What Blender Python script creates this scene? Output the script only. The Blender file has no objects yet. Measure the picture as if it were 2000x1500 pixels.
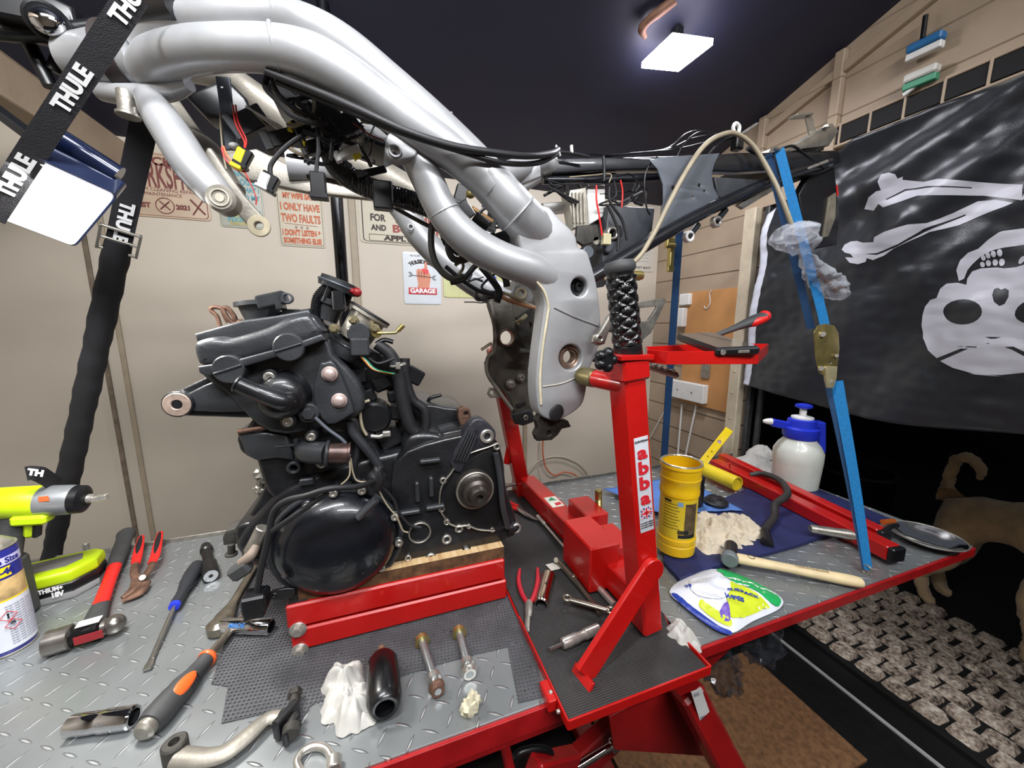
import bpy, math, random
import numpy as np
from mathutils import Vector, Matrix, noise
random.seed(7)
sc = bpy.context.scene
D = bpy.data
COL = sc.collection

# ------------------------------------------------------------------ camera, world, light, exposure
FPX = 720.0
PITCH = math.atan(116/FPX)
YAW = math.radians(19.2)
CAM = Vector((0, 0, 1.41))
cam = D.cameras.new('camera'); cam.lens = FPX/2000*36; cam.sensor_width = 36; cam.clip_start = .01
camo = D.objects.new('camera', cam); COL.objects.link(camo)
camo.location = CAM; camo.rotation_euler = (math.pi/2-PITCH, 0, -YAW)
sc.camera = camo
w = D.worlds.new('world'); sc.world = w; w.use_nodes = True
w.node_tree.nodes['Background'].inputs[0].default_value = (.60, .66, .80, 1)
w.node_tree.nodes['Background'].inputs[1].default_value = .10
vs = sc.view_settings
vs.view_transform = 'Standard'; vs.look = 'None'; vs.gamma = 1; vs.use_curve_mapping = False
vs.exposure = 0.06

def area(name, loc, target, sx, sy, power, col=(1, 1, 1)):
    l = D.lights.new(name, 'AREA'); l.shape = 'RECTANGLE'; l.size = sx; l.size_y = sy
    l.energy = power; l.color = col
    o = D.objects.new(name, l); COL.objects.link(o); o.location = loc
    o.rotation_euler = (Vector(target)-Vector(loc)).to_track_quat('-Z', 'Y').to_euler()
    return o

# ------------------------------------------------------------------ pixel -> world points on real planes
TZ = 0.85      # table top height
def ray(x, y):
    u = (x-1000)/FPX; v = -(y-750)/FPX
    fh = math.cos(PITCH)+v*math.sin(PITCH); z = -math.sin(PITCH)+v*math.cos(PITCH)
    return Vector((fh*math.sin(YAW)+u*math.cos(YAW), fh*math.cos(YAW)-u*math.sin(YAW), z))
def W(x, y, X=None, Y=None, Z=None):
    d = ray(x, y)
    t = X/d.x if X is not None else Y/d.y if Y is not None else (Z-CAM.z)/d.z
    return CAM+d*t
def PY(x, y, Y): return W(x, y, Y=Y)
def T(x, y, h=0.0): return W(x, y, Z=TZ+h)
def rp(px, P):
    f = ray(1000, 750)
    return px*(P-CAM).dot(f)/f.dot(f)/FPX

# ------------------------------------------------------------------ materials
def srgb(h):
    h = h.lstrip('#'); c = [int(h[i:i+2], 16)/255 for i in (0, 2, 4)]
    return tuple(x/12.92 if x <= .04045 else ((x+.055)/1.055)**2.4 for x in c)
MC = {}
def mat(name, col, rough=.5, metal=0.0, var=.12, scale=30, bump=0.0, bscale=200, emit=0, alpha=1, trans=0, coat=0, sheen=0):
    if name in MC: return MC[name]
    m = D.materials.new(name); m.use_nodes = True; MC[name] = m
    nt = m.node_tree; b = nt.nodes['Principled BSDF']
    c = srgb(col) if isinstance(col, str) else col
    tc = nt.nodes.new('ShaderNodeTexCoord')
    if emit:
        b.inputs['Emission Color'].default_value = (*c, 1); b.inputs['Emission Strength'].default_value = emit
    if var:
        n = nt.nodes.new('ShaderNodeTexNoise'); n.inputs['Scale'].default_value = scale; n.inputs['Detail'].default_value = 5
        nt.links.new(tc.outputs['Object'], n.inputs['Vector'])
        r = nt.nodes.new('ShaderNodeValToRGB')
        r.color_ramp.elements[0].position = .3; r.color_ramp.elements[1].position = .7
        r.color_ramp.elements[0].color = (*[x*(1-var) for x in c], 1)
        r.color_ramp.elements[1].color = (*[min(1, x*(1+var)) for x in c], 1)
        nt.links.new(n.outputs['Fac'], r.inputs[0]); nt.links.new(r.outputs[0], b.inputs['Base Color'])
        mr = nt.nodes.new('ShaderNodeMapRange'); mr.inputs['To Min'].default_value = max(0, rough*.8); mr.inputs['To Max'].default_value = min(1, rough*1.25)
        nt.links.new(n.outputs['Fac'], mr.inputs[0]); nt.links.new(mr.outputs[0], b.inputs['Roughness'])
    else:
        b.inputs['Base Color'].default_value = (*c, 1); b.inputs['Roughness'].default_value = rough
    b.inputs['Metallic'].default_value = metal
    b.inputs['Alpha'].default_value = alpha
    b.inputs['Transmission Weight'].default_value = trans
    b.inputs['Coat Weight'].default_value = coat
    b.inputs['Sheen Weight'].default_value = sheen
    if bump:
        n2 = nt.nodes.new('ShaderNodeTexNoise'); n2.inputs['Scale'].default_value = bscale; n2.inputs['Detail'].default_value = 3
        nt.links.new(tc.outputs['Object'], n2.inputs['Vector'])
        bp = nt.nodes.new('ShaderNodeBump'); bp.inputs['Strength'].default_value = bump; bp.inputs['Distance'].default_value = .002
        nt.links.new(n2.outputs['Fac'], bp.inputs['Height']); nt.links.new(bp.outputs[0], b.inputs['Normal'])
    return m
class N:
    """tiny node-tree helper"""
    def __init__(s, m): s.nt = m.node_tree
    def math(s, op, a, b=None, c=None):
        n = s.nt.nodes.new('ShaderNodeMath'); n.operation = op
        for i, v in enumerate((a, b, c)):
            if v is None: continue
            if isinstance(v, (int, float)): n.inputs[i].default_value = v
            else: s.nt.links.new(v, n.inputs[i])
        return n.outputs[0]
    def ramp(s, fac, stops):
        r = s.nt.nodes.new('ShaderNodeValToRGB'); e = r.color_ramp.elements
        while len(e) < len(stops): e.new(.5)
        for k, (p, c) in enumerate(stops): e[k].position = p; e[k].color = (*c, 1)
        s.nt.links.new(fac, r.inputs[0]); return r.outputs[0]

RED = mat('red_paint', '#b4100c', .33, var=.08, scale=12, bump=.15, bscale=90, coat=.35)
REDD = mat('dark_red_paint', '#8e0f10', .4, var=.15, scale=10, bump=.1, coat=.2)
SILV = mat('silver_frame_paint', '#a3a4a6', .42, .35, var=.16, scale=11, bump=.08, bscale=60, coat=.25)
SILV2 = mat('dirty_silver_paint', '#8f8a80', .45, .35, var=.28, scale=22, bump=.2)
CREAM = mat('weld_grey', '#c9bea2', .5, .2, var=.25, scale=30)
BLK = mat('engine_black_paint', '#1a1b1e', .36, .15, var=.4, scale=25, bump=.25, bscale=140, coat=.3)
BLK2 = mat('cam_cover_paint', '#36383b', .42, .3, var=.22, scale=18, bump=.2, bscale=200, coat=.2)
BLKR = mat('black_rubber', '#17171a', .55, var=.2, bump=.15)
BLKP = mat('black_plastic', '#101114', .35, var=.15)
BLKS = mat('subframe_black', '#191b20', .33, .15, var=.15, coat=.3)
GREYM = mat('subframe_grey', '#5d626a', .4, .35, var=.12, scale=14)
DKG = mat('dark_grime', '#3c3a36', .6, .3, var=.4, scale=40, bump=.4)
STEEL = mat('bolt_steel', '#c9c5bd', .3, .8, var=.2, scale=60)
CHR = mat('chrome', '#dcdcdf', .08, 1, var=.04)
ALU = mat('cast_aluminium', '#a09c93', .42, .8, var=.25, scale=40, bump=.25)
RUST = mat('rusty_steel', '#6d5244', .6, .6, var=.4, scale=50, bump=.4)
BRASS = mat('zinc_gold', '#b9a86a', .3, .85, var=.2, scale=40)
WHITE = mat('white_plastic', '#d9d9d6', .4, var=.05)
CORD = mat('beige_cable', '#9b907a', .5, var=.15)
BLUE = mat('blue_webbing', '#0c7fc4', .6, var=.15, scale=200, bump=.6, bscale=900)
BLUED = mat('dark_blue_webbing', '#0a3a63', .65, var=.15, scale=200, bump=.5, bscale=900)
STRAPM = mat('black_webbing', '#18181d', .7, var=.2, bump=.5, bscale=800)
GRIPB = mat('handle_grey_rubber', '#3a3b3c', .6, var=.12, bump=.2, bscale=400)
REDP = mat('red_plastic', '#d3221f', .38, var=.08)
LIME = mat('lime_plastic', '#b9d411', .4, var=.06)
TEXTW = mat('print_white', '#e9e9e9', .6, var=0)
TEXTK = mat('print_black', '#17171a', .6, var=0)
PAPER = mat('tissue_white', '#b9b7b1', .8, var=.05, bump=.5, bscale=80)

# ------------------------------------------------------------------ mesh collector
def frame_axes(n, up=None):
    n = Vector(n).normalized()
    up = Vector(up) if up is not None else (Vector((0, 0, 1)) if abs(n.z) < .9 else Vector((0, 1, 0)))
    u = up.cross(n)
    if u.length < 1e-6: u = Vector((1, 0, 0))
    u.normalize(); v = n.cross(u)
    return u, v, n
def crom(pts, k, closed=False):
    """Catmull-Rom through tuples"""
    P = [np.array(p, float) for p in pts]; n = len(P); out = []
    if n < 3 and not closed:
        return [tuple(P[0]+(P[1]-P[0])*i/k) for i in range(k+1)]
    segs = n if closed else n-1
    for i in range(segs):
        if closed: p0, p1, p2, p3 = P[i-1], P[i], P[(i+1) % n], P[(i+2) % n]
        else: p0, p1, p2, p3 = P[max(i-1, 0)], P[i], P[i+1], P[min(i+2, n-1)]
        for j in range(k):
            t = j/k
            out.append(tuple(.5*((2*p1)+(-p0+p2)*t+(2*p0-5*p1+4*p2-p3)*t*t+(-p0+3*p1-3*p2+p3)*t**3)))
    if not closed: out.append(tuple(P[-1]))
    return out
def curve_slab(rings, depth, bevel, res=2):
    """filled 2D outline with holes, extruded and bevelled -> (verts, faces); front face at z=0, body towards -z"""
    c = D.curves.new('tmp', 'CURVE'); c.dimensions = '2D'; c.fill_mode = 'BOTH'
    for rg in rings:
        s = c.splines.new('POLY'); s.points.add(len(rg)-1); s.use_cyclic_u = True
        for p, q in zip(s.points, rg): p.co = (q[0], q[1], 0, 1)
    bevel = min(bevel, depth*.49)
    c.extrude = max(depth/2-bevel, 0); c.bevel_depth = bevel; c.bevel_resolution = res; c.offset = -bevel
    o = D.objects.new('tmp', c); COL.objects.link(o)
    dg = bpy.context.evaluated_depsgraph_get(); me = D.meshes.new_from_object(o.evaluated_get(dg))
    vv = [Vector((v.co.x, v.co.y, v.co.z-depth/2)) for v in me.vertices]; ff = [tuple(p.vertices) for p in me.polygons]
    D.objects.remove(o); D.curves.remove(c); D.meshes.remove(me)
    return vv, ff
def text_mesh(s, size, extrude=.0003, bold=0, align='CENTER'):
    c = D.curves.new('tmp', 'FONT'); c.body = s; c.size = size; c.extrude = extrude; c.align_x = align; c.align_y = 'CENTER'
    c.offset = bold; c.resolution_u = 3
    o = D.objects.new('tmp', c); COL.objects.link(o)
    dg = bpy.context.evaluated_depsgraph_get(); me = D.meshes.new_from_object(o.evaluated_get(dg))
    vv = [v.co.copy() for v in me.vertices]; ff = [tuple(p.vertices) for p in me.polygons]
    D.objects.remove(o); D.curves.remove(c); D.meshes.remove(me)
    return vv, ff
class MB:
    def __init__(s): s.v = []; s.f = []; s.m = []; s.mi = 0
    def add(s, vv, ff):
        b = len(s.v); s.v += [Vector(v) for v in vv]; s.f += [tuple(i+b for i in f) for f in ff]; s.m += [s.mi]*len(ff); return s
    def mat(s, i): s.mi = i; return s
    def box(s, c, size, R=None, bev=None):
        c = Vector(c); hx, hy, hz = [k/2 for k in size]
        R = R or Matrix.Identity(3)
        b = min(size)*.12 if bev is None else bev
        vv, ff = [], []
        if b <= 0:
            for x in (-hx, hx):
                for y in (-hy, hy):
                    for z in (-hz, hz): vv.append(c+R@Vector((x, y, z)))
            ff = [(0, 1, 3, 2), (4, 6, 7, 5), (0, 4, 5, 1), (2, 3, 7, 6), (0, 2, 6, 4), (1, 5, 7, 3)]
            return s.add(vv, ff)
        idx = {}
        for sx in (-1, 1):
            for sy in (-1, 1):
                for sz in (-1, 1):
                    for a in range(3):
                        p = [sx*(hx-b), sy*(hy-b), sz*(hz-b)]; p[a] = (sx*hx, sy*hy, sz*hz)[a]
                        idx[(sx, sy, sz, a)] = len(vv); vv.append(c+R@Vector(p))
        for a in range(3):
            o1, o2 = [k for k in range(3) if k != a]
            for sg in (-1, 1):
                q = []
                for (p1, p2) in ((-1, -1), (1, -1), (1, 1), (-1, 1)):
                    t = [0, 0, 0]; t[a] = sg; t[o1] = p1; t[o2] = p2; q.append(idx[(*t, a)])
                ff.append(tuple(q if (sg > 0) ^ (a == 1) else q[::-1]))
        for a in range(3):                    # edges along axis a
            o1, o2 = [k for k in range(3) if k != a]
            for p1 in (-1, 1):
                for p2 in (-1, 1):
                    t0 = [0, 0, 0]; t0[o1] = p1; t0[o2] = p2; t1 = list(t0); t0[a] = -1; t1[a] = 1
                    q = [idx[(*t0, o1)], idx[(*t1, o1)], idx[(*t1, o2)], idx[(*t0, o2)]]
                    ff.append(tuple(q))
        for sx in (-1, 1):
            for sy in (-1, 1):
                for sz in (-1, 1): ff.append(tuple(idx[(sx, sy, sz, a)] for a in range(3)))
        return s.add(vv, ff)
    def beam(s, p0, p1, wd, h, up=(0, 0, 1), bev=None):
        p0 = Vector(p0); p1 = Vector(p1); a = (p1-p0).normalized(); u = Vector(up).cross(a).normalized(); v = a.cross(u)
        R = Matrix((a, u, v)).transposed()
        return s.box((p0+p1)/2, ((p1-p0).length, wd, h), R, bev)
    def tube(s, pts, r, n=12, k=6, smooth=True, cap=True, flat=1.0, flatdir=None):
        """pts list of Vector, r number or list"""
        if not isinstance(r, (list, tuple)): r = [r]*len(pts)
        P = [(p[0], p[1], p[2], q) for p, q in zip(pts, r)]
        if smooth and len(P) > 2: P = crom(P, k)
        C = [Vector(p[:3]) for p in P]; Rr = [p[3] for p in P]
        t = [(C[min(i+1, len(C)-1)]-C[max(i-1, 0)]).normalized() for i in range(len(C))]
        u, v, _ = frame_axes(t[0], flatdir)
        vv, ff = [], []
        for i in range(len(C)):
            if i: u = (u-t[i]*u.dot(t[i])).normalized()
            v = t[i].cross(u)
            for j in range(n):
                a = 2*math.pi*j/n; vv.append(C[i]+u*math.cos(a)*Rr[i]+v*math.sin(a)*Rr[i]*flat)
        for i in range(len(C)-1):
            for j in range(n): ff.append((i*n+j, i*n+(j+1) % n, (i+1)*n+(j+1) % n, (i+1)*n+j))
        if cap: ff.append(tuple(range(n))[::-1]); ff.append(tuple((len(C)-1)*n+j for j in range(n)))
        return s.add(vv, ff)
    def lathe(s, p0, p1, prof, n=24, cap=True):
        """prof: list of (distance along axis, radius)"""
        p0 = Vector(p0); a = (Vector(p1)-p0).normalized(); u, v, _ = frame_axes(a)
        vv, ff = [], []
        for (d, r) in prof:
            for j in range(n):
                g = 2*math.pi*j/n; vv.append(p0+a*d+(u*math.cos(g)+v*math.sin(g))*max(r, 1e-5))
        for i in range(len(prof)-1):
            for j in range(n): ff.append((i*n+j, i*n+(j+1) % n, (i+1)*n+(j+1) % n, (i+1)*n+j))
        if cap: ff.append(tuple(range(n))[::-1]); ff.append(tuple((len(prof)-1)*n+j for j in range(n)))
        return s.add(vv, ff)
    def cyl(s, p0, p1, r, n=20, bev=.12, r2=None):
        L = (Vector(p1)-Vector(p0)).length; r2 = r if r2 is None else r2; b = min(r, L)*bev
        return s.lathe(p0, p1, [(0, r-b), (b, r), (L-b, r2), (L, r2-b)], n)
    def ring(s, c, nrm, ro, ri, h, n=28):
        """washer / boss with a real hole"""
        nrm = Vector(nrm).normalized(); p0 = Vector(c)-nrm*h; b = min((ro-ri)*.25, h*.25)
        prof = [(0, ri), (0, ro), (h-b, ro), (h, ro-b), (h, ri+b), (h-b, ri), (0, ri)]
        return s.lathe(p0, Vector(c), prof, n, cap=False)
    def torus(s, c, nrm, R, r, n=32, m=10):
        u, v, a = frame_axes(nrm); c = Vector(c); vv, ff = [], []
        for i in range(n):
            g = 2*math.pi*i/n; d = u*math.cos(g)+v*math.sin(g)
            for j in range(m):
                h = 2*math.pi*j/m; vv.append(c+d*(R+r*math.cos(h))+a*r*math.sin(h))
        for i in range(n):
            for j in range(m): ff.append((i*m+j, ((i+1) % n)*m+j, ((i+1) % n)*m+(j+1) % m, i*m+(j+1) % m))
        return s.add(vv, ff)
    def sphere(s, c, r, sc3=(1, 1, 1), R=None, n=20, m=12, warp=0, seed=0, ws=8):
        c = Vector(c); R = R or Matrix.Identity(3); vv, ff = [], []
        for i in range(m+1):
            ph = math.pi*i/m
            for j in range(n):
                g = 2*math.pi*j/n
                d = Vector((math.sin(ph)*math.cos(g), math.sin(ph)*math.sin(g), math.cos(ph)))
                k = 1+(warp*noise.noise(d*ws/4+Vector((seed*7.3, 0, 0))) if warp else 0)
                vv.append(c+R@Vector((d.x*sc3[0]*r*k, d.y*sc3[1]*r*k, d.z*sc3[2]*r*k)))
        for i in range(m):
            for j in range(n): ff.append((i*n+j, (i+1)*n+j, (i+1)*n+(j+1) % n, i*n+(j+1) % n))
        return s.add(vv, ff)
    def bolt(s, c, nrm, r, h, sock=True):
        """socket head with a real recess, or a hex head"""
        nrm = Vector(nrm).normalized(); c = Vector(c)
        if sock:
            s.lathe(c, c+nrm, [(0, r), (h*.85, r), (h, r*.85), (h, r*.5), (h*.4, r*.45), (h*.4, 0)], 16)
        else:
            s.lathe(c, c+nrm, [(0, r*1.25), (h*.2, r*1.25), (h*.22, r*1.25)], 20)
            s.lathe(c, c+nrm, [(h*.2, r), (h*.9, r), (h, r*.85)], 6)
        return s
    def slab(s, rings, depth, origin, u, v, bevel=.002, res=2):
        """outline(s) in (u,v) metres; front faces u x v, body goes behind it"""
        vv, ff = curve_slab(rings, depth, bevel, res)
        u = Vector(u).normalized(); v = Vector(v).normalized(); n = u.cross(v); o = Vector(origin)
        return s.add([o+u*p.x+v*p.y+n*p.z for p in vv], ff)
    def yslab(s, px, Y, depth, holes=(), bevel=.003, sm=0, res=2):
        """outline given by pixels met by the vertical plane at Y; front faces the camera side"""
        def cv(L):
            q = [(p.x, p.z) for p in (PY(a, b, Y) for a, b in L)]; return q
        rg = [crom(cv(px), sm, True) if sm else cv(px)]
        for (hx, hy, hr) in holes:
            c = PY(hx, hy, Y); r = rp(hr, c)
            rg.append([(c.x+r*math.cos(a), c.z+r*math.sin(a)) for a in [2*math.pi*i/24 for i in range(24)]])
        return s.slab(rg, depth, (0, Y, 0), (1, 0, 0), (0, 0, 1), bevel, res)
    def zslab(s, px, Z, depth, bevel=.002, sm=0, holes=()):
        q = [(p.x, p.y) for p in (W(a, b, Z=Z) for a, b in px)]
        return s.slab([crom(q, sm, True) if sm else q]+[list(h) for h in holes], depth, (0, 0, Z), (1, 0, 0), (0, 1, 0), bevel)
    def ribbon(s, pts, wdir, width, th=.002, k=6):
        """flat strap following pts; wdir = direction of its width"""
        P = [Vector(p) for p in (crom([tuple(q) for q in pts], k) if len(pts) > 2 else [tuple(q) for q in pts])]
        if not isinstance(width, (list, tuple)): wl = [width]*len(P)
        else: wl = [width[0]+(width[-1]-width[0])*i/(len(P)-1) for i in range(len(P))]
        vv, ff = [], []
        for i, p in enumerate(P):
            t = (P[min(i+1, len(P)-1)]-P[max(i-1, 0)]).normalized(); a = Vector(wdir); a = (a-t*a.dot(t)).normalized(); n = t.cross(a)
            for (x, y) in ((-1, -1), (1, -1), (1, 1), (-1, 1)): vv.append(p+a*x*wl[i]/2+n*y*th/2)
        for i in range(len(P)-1):
            for j in range(4): ff.append((i*4+j, i*4+(j+1) % 4, (i+1)*4+(j+1) % 4, (i+1)*4+j))
        ff += [(3, 2, 1, 0), tuple((len(P)-1)*4+j for j in range(4))]
        return s.add(vv, ff)
    def text(s, string, size, origin, u, v, bold=0, align='CENTER', bend=None, ext=.0003):
        vv, ff = text_mesh(string, size, ext, bold, align)
        u = Vector(u).normalized(); v = Vector(v).normalized(); n = u.cross(v); o = Vector(origin)
        if bend: vv = [o+u*math.sin(p.x/bend)*bend+n*(math.cos(p.x/bend)-1)*bend+v*p.y+(u*math.sin(p.x/bend)+n*math.cos(p.x/bend))*p.z for p in vv]
        else: vv = [o+u*p.x+v*p.y+n*p.z for p in vv]
        return s.add(vv, ff)
    def build(s, name, m, parent=None, angle=35, smooth=True, base=None):
        mats = m if isinstance(m, (list, tuple)) else [m]
        if parent is not None: off = WORLDPOS[parent.as_pointer()]
        elif base is not None: off = Vector(base)
        else:
            a = np.array([tuple(v) for v in s.v]); off = Vector(((a[:, 0].min()+a[:, 0].max())/2, (a[:, 1].min()+a[:, 1].max())/2, a[:, 2].min()))
        me = D.meshes.new(name); me.from_pydata([tuple(v-off) for v in s.v], [], s.f)
        for q in mats: me.materials.append(q)
        if len(mats) > 1: me.polygons.foreach_set('material_index', s.m)
        me.validate(); me.update()
        import bmesh
        bm = bmesh.new(); bm.from_mesh(me); bmesh.ops.remove_doubles(bm, verts=bm.verts, dist=1e-6)
        bmesh.ops.recalc_face_normals(bm, faces=bm.faces); bm.to_mesh(me); bm.free()
        if smooth:
            me.polygons.foreach_set('use_smooth', [True]*len(me.polygons)); me.set_sharp_from_angle(angle=math.radians(angle))
        o = D.objects.new(name, me); COL.objects.link(o)
        if parent is not None: o.parent = parent
        else: o.location = off
        WORLDPOS[o.as_pointer()] = off
        return o
WORLDPOS = {}
def thing(name, label, cat, base, group=None):
    o = D.objects.new(name, None); COL.objects.link(o); o.empty_display_size = .02
    o.location = base; WORLDPOS[o.as_pointer()] = Vector(base)
    o['label'] = label; o['category'] = cat
    if group: o['group'] = group
    return o
def tag(o, label, cat, group=None, kind=None):
    o['label'] = label; o['category'] = cat
    if group: o['group'] = group
    if kind: o['kind'] = kind
    return o
def struct(o, label=None): 
    o['kind'] = 'structure'
    if label: o['label'] = label
    return o
UX, UY, UZ = Vector((1, 0, 0)), Vector((0, 1, 0)), Vector((0, 0, 1))
FR = Vector((0, -1, 0))     # towards the viewer

# ------------------------------------------------------------------ the room: shell
YB, XR, XL, YF = 1.85, 1.55, -1.75, -1.9
def roof(y): return 2.255+.3*(1.281-y)
# lamps: LED panel under the roof, work light at the left, two added unseen fill tubes
pc = [W(x, y, Z=2.24) for x, y in ((1253, 133), (1313, 77), (1392, 88), (1325, 140))]
pcen = sum(pc, Vector())/4
area('roof_panel_light', pcen-Vector((0, 0, .012)), pcen-Vector((0, 0, 1)), .12, .13, 9, (.92, .93, 1))
wa, wb, wc = PY(65, 315, .68), PY(222, 386, .70), PY(143, 480, .80)
wd = wa+wc-wb
wn = (wb-wa).cross(wc-wb).normalized()
wcen = (wa+wc)/2
if wn.dot(CAM-wcen) < 0: wn = -wn
area('work_light_beam', wcen+wn*.012, wcen+wn, .15, .15, 9, (1, .97, .92))
for nm_, lo_, ta_, sz_, pw_ in (('fill_tube_light_behind', (.5, -.7, 2.45), (.45, 1.0, .9), 1.3, 34), ('fill_tube_light_left', (-.35, .0, 2.38), (-.7, 1.5, 1.1), .9, 27)):
    o = area(nm_, lo_, ta_, sz_, .12, pw_, (.97, .98, 1)); o.data.spread = math.radians(165)

WALL = mat('beige_panel', '#c0b6a7', .5, var=.05, scale=3, bump=.1, bscale=40)
def clad_mat(name, col, pitch, depth=.5):
    m = mat(name, col, .6, var=.10, scale=6); h = N(m); nt = m.node_tree; b = nt.nodes['Principled BSDF']
    tc = nt.nodes.new('ShaderNodeTexCoord'); sp = nt.nodes.new('ShaderNodeSeparateXYZ'); nt.links.new(tc.outputs['Object'], sp.inputs[0])
    f = h.math('FRACT', h.math('DIVIDE', sp.outputs['Z'], pitch)); g = h.math('MINIMUM', h.math('DIVIDE', f, .05), 1)
    n = nt.nodes.new('ShaderNodeTexNoise'); n.inputs['Scale'].default_value = 25; nt.links.new(tc.outputs['Object'], n.inputs['Vector'])
    s = h.math('ADD', g, h.math('MULTIPLY', n.outputs['Fac'], .25))
    bp = nt.nodes.new('ShaderNodeBump'); bp.inputs['Strength'].default_value = depth; bp.inputs['Distance'].default_value = .008
    nt.links.new(s, bp.inputs['Height']); nt.links.new(bp.outputs[0], b.inputs['Normal'])
    return m
CLAD = clad_mat('beige_cladding', '#a18f7a', .118, .8)
CEIL = mat('dark_roof_lining', '#202236', .6, var=.1, scale=4, bump=.1)
FLOORM = mat('black_floor_mat', '#0c0c0e', .6, var=.2, bump=.4, bscale=150)

m = MB(); m.box(((XL+XR)/2-.02, (YB+YF)/2, -.02), (XR-XL+.2, YB-YF+.2, .04), bev=0); struct(m.build('floor', FLOORM), 'black studded rubber floor of the workshop')
m = MB(); m.box(((XL+XR)/2, YB+.02, 1.05), (XR-XL+.1, .04, 2.1), bev=0); struct(m.build('wall_back', WALL))
def ywall(mb, x, y0, y1, z0, th=.05, z1=None):
    a, b = (z1 or roof(y0)), (z1 or roof(y1))
    vv = [(xx, yy, zz) for xx in (x, x+th) for (yy, zz) in ((y0, z0), (y1, z0), (y1, b), (y0, a))]
    mb.add(vv, [(0, 1, 2, 3), (7, 6, 5, 4), (0, 4, 5, 1), (1, 5, 6, 2), (2, 6, 7, 3), (3, 7, 4, 0)])
m = MB(); ywall(m, XR, 1.22, YB, 0); ywall(m, XR, -1.3, 1.22, 1.9); ywall(m, XR, YF, -1.3, 0)
struct(m.build('wall_right', CLAD, smooth=False))
m = MB(); ywall(m, XL-.05, YF, YB, 0); struct(m.build('wall_left', WALL, smooth=False))
m = MB(); m.box(((XL+XR)/2, YF-.03, 1.6), (XR-XL+.1, .05, 3.3), bev=0); struct(m.build('wall_front', WALL))
m = MB()
m.add([(XL-.1, YB+.05, roof(YB+.05)), (XR+.06, YB+.05, roof(YB+.05)), (XR+.06, YF-.05, roof(YF-.05)), (XL-.1, YF-.05, roof(YF-.05))] +
      [(XL-.1, YB+.05, roof(YB+.05)+.04), (XR+.06, YB+.05, roof(YB+.05)+.04), (XR+.06, YF-.05, roof(YF-.05)+.04), (XL-.1, YF-.05, roof(YF-.05)+.04)],
      [(0, 1, 2, 3), (7, 6, 5, 4), (0, 4, 5, 1), (1, 5, 6, 2), (2, 6, 7, 3), (3, 7, 4, 0)])
struct(m.build('ceiling', CEIL, smooth=False), 'dark roof lining sloping up towards the viewer')
# vertical joint trims on the back wall
TRIM = mat('wall_joint_trim', '#9d907b', .5, var=.1, scale=20)
TRIMD = mat('brown_joint_strip', '#6f6152', .6, var=.3, scale=30)
tn = 1
for px, wd_, mt in ((196, .014, TRIMD), (232, .016, TRIM), (702, .03, TRIM), (1026, .022, TRIM)):
    P = PY(px, 634, YB); m = MB(); m.box((P.x, YB-.006, 1.04), (wd_, .012, 2.07), bev=.003); struct(m.build('trim_%d' % tn, mt)); tn += 1
# post and door jamb at the opening on the right
JAMB = mat('jamb_cream', '#b9ad96', .5, var=.1)
m = MB(); m.box((XR-.02, 1.245, .95), (.04, .055, 1.9), bev=.004)
for z in (1.2, 1.1, .98): m.cyl((XR-.04, 1.245, z), (XR-.043, 1.245, z), .005, 10)
struct(m.build('trim_%d' % tn, JAMB)); tn += 1
JG = mat('door_track_grey', '#4a4a4c', .4, .6, var=.2)
m = MB(); m.box((XR+.01, 1.195, .95), (.03, .02, 1.9), bev=.003); m.box((XR+.03, 1.16, .95), (.02, .02, 1.9), bev=.003)
struct(m.build('trim_%d' % tn, JG)); tn += 1
# header slot and battens above the opening
m = MB(); m.box((XR-.006, .55, 2.062), (.014, 1.25, .052), bev=.001); struct(m.build('trim_%d' % tn, mat('black_gap', '#08080a', .8, var=0))); tn += 1
m = MB(); m.box((XR-.01, .5, 2.025), (.016, 1.4, .012), bev=.002); m.box((XR-.01, .5, 2.095), (.012, 1.4, .01), bev=.002)
for i in range(9): m.box((XR-.013, 1.12-i*.085, 2.06), (.008, .006, .075), bev=.001)
struct(m.build('trim_%d' % tn, CLAD)); tn += 1
m = MB()
for (x, y) in ((1646, 130), (1490, 300)):
    P = W(x, y, X=XR); m.box((XR-.012, P.y, (2.0+roof(P.y))/2), (.024, .03, roof(P.y)-2.0-.02), bev=.003)
# sloping batten under the roof edge
m.beam((XR-.012, 1.25, 2.19), (XR-.012, .35, 2.19+.27), .02, .03)
struct(m.build('trim_%d' % tn, CLAD)); tn += 1

m = MB(); m.beam((-.88, 1.84, 2.01), (-.86, .2, 2.03), .07, .11, bev=.004); m.beam((-.88, 1.84, 1.95), (-.86, .2, 1.97), .085, .012, bev=.003)
struct(m.build('trim_%d' % tn, CLAD), 'boxed beige rafter running along under the roof at the left'); tn += 1
# outside beyond the opening: dark ground and the cobbled strip
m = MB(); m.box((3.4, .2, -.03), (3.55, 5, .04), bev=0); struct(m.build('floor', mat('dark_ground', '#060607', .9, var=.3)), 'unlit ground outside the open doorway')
COB = mat('cobbles', '#4b423b', .75, var=0)
nt = COB.node_tree; h = N(COB); b = nt.nodes['Principled BSDF']
tc = nt.nodes.new('ShaderNodeTexCoord')
nz0 = nt.nodes.new('ShaderNodeTexNoise'); nz0.inputs['Scale'].default_value = 90; nz0.inputs['Detail'].default_value = 8; nt.links.new(tc.outputs['Object'], nz0.inputs['Vector'])
nz1 = nt.nodes.new('ShaderNodeTexNoise'); nz1.inputs['Scale'].default_value = 22; nz1.inputs['Detail'].default_value = 3; nt.links.new(tc.outputs['Object'], nz1.inputs['Vector'])
s_ = h.math('ADD', h.math('MULTIPLY', nz0.outputs['Fac'], .6), h.math('MULTIPLY', nz1.outputs['Fac'], .5))
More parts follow.
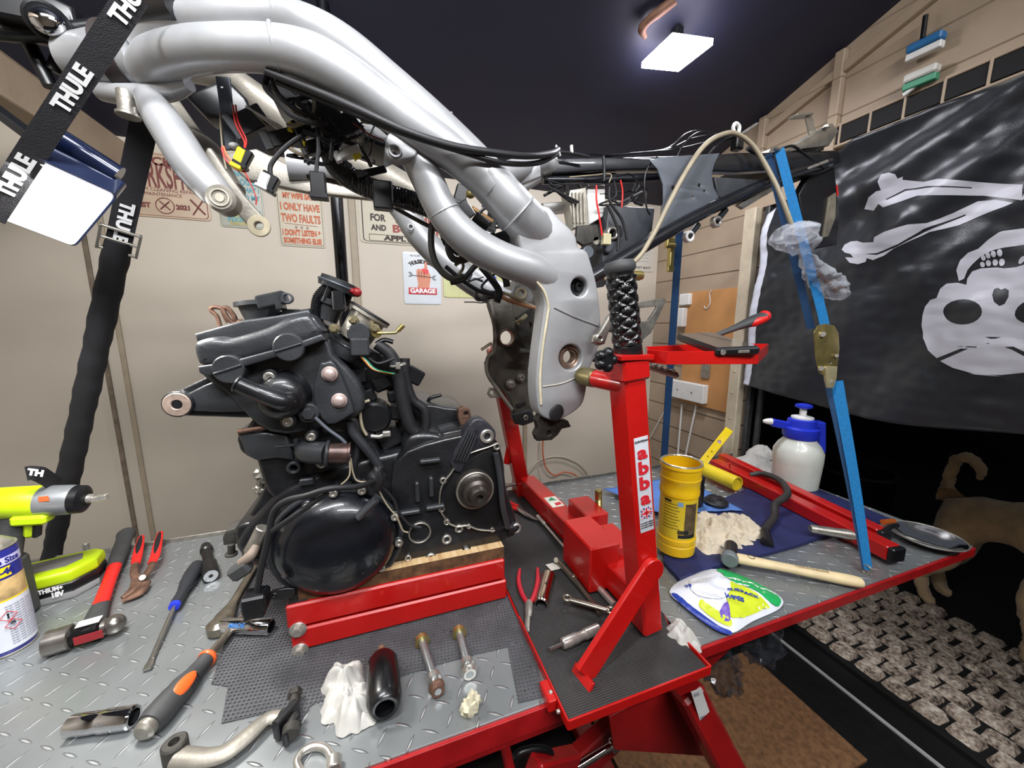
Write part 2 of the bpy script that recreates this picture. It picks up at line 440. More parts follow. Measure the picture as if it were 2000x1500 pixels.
nt.links.new(h.ramp(s_, [(.40, srgb('#3a312a')), (.50, srgb('#9c8b7c')), (.60, srgb('#c9b8a6')), (.72, srgb('#f0e6d6'))]), b.inputs['Base Color'])
bp = nt.nodes.new('ShaderNodeBump'); bp.inputs['Strength'].default_value = 1; bp.inputs['Distance'].default_value = .006
nt.links.new(nz0.outputs['Fac'], bp.inputs['Height']); nt.links.new(bp.outputs[0], b.inputs['Normal'])
m = MB(); m.box((2.16, .55, .0), (.82, 1.85, .03), bev=.004)
base = m.build('cobble_paving', mat('black_joint', '#050505', .9, var=.2)); struct(base, 'strip of small rough cobbles laid in rows outside the doorway')
m = MB(); rr = random.Random(3)
ny, nx = 20, 9
for i in range(nx):
    for j in range(ny):
        cx = 1.81+i*.085+rr.uniform(-.003, .003); cy = -.33+j*.09+(.045 if i % 2 else 0)+rr.uniform(-.004, .004)
        hx, hy, hz = .039+rr.uniform(-.004, .001), .0415+rr.uniform(-.004, .001), .016+rr.uniform(0, .008)
        vv = []
        for k in range(8):
            q = 1+rr.uniform(-.07, .07)
            sx, sy = ((1, .7), (.75, 1), (-.75, 1), (-1, .7), (-1, -.7), (-.75, -1), (.75, -1), (1, -.7))[k]; 
            vv.append((cx+sx*hx*q, cy+sy*hy*q, .014))
        for k in range(8): vv.append((cx+(vv[k][0]-cx)*.78, cy+(vv[k][1]-cy)*.78, .014+hz+rr.uniform(-.002, .002)))
        vv.append((cx, cy, .016+hz))
        m.add(vv, [(k, (k+1) % 8, 8+(k+1) % 8, 8+k) for k in range(8)]+[(8+k, 8+(k+1) % 8, 16) for k in range(8)])
o = m.build('paving_stones', COB, base, angle=50); o['kind'] = 'stuff'
m = MB(); m.box((1.625, .3, .004), (.012, 3.0, .008), bev=.001); struct(m.build('trim_%d' % tn, mat('threshold_white', '#c9c9c9', .4, var=.1)), 'thin white threshold strip on the floor'); tn += 1
# added black wall far outside, keeps the doorway dark and closes the view
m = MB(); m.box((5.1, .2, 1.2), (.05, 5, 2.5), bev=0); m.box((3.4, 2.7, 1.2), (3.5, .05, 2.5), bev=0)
struct(m.build('added_wall_outside', mat('night_backdrop', '#070708', .95, var=.3)), 'added black wall outside keeping the doorway dark')

# ------------------------------------------------------------------ lamps (fixtures)
GLOW = mat('led_panel_glow', (.93, .88, 1), .5, var=0, emit=30)
GLOW2 = mat('work_light_glow', (1, .97, .93), .5, var=0, emit=10)
t = thing('ceiling_light', 'bright square LED panel lamp under the dark sloping roof', 'ceiling light', pcen)
m = MB(); m.add([p for p in pc]+[p+UZ*.018 for p in pc], [(0, 1, 2, 3), (7, 6, 5, 4), (0, 4, 5, 1), (1, 5, 6, 2), (2, 6, 7, 3), (3, 7, 4, 0)]); m.build('diffuser', GLOW, t, smooth=False)
m = MB(); e = [pcen+(p-pcen)*.8 for p in pc]; m.add([p+UZ*.019 for p in e]+[p+UZ*.025 for p in e], [(0, 1, 2, 3), (7, 6, 5, 4), (0, 4, 5, 1), (1, 5, 6, 2), (2, 6, 7, 3), (3, 7, 4, 0)]); m.build('housing', BLKP, t, smooth=False)
m = MB(); m.box(pcen+Vector((0, 0, (roof(pcen.y)-pcen.z+.025)/2)), (.03, .03, roof(pcen.y)-pcen.z-.025)); m.build('bracket', BLKP, t)
# work light on the left
t = thing('work_light', 'large glowing square work light with a dark blue housing beside the black straps', 'work light', wcen)
u = (wb-wa).normalized(); v = (wc-wb).normalized()
def rquad(a, b, c, d, r=.06, k=5):
    P = [a, b, c, d]; out = []
    for i in range(4):
        p, q, s2 = P[i-1], P[i], P[(i+1) % 4]
        e1 = q+(p-q)*r; e2 = q+(s2-q)*r
        for j in range(k+1):
            tt = j/k; out.append(e1*(1-tt)**2+q*2*tt*(1-tt)+e2*tt*tt)
    return out
q = rquad(wa, wb, wc, wd, .09)
m = MB(); n_ = len(q); m.add(q+[p-wn*.004 for p in q], [tuple(range(n_)), tuple(range(2*n_-1, n_-1, -1))]+[(i, (i+1) % n_, n_+(i+1) % n_, n_+i) for i in range(n_)]); m.build('diffuser', GLOW2, t)
hous = mat('dark_blue_housing', '#16213f', .22, .3, var=.1, coat=.5)
q2 = [wcen+(p-wcen)*1.08 for p in q]; q3 = [wcen+(p-wcen)*.8 for p in q]
m = MB(); m.add([p-wn*.003 for p in q2]+[p-wn*.03 for p in q2]+[p-wn*.055 for p in q3], [tuple(range(n_)), tuple(range(3*n_-1, 2*n_-1, -1))]+[(k*n_+i, k*n_+(i+1) % n_, (k+1)*n_+(i+1) % n_, (k+1)*n_+i) for k in (0, 1) for i in range(n_)]); m.build('housing', hous, t)
m = MB(); ea = PY(82, 250, .70); eb = PY(232, 344, .72); m.tube([ea, eb], rp(30, ea)*.72, n=24, smooth=False); m.build('hood', hous, t)
m = MB(); m.beam(wa-wn*.03, wa-wn*.03+Vector((-.12, .05, .10)), .02, .01); m.tube([wa-wn*.03+Vector((-.12, .05, .10)), Vector((-.88, 1.0, 1.97))], .012, smooth=False); m.build('bracket', BLKP, t)
# added fill tubes, out of view: housings for the two unseen lights
for nm, c, L, lab in (('fill_tube_light', Vector((.5, -.7, 2.47)), (1.3, .12), 'long white fill tube light added out of view behind the viewer'), ('fill_tube_light', Vector((-.35, .0, 2.40)), (.9, .12), 'shorter white fill tube light added out of view at the left')):
    t = thing(nm, lab, 'ceiling light', c)
    m = MB(); m.box(c+UZ*.03, (L[0]+.04, .14, .04)); m.build('housing', WHITE, t)
    m = MB(); m.box(c+UZ*.075, (.05, .05, .06)); m.box(c+Vector((0, 0, (roof(c.y)-c.z)/2+.03)), (.015, .015, roof(c.y)-c.z-.06)); m.build('hanger', WHITE, t)

# ------------------------------------------------------------------ the pirate flag on the right
FX = 1.5; YC0 = W(1985, 600, X=FX).y
def fold(y, z):
    dy, dz = y-.25, 2.12-z; th = math.atan2(dy, dz); r = math.hypot(dy, dz)
    a = .016*math.sin(th*23+1.3*math.sin(r*4))*min(1, r*1.6)*max(0.15, min(1, (z-1.25)*1.6))
    a += .008*math.sin(y*16+z*9)+.006*noise.noise(Vector((y*9, z*14, 2)))+.010*noise.noise(Vector((y*3.3, z*3, 5)))
    a += .004*noise.noise(Vector((y*30, z*38, 8)))
    return FX-.006-a
def ftop(y): return 2.01+.004*math.sin(y*20) if y < .9 else 2.01-(y-.9)*.55
FLAGM = mat('black_flag_cloth', '#15191f', .32, var=.06, scale=5, bump=.2, bscale=600, sheen=.2)
FLAGW = mat('flag_print_grey', '#b3b3bb', .45, var=.04, scale=6)
t = thing('flag', 'black pirate flag with a grey skull and crossbones hung over the doorway', 'flag', (FX, .45, 1.13))
def flag_left(z): return 1.155+(1.848-z)*.055
ny, nz = 150, 90; vv = []; ff = []
for j in range(nz+1):
    for i in range(ny+1):
        a = i/ny; b_ = j/nz
        yl = 1.19; y = -.33+(yl+.33)*a
        z0 = 1.137+.012*math.sin(y*7)-.02*math.sin(min(1, max(0, (y-.4)/.8))*math.pi); z = z0+(ftop(y)-z0)*b_
        y += (flag_left(z)-1.19)*a
        vv.append((fold(y, z), y, z))
for j in range(nz):
    for i in range(ny): ff.append((j*(ny+1)+i, j*(ny+1)+i+1, (j+1)*(ny+1)+i+1, (j+1)*(ny+1)+i))
m = MB(); m.add(vv, ff); m.m = [1 if (k % ny) >= ny-3 else 0 for k in range(len(ff))]
o = m.build('cloth', [FLAGM, mat('white_hem', '#c8cbd6', .6, var=.05)], t, angle=80)
sol = o.modifiers.new('thickness', 'SOLIDIFY'); sol.thickness = .0008; sol.offset = 1
def fp(L): return [(p.y, p.z) for p in (W(1560+a/2.5, 300+b/2.5, X=FX) for a, b in L)]
yc = W(1560+1000/2.5, 580, X=FX).y
def mir(L): return [(2*yc-a, b) for a, b in L[::-1]]
def arc(cx, cy, rx, ry, n=20): return [(cx+rx*math.cos(2*math.pi*i/n), cy+ry*math.sin(2*math.pi*i/n)) for i in range(n)]
bone1 = fp([(315, 270), (345, 215), (385, 185), (405, 180), (400, 140), (420, 105), (460, 97), (490, 105), (495, 125), (520, 115), (515, 130), (540, 132), (620, 140), (700, 128), (860, 140), (1100, 152), (1100, 230), (900, 205), (760, 208), (600, 210), (500, 235), (410, 262), (385, 245), (360, 278)])
groove1 = fp([(420, 222), (520, 173), (640, 163), (855, 167), (855, 172), (640, 171), (520, 182), (424, 226)])
bone2 = fp([(218, 470), (225, 445), (260, 430), (300, 428), (340, 438), (395, 436), (398, 412), (450, 385), (560, 350), (640, 342), (760, 290), (870, 232), (960, 225), (1056, 242), (1010, 262), (900, 300), (780, 350), (640, 385), (560, 420), (480, 465), (430, 500), (380, 522), (352, 512), (345, 530), (310, 542), (270, 535), (245, 508), (290, 510), (275, 492), (240, 485)])
groove2 = fp([(345, 492), (400, 488), (500, 445), (620, 370), (810, 296), (812, 302), (700, 350), (620, 385), (500, 455), (400, 497)])
jaw = fp([(775, 622), (768, 570), (790, 520), (830, 485), (880, 465), (930, 420), (980, 385), (1000, 378)]) ; jin = fp([(1000, 458), (950, 470), (890, 500), (850, 535), (818, 570), (800, 610)])
jaw = jaw+mir(jaw)[0:]+mir(jin)+jin
hl = fp([(1000, 560), (960, 555), (880, 560), (840, 575), (815, 610), (810, 640), (770, 630), (720, 635), (690, 660), (672, 705), (640, 715), (615, 745), (600, 790), (595, 840), (605, 900), (640, 960), (690, 998), (850, 935), (985, 900), (1000, 896)])
head = hl+mir(hl)
eye = fp(arc(802, 773, 102, 62)); nose = fp([(990, 745), (962, 725), (947, 690), (952, 662), (972, 655), (990, 665), (1010, 657), (1032, 668), (1034, 700), (1015, 735)])
capl = fp([(1000, 905), (850, 950), (708, 1012), (770, 1045), (850, 1068), (960, 1085), (1000, 1086)]); cap_ = capl+mir(capl)
teeth = [fp(arc(*q)) for q in ((898, 508, 11, 14), (922, 497, 11, 15), (948, 490, 12, 16), (978, 484, 13, 18), (890, 541, 11, 13), (918, 534, 12, 15), (952, 531, 14, 16), (986, 530, 15, 18))]
import bmesh
def emblem(rings_list):
    bm = bmesh.new()
    for rings in rings_list:
        vv, ff = curve_slab(rings, .0004, 0)
        ids = [bm.verts.new((0, v.x, v.y)) for v in vv if True]
        front = [f for f in ff if all(vv[i].z > -.0002 for i in f)]
        for f in front:
            try: bm.faces.new([ids[i] for i in f])
            except ValueError: pass
    bmesh.ops.delete(bm, geom=[v for v in bm.verts if not v.link_faces], context='VERTS')
    for ax, lo, hi in ((1, -.4, 1.2), (2, 1.1, 2.0)):
        p = lo
        while p < hi:
            no = [0, 0, 0]; no[ax] = 1; co = [0, 0, 0]; co[ax] = p
            bmesh.ops.bisect_plane(bm, geom=bm.verts[:]+bm.edges[:]+bm.faces[:], plane_co=co, plane_no=no); p += .0125
    bm.verts.index_update()
    vv = [Vector((fold(v.co.y, v.co.z)-.0022, v.co.y, v.co.z)) for v in bm.verts]; ff = [tuple(v.index for v in f.verts) for f in bm.faces]
    bm.free(); return vv, ff
m = MB(); m.add(*emblem([[head, eye, mir(eye), nose], [cap_], [jaw]]+[[q] for q in teeth]+[[mir(q)] for q in teeth])); m.build('skull_emblem', FLAGW, t, angle=80)
for bn, gr in ((bone1, groove1), (bone2, groove2), (mir(bone1), mir(groove1)), (mir(bone2), mir(groove2))):
    m = MB(); m.add(*emblem([[bn, gr]])); m.build('bone_emblem', FLAGW, t, angle=80)

# ------------------------------------------------------------------ the lift table
DP = mat('chequer_plate', '#8f9394', .30, .55, var=.10, scale=7)
nt = DP.node_tree; h = N(DP); b = nt.nodes['Principled BSDF']
tc = nt.nodes.new('ShaderNodeTexCoord'); sp = nt.nodes.new('ShaderNodeSeparateXYZ'); nt.links.new(tc.outputs['Object'], sp.inputs[0])
P_ = .030
xr = h.math('ADD', sp.outputs['X'], h.math('MULTIPLY', sp.outputs['Y'], .25)); yr = h.math('SUBTRACT', sp.outputs['Y'], h.math('MULTIPLY', sp.outputs['X'], .25))
X_ = h.math('DIVIDE', xr, P_); Y_ = h.math('DIVIDE', yr, P_)
uu = h.math('SUBTRACT', h.math('FRACT', X_), .5); v2 = h.math('SUBTRACT', h.math('FRACT', Y_), .5)
par = h.math('FLOORED_MODULO', h.math('ADD', h.math('FLOOR', X_), h.math('FLOOR', Y_)), 2)
sg = h.math('SUBTRACT', h.math('MULTIPLY', par, 2), 1)
a_ = h.math('MULTIPLY', h.math('ADD', uu, h.math('MULTIPLY', sg, v2)), .7071); b2 = h.math('MULTIPLY', h.math('SUBTRACT', uu, h.math('MULTIPLY', sg, v2)), .7071)
e_ = h.math('ADD', h.math('POWER', h.math('ABSOLUTE', h.math('DIVIDE', a_, .47)), 2), h.math('ABSOLUTE', h.math('DIVIDE', b2, .085)))
hh = h.math('MAXIMUM', h.math('MINIMUM', h.math('MULTIPLY', h.math('SUBTRACT', 1, e_), 1.6), 1), 0)
n3 = nt.nodes.new('ShaderNodeTexNoise'); n3.inputs['Scale'].default_value = 9; n3.inputs['Detail'].default_value = 6; nt.links.new(tc.outputs['Object'], n3.inputs['Vector'])
bp = nt.nodes.new('ShaderNodeBump'); bp.inputs['Strength'].default_value = 1; bp.inputs['Distance'].default_value = .0022
nt.links.new(hh, bp.inputs['Height']); nt.links.new(bp.outputs[0], b.inputs['Normal'])
old = b.inputs['Base Color'].links[0].from_socket; mx_ = nt.nodes.new('ShaderNodeMix'); mx_.data_type = 'RGBA'; nt.links.new(h.math('MULTIPLY', hh, .55), mx_.inputs[0]); nt.links.new(old, mx_.inputs[6]); mx_.inputs[7].default_value = (.75, .77, .78, 1); nt.links.new(mx_.outputs[2], b.inputs['Base Color'])   # treads lighter: wear, with their bright highlights put into the colour
def grid_mat(name, pitch, fill, col, holes=True, ang=0.0, bumpd=.0012):
    m = mat(name, col, .6, var=.25, scale=20); h = N(m); nt = m.node_tree; b = nt.nodes['Principled BSDF']
    tc = nt.nodes.new('ShaderNodeTexCoord'); sp = nt.nodes.new('ShaderNodeSeparateXYZ')
    mp = nt.nodes.new('ShaderNodeMapping'); mp.inputs['Rotation'].default_value = (0, 0, ang)
    nt.links.new(tc.outputs['Object'], mp.inputs[0]); nt.links.new(mp.outputs[0], sp.inputs[0])
    fx = h.math('ABSOLUTE', h.math('SUBTRACT', h.math('FRACT', h.math('DIVIDE', sp.outputs['X'], pitch)), .5))
    fy = h.math('ABSOLUTE', h.math('SUBTRACT', h.math('FRACT', h.math('DIVIDE', sp.outputs['Y'], pitch)), .5))
    mx = h.math('MAXIMUM', fx, fy); solid = h.math('GREATER_THAN', mx, .5*fill)
    if holes: nt.links.new(solid, b.inputs['Alpha'])
    bp = nt.nodes.new('ShaderNodeBump'); bp.inputs['Strength'].default_value = .8; bp.inputs['Distance'].default_value = bumpd
    nt.links.new(h.math('MULTIPLY', mx, 2), bp.inputs['Height']); nt.links.new(bp.outputs[0], b.inputs['Normal'])
    return m
RIM = mat('table_rim_red', '#a11216', .35, var=.15, coat=.2)
t = thing('lift_table', 'long silver chequer plate motorcycle lift table with a red front rim', 'lift table', (.2, .8, 0))
m = MB(); m.box((-.345, .776, TZ-.002), (1.30, .694, .004), bev=.0008); m.build('table_top', DP, t)
m = MB(); m.box((.945, .776, TZ-.002), (.91, .694, .004), bev=.0008); m.build('table_top', DP, t)
m = MB(); m.box((-.345, 1.125, TZ+.004), (1.30, .004, .014), bev=.001); m.box((.945, 1.125, TZ+.004), (.91, .004, .014), bev=.001); m.build('back_lip', ALU, t)
m = MB(); m.box((-.345, .427, TZ-.022), (1.30, .006, .037), bev=.001); m.box((.945, .427, TZ-.014), (.91, .006, .022), bev=.001); m.box((1.4, .776, TZ-.014), (.006, .70, .02), bev=.001)
m.box((-.345, .45, TZ-.045), (1.30, .04, .03), bev=.003); m.box((.945, .47, TZ-.045), (.86, .03, .03), bev=.003); m.build('rim', RIM, t)
m = MB(); m.box((.2, .54, TZ-.06), (2.2, .04, .03), bev=.003); m.box((.2, 1.0, TZ-.06), (2.2, .04, .03), bev=.003)
for x in (-.6, .18, .56, 1.1): m.box((x, .77, TZ-.06), (.04, .5, .03), bev=.003)
m.build('under_frame', REDD, t)
for yy in (.52, 1.02):
    m = MB(); m.beam((-.45, yy, TZ-.08), (.65, yy, .08), .03, .07); m.build('scissor_arm', REDD, t)
    m = MB(); m.beam((.72, yy, TZ-.08), (-.45, yy+.04, .08), .03, .07); m.build('scissor_arm', REDD, t)
m = MB()
for yy in (.52, 1.02): m.box((.1, yy, .035), (1.5, .06, .05))
for x in (-.6, .58): m.box((x, .77, .035), (.06, .56, .05))
m.build('base_frame', REDD, t)
# splayed red leg and gusset under the bridge plate, with its sticker
m = MB(); p0 = PY(1335, 1335, .44); p1 = PY(1432, 1520, .40); m.beam(p0, p1+(p1-p0)*.8, .05, .055, up=(0, 1, 0)); leg = m.build('leg', REDD, t)
m = MB(); m.yslab([(1190, 1400), (1330, 1330), (1420, 1480), (1200, 1465)], .47, .006, bevel=.001); m.build('gusset', REDD, t)
lu = ((p1-p0).normalized().cross(UY)).normalized()
m = MB(); c0 = PY(1368, 1374, .41); A = [PY(x, y, .405) for x, y in ((1350, 1352), (1370, 1344), (1390, 1402), (1368, 1410))]
m.add(A+[p+UY*.0008 for p in A], [(0, 1, 2, 3), (7, 6, 5, 4), (0, 4, 5, 1), (1, 5, 6, 2), (2, 6, 7, 3), (3, 7, 4, 0)]); st = m.build('sticker', WHITE, leg, smooth=False); st['label'] = 'white barcode sticker'
m = MB(); e1 = (A[1]-A[0]).normalized(); e2 = (A[0]-A[3]).normalized()
for i in range(7): m.beam(A[0]+e1*(.003+i*.0018)-e2*.006, A[0]+e1*(.003+i*.0018)-e2*.014, .0004, .0008, up=(0, 1, 0), bev=0)
m.build('barcode', mat('print_navy', '#2a3358', .6, var=0), st); m = MB()
for i in range(4): m.beam(A[3]+e1*(.003+i*.003)+e2*.003-UY*.0003, A[3]+e1*(.003+i*.003)+e2*.012-UY*.0003, .0004, .0016, up=(0, 1, 0), bev=0)
m.build('print', mat('print_navy', '#2a3358', .6, var=0), st)
m = MB(); p0 = PY(1125, 1500, .5); p1 = PY(1192, 1458, .5); m.tube([p0, p1], .007, smooth=False); m.cyl(p1, p1+(p1-p0)*.3, .012); m.build('hydraulic_rod', CHR, t)
m = MB(); p0 = PY(1040, 1500, .46); p1 = PY(1120, 1480, .5); m.beam(p0, p1, .03, .03); m.tube([PY(975, 1410, .45), PY(1000, 1520, .45)], .008, smooth=False); m.cyl(PY(975, 1408, .45)+UZ*.008, PY(975, 1420, .45), .012); m.build('lift_post', RIM, t)
m = MB(); m.tube([PY(a, b, .48) for a, b in ((1000, 1500), (1012, 1472), (1050, 1462), (1075, 1470), (1070, 1490), (1040, 1498))], .006); m.build('pedal_loop', BLKP, t)

# red bridge plate across the gap, with rubber sheet
RUB = grid_mat('ribbed_rubber', .0035, .55, '#2a2828', holes=False)
t = thing('bridge_plate', 'red steel tray plate with black ribbed rubber, sticking out of the table front', 'plate', (.35, .75, TZ-.01))
a, b_, c, d = [W(x, y, Z=.862) for x, y in ((1022, 1222), (1110, 1412), (1388, 1304), (1322, 1210))]
Lx, Rx = b_.x, c.x; fy = b_.y
m = MB(); m.slab([[(Lx, fy), (Rx, c.y), (Rx, .47), (.487, .50), (.487, 1.11), (Lx+.01, 1.11), (Lx, .60)]], .004, (0, 0, .857), UX, UY, .0008); m.build('plate', RED, t)
m = MB(); m.beam((Lx, fy, .858), (Rx, c.y, .858), .003, .016, bev=.0006); m.beam((Lx, fy, .858), (Lx, .58, .858), .003, .016, bev=.0006); m.beam((Rx, c.y, .858), (Rx, .47, .858), .003, .016, bev=.0006)
m.box((Lx-.008, fy+.05, .855), (.014, .035, .02)); m.build('lip', RED, t)
m = MB(); m.bolt((Lx-.006, fy+.045, .865), UZ, .003, .002); m.bolt((Lx-.004, fy+.02, .86), (-1, 0, 0), .003, .004); m.build('screw', STEEL, t)
m = MB(); m.slab([[(Lx+.003, fy+.003), (Rx-.003, c.y+.003), (Rx-.003, .47), (.484, .50), (.484, 1.105), (Lx+.013, 1.105), (Lx+.003, .60)]], .003, (0, 0, .8605), UX, UY, .0006); m.build('rubber_sheet', RUB, t)

# plywood, under the lift
OSB = mat('plywood_brown', '#8a6444', .7, var=.35, scale=60, bump=.4)
m = MB(); m.box((1.03, .77, .006), (.78, .43, .012), bev=.001); o = m.build('plywood_sheet', OSB); tag(o, 'brown plywood sheet lying on the floor under the lift table', 'plywood sheet')

# perforated grip mat under the jack
MESHM = grid_mat('woven_mesh', .0062, .5, '#47474a', holes=True, ang=.12)
mp_ = [(412, 1335), (480, 1130), (520, 1090), (700, 1075), (985, 1075), (1030, 1150), (1040, 1245), (1062, 1360), (1012, 1372), (992, 1262), (880, 1290), (610, 1375), (590, 1400), (520, 1392), (432, 1412), (445, 1340)]
m = MB(); m.zslab(mp_, TZ+.0022, .0012, bevel=.0002); o = m.build('mesh_mat', MESHM); tag(o, 'dark grey perforated rubber mesh mat spread under the red jack', 'mat')

# ------------------------------------------------------------------ scissor jack with plank
t = thing('scissor_jack', 'low red steel jack frame carrying the engine on its plank', 'jack', (.02, .78, TZ+.004))
jl, jr = PY(563, 1200, .645).x, PY(990, 1150, .645).x
jy0, jy1 = .645, .93
for (z0, z1, nm) in ((TZ+.004, TZ+.045, 'lower_frame'), (TZ+.049, TZ+.092, 'upper_frame')):
    m = MB(); dx = .004 if nm == 'upper_frame' else 0
    for yy in (jy0+.012, jy1-.012): m.box(((jl+jr)/2-dx, yy, (z0+z1)/2), (jr-jl, .024, z1-z0), bev=.003)
    for x in (jl+.012, jr-.012): m.box((x-dx, (jy0+jy1)/2, (z0+z1)/2), (.024, jy1-jy0-.05, z1-z0), bev=.003)
    if nm == 'upper_frame': m.box(((jl+jr)/2, (jy0+jy1)/2, z1-.003), (jr-jl-.01, jy1-jy0-.01, .004), bev=.001)
    m.build(nm, RED, t)
for (x, y) in ((582, 1229), (586, 1270)):
    P = PY(x, y, jy0); m = MB(); m.cyl(P+UY*.001, P+FR*.0025, .0135); m.bolt(P+FR*.002, FR, .0085, .008, sock=False); m.build('bolt', STEEL, t)
m = MB(); m.box((jl+.014, .75, TZ+.0935), (.03, .2, .003)); m.build('rubber_pad', RUB, t)
WOOD = mat('pine_plank', '#c9a878', .65, var=.12, scale=9, bump=.2)
nt = WOOD.node_tree; tc = nt.nodes.new('ShaderNodeTexCoord'); mp2 = nt.nodes.new('ShaderNodeMapping'); mp2.inputs['Scale'].default_value = (80, 4, 30)
nz = nt.nodes.new('ShaderNodeTexNoise'); nz.inputs['Scale'].default_value = 1.2; nz.inputs['Detail'].default_value = 6; nt.links.new(tc.outputs['Object'], mp2.inputs[0]); nt.links.new(mp2.outputs[0], nz.inputs['Vector'])
nt.links.new(N(WOOD).ramp(nz.outputs['Fac'], [(.3, srgb('#a9825a')), (.5, srgb('#cbab7c')), (.7, srgb('#dcc29a'))]), nt.nodes['Principled BSDF'].inputs['Base Color'])
WOODE = mat('oily_wood_edge', '#5c4028', .7, var=.5, scale=55, bump=.3)
wz = TZ+.092
m = MB(); wl, wr = PY(583, 1180, .65).x, PY(985, 1100, .65).x
m.add([(wl, .652, wz), (wr, .652, wz), (wr, .92, wz), (wl, .92, wz), (wl, .652, wz+.024), (wr, .652, wz+.024), (wr, .92, wz+.024), (wl, .92, wz+.024)], [(3, 2, 1, 0), (4, 5, 6, 7), (0, 1, 5, 4), (1, 2, 6, 5), (2, 3, 7, 6), (3, 0, 4, 7)])
m.m = [1, 0, 1, 1, 1, 1]; o = m.build('plank', [WOOD, WOODE], smooth=False); tag(o, 'oil-stained pine plank lying on the red jack under the engine', 'plank')
EZ = wz+.024      # engine sits here

# ------------------------------------------------------------------ the paddock stand
t = thing('paddock_stand', 'tall red motorcycle stand with a textured black grip on its near post', 'stand', (.42, .78, .862))
pt, pb = Vector((.368, .50, 1.352)), Vector((.428, .485, .866))
def post(m, a, b, s1, s2):
    ax = (b-a).normalized(); u = (UX-ax*ax.x).normalized(); u = (u+UY*.0).normalized(); v = ax.cross(u)
    R = Matrix((ax, u, v)).transposed(); m.box((a+b)/2, ((b-a).length, s1, s2), R, .004)
    return ax, u, v
m = MB(); ax, pu, pv = post(m, pt, pb, .040, .05); np_ = m.build('near_post', RED, t)
pn = ax.cross(pu).normalized()
if pn.y > 0: pn = -pn
# sticker with letters down the front face
c = (PY(1272, 945, .47)); ft = pt+(pb-pt)*((pt.z-c.z)/(pt.z-pb.z))+pn*.0256
su = pu; sv = -ax
m = MB(); m.slab([crom([(-.0135, .083), (.0135, .083), (.0135, -.083), (-.0135, -.083)], 1, True)], .0006, ft, su, sv, .0002); st = m.build('sticker', mat('sticker_silver', '#c5c8cf', .35, var=.03), np_); st['label'] = 'silver sticker with red lettering and a union flag'
su3 = sv; 
RT = mat('print_red', '#c8202c', .5, var=0)
m = MB()
for i, ch in enumerate('abba'):
    q_ = MB(); o_ = ft+sv*(.056-i*.0265)+pn*.0009; q_.text(ch, .030, o_, su, sv, bold=.0012); m.add([v+su*(v-o_).dot(su)*.35 for v in q_.v], q_.f)
m.build('lettering', RT, st)
m = MB(); m.text('EUROPEAN', .005, ft+sv*.076+pn*.0008, su, sv); m.build('heading', TEXTK, st); m = MB()
for i in range(3): m.text('www.made in England', .0028, ft+sv*(-.066-i*.004)+pn*.0008, su, sv)
m.build('small_print', TEXTK, st)
fc = ft-sv*.049
m = MB(); m.slab([[(-.0105, .009), (.0105, .009), (.0105, -.009), (-.0105, -.009)]], .0004, fc+pn*.0006, su, sv, 0); m.build('flag_ground', mat('print_blue', '#1f2f78', .5, var=0), st)
m = MB()
for (p, q) in (((-.0105, -.009), (.0105, .009)), ((-.0105, .009), (.0105, -.009)), ((-.0105, 0), (.0105, 0)), ((0, -.009), (0, .009))):
    m.beam(fc+su*p[0]+sv*p[1]+pn*.0008, fc+su*q[0]+sv*q[1]+pn*.0008, .005 if p[0]*p[1] == 0 else .003, .0003, up=pn, bev=0)
m.build('flag_white', TEXTW, st)
m = MB()
for (p, q) in (((-.0105, -.009), (.0105, .009)), ((-.0105, .009), (.0105, -.009)), ((-.0105, 0), (.0105, 0)), ((0, -.009), (0, .009))):
    m.beam(fc+su*p[0]+sv*p[1]+pn*.0011, fc+su*q[0]+sv*q[1]+pn*.0011, .003 if p[0]*p[1] == 0 else .001, .0003, up=pn, bev=0)
m.build('flag_red', RT, st)
# collar on top of near post
m = MB(); post(m, pt-ax*.005, pt+ax*.03, .05, .06); m.box(pt-ax*.008, (.06, .066, .008)); m.build('collar', RED, t)
# side arm and pin to the frame
pin0 = PY(1142, 735, .575); pin1 = PY(1205, 748, .51)
m = MB(); m.tube([pin0+(pin1-pin0)*.35, pin1+(pin1-pin0)*.3], .0155, smooth=False, n=20); m.build('side_arm', RED, t)
m = MB(); m.cyl(pin0-(pin1-pin0)*.12, pin0+(pin1-pin0)*.34, .0165); m.cyl(pin0-(pin1-pin0)*.2, pin0-(pin1-pin0)*.1, .012); m.build('locking_pin', mat('olive_plating', '#7d7350', .4, .7, var=.2), t)
P = PY(1183, 703, .475); m = MB()
for i in range(5):
    a = 2*math.pi*i/5; m.sphere(P+UX*math.cos(a)*.011+UZ*math.sin(a)*.011, .0085, (1, 1.1, 1))
m.cyl(P+UY*.012, P+FR*.008, .012); m.tube([P, P+Vector((.03, .02, 0))], .005, smooth=False); m.build('clamp_knob', BLKP, t)
# the grip on top
g0, g1 = PY(1226, 682, .50), PY(1211, 530, .50)
ga = (g1-g0).normalized(); gu, gv, _ = frame_axes(ga); L = (g1-g0).length
vv, ff = [], []; nr, nc = 90, 96; R0 = rp(26, g0)
for i in range(nr+1):
    for j in range(nc):
        s_ = i/nr; th = 2*math.pi*j/nc
        k1 = (th*5/(2*math.pi)+s_*7) % 1; k2 = (-th*5/(2*math.pi)+s_*7) % 1
        hgt = min(abs(k1-.5), abs(k2-.5))*2; bump = .0042*math.sqrt(max(0, 1-(1-hgt)**2)) if .06 < s_ < .94 else .001
        r = R0*(.90)+bump
        vv.append(g0+ga*L*s_+(gu*math.cos(th)+gv*math.sin(th))*r)
for i in range(nr):
    for j in range(nc): ff.append((i*nc+j, i*nc+(j+1) % nc, (i+1)*nc+(j+1) % nc, (i+1)*nc+j))
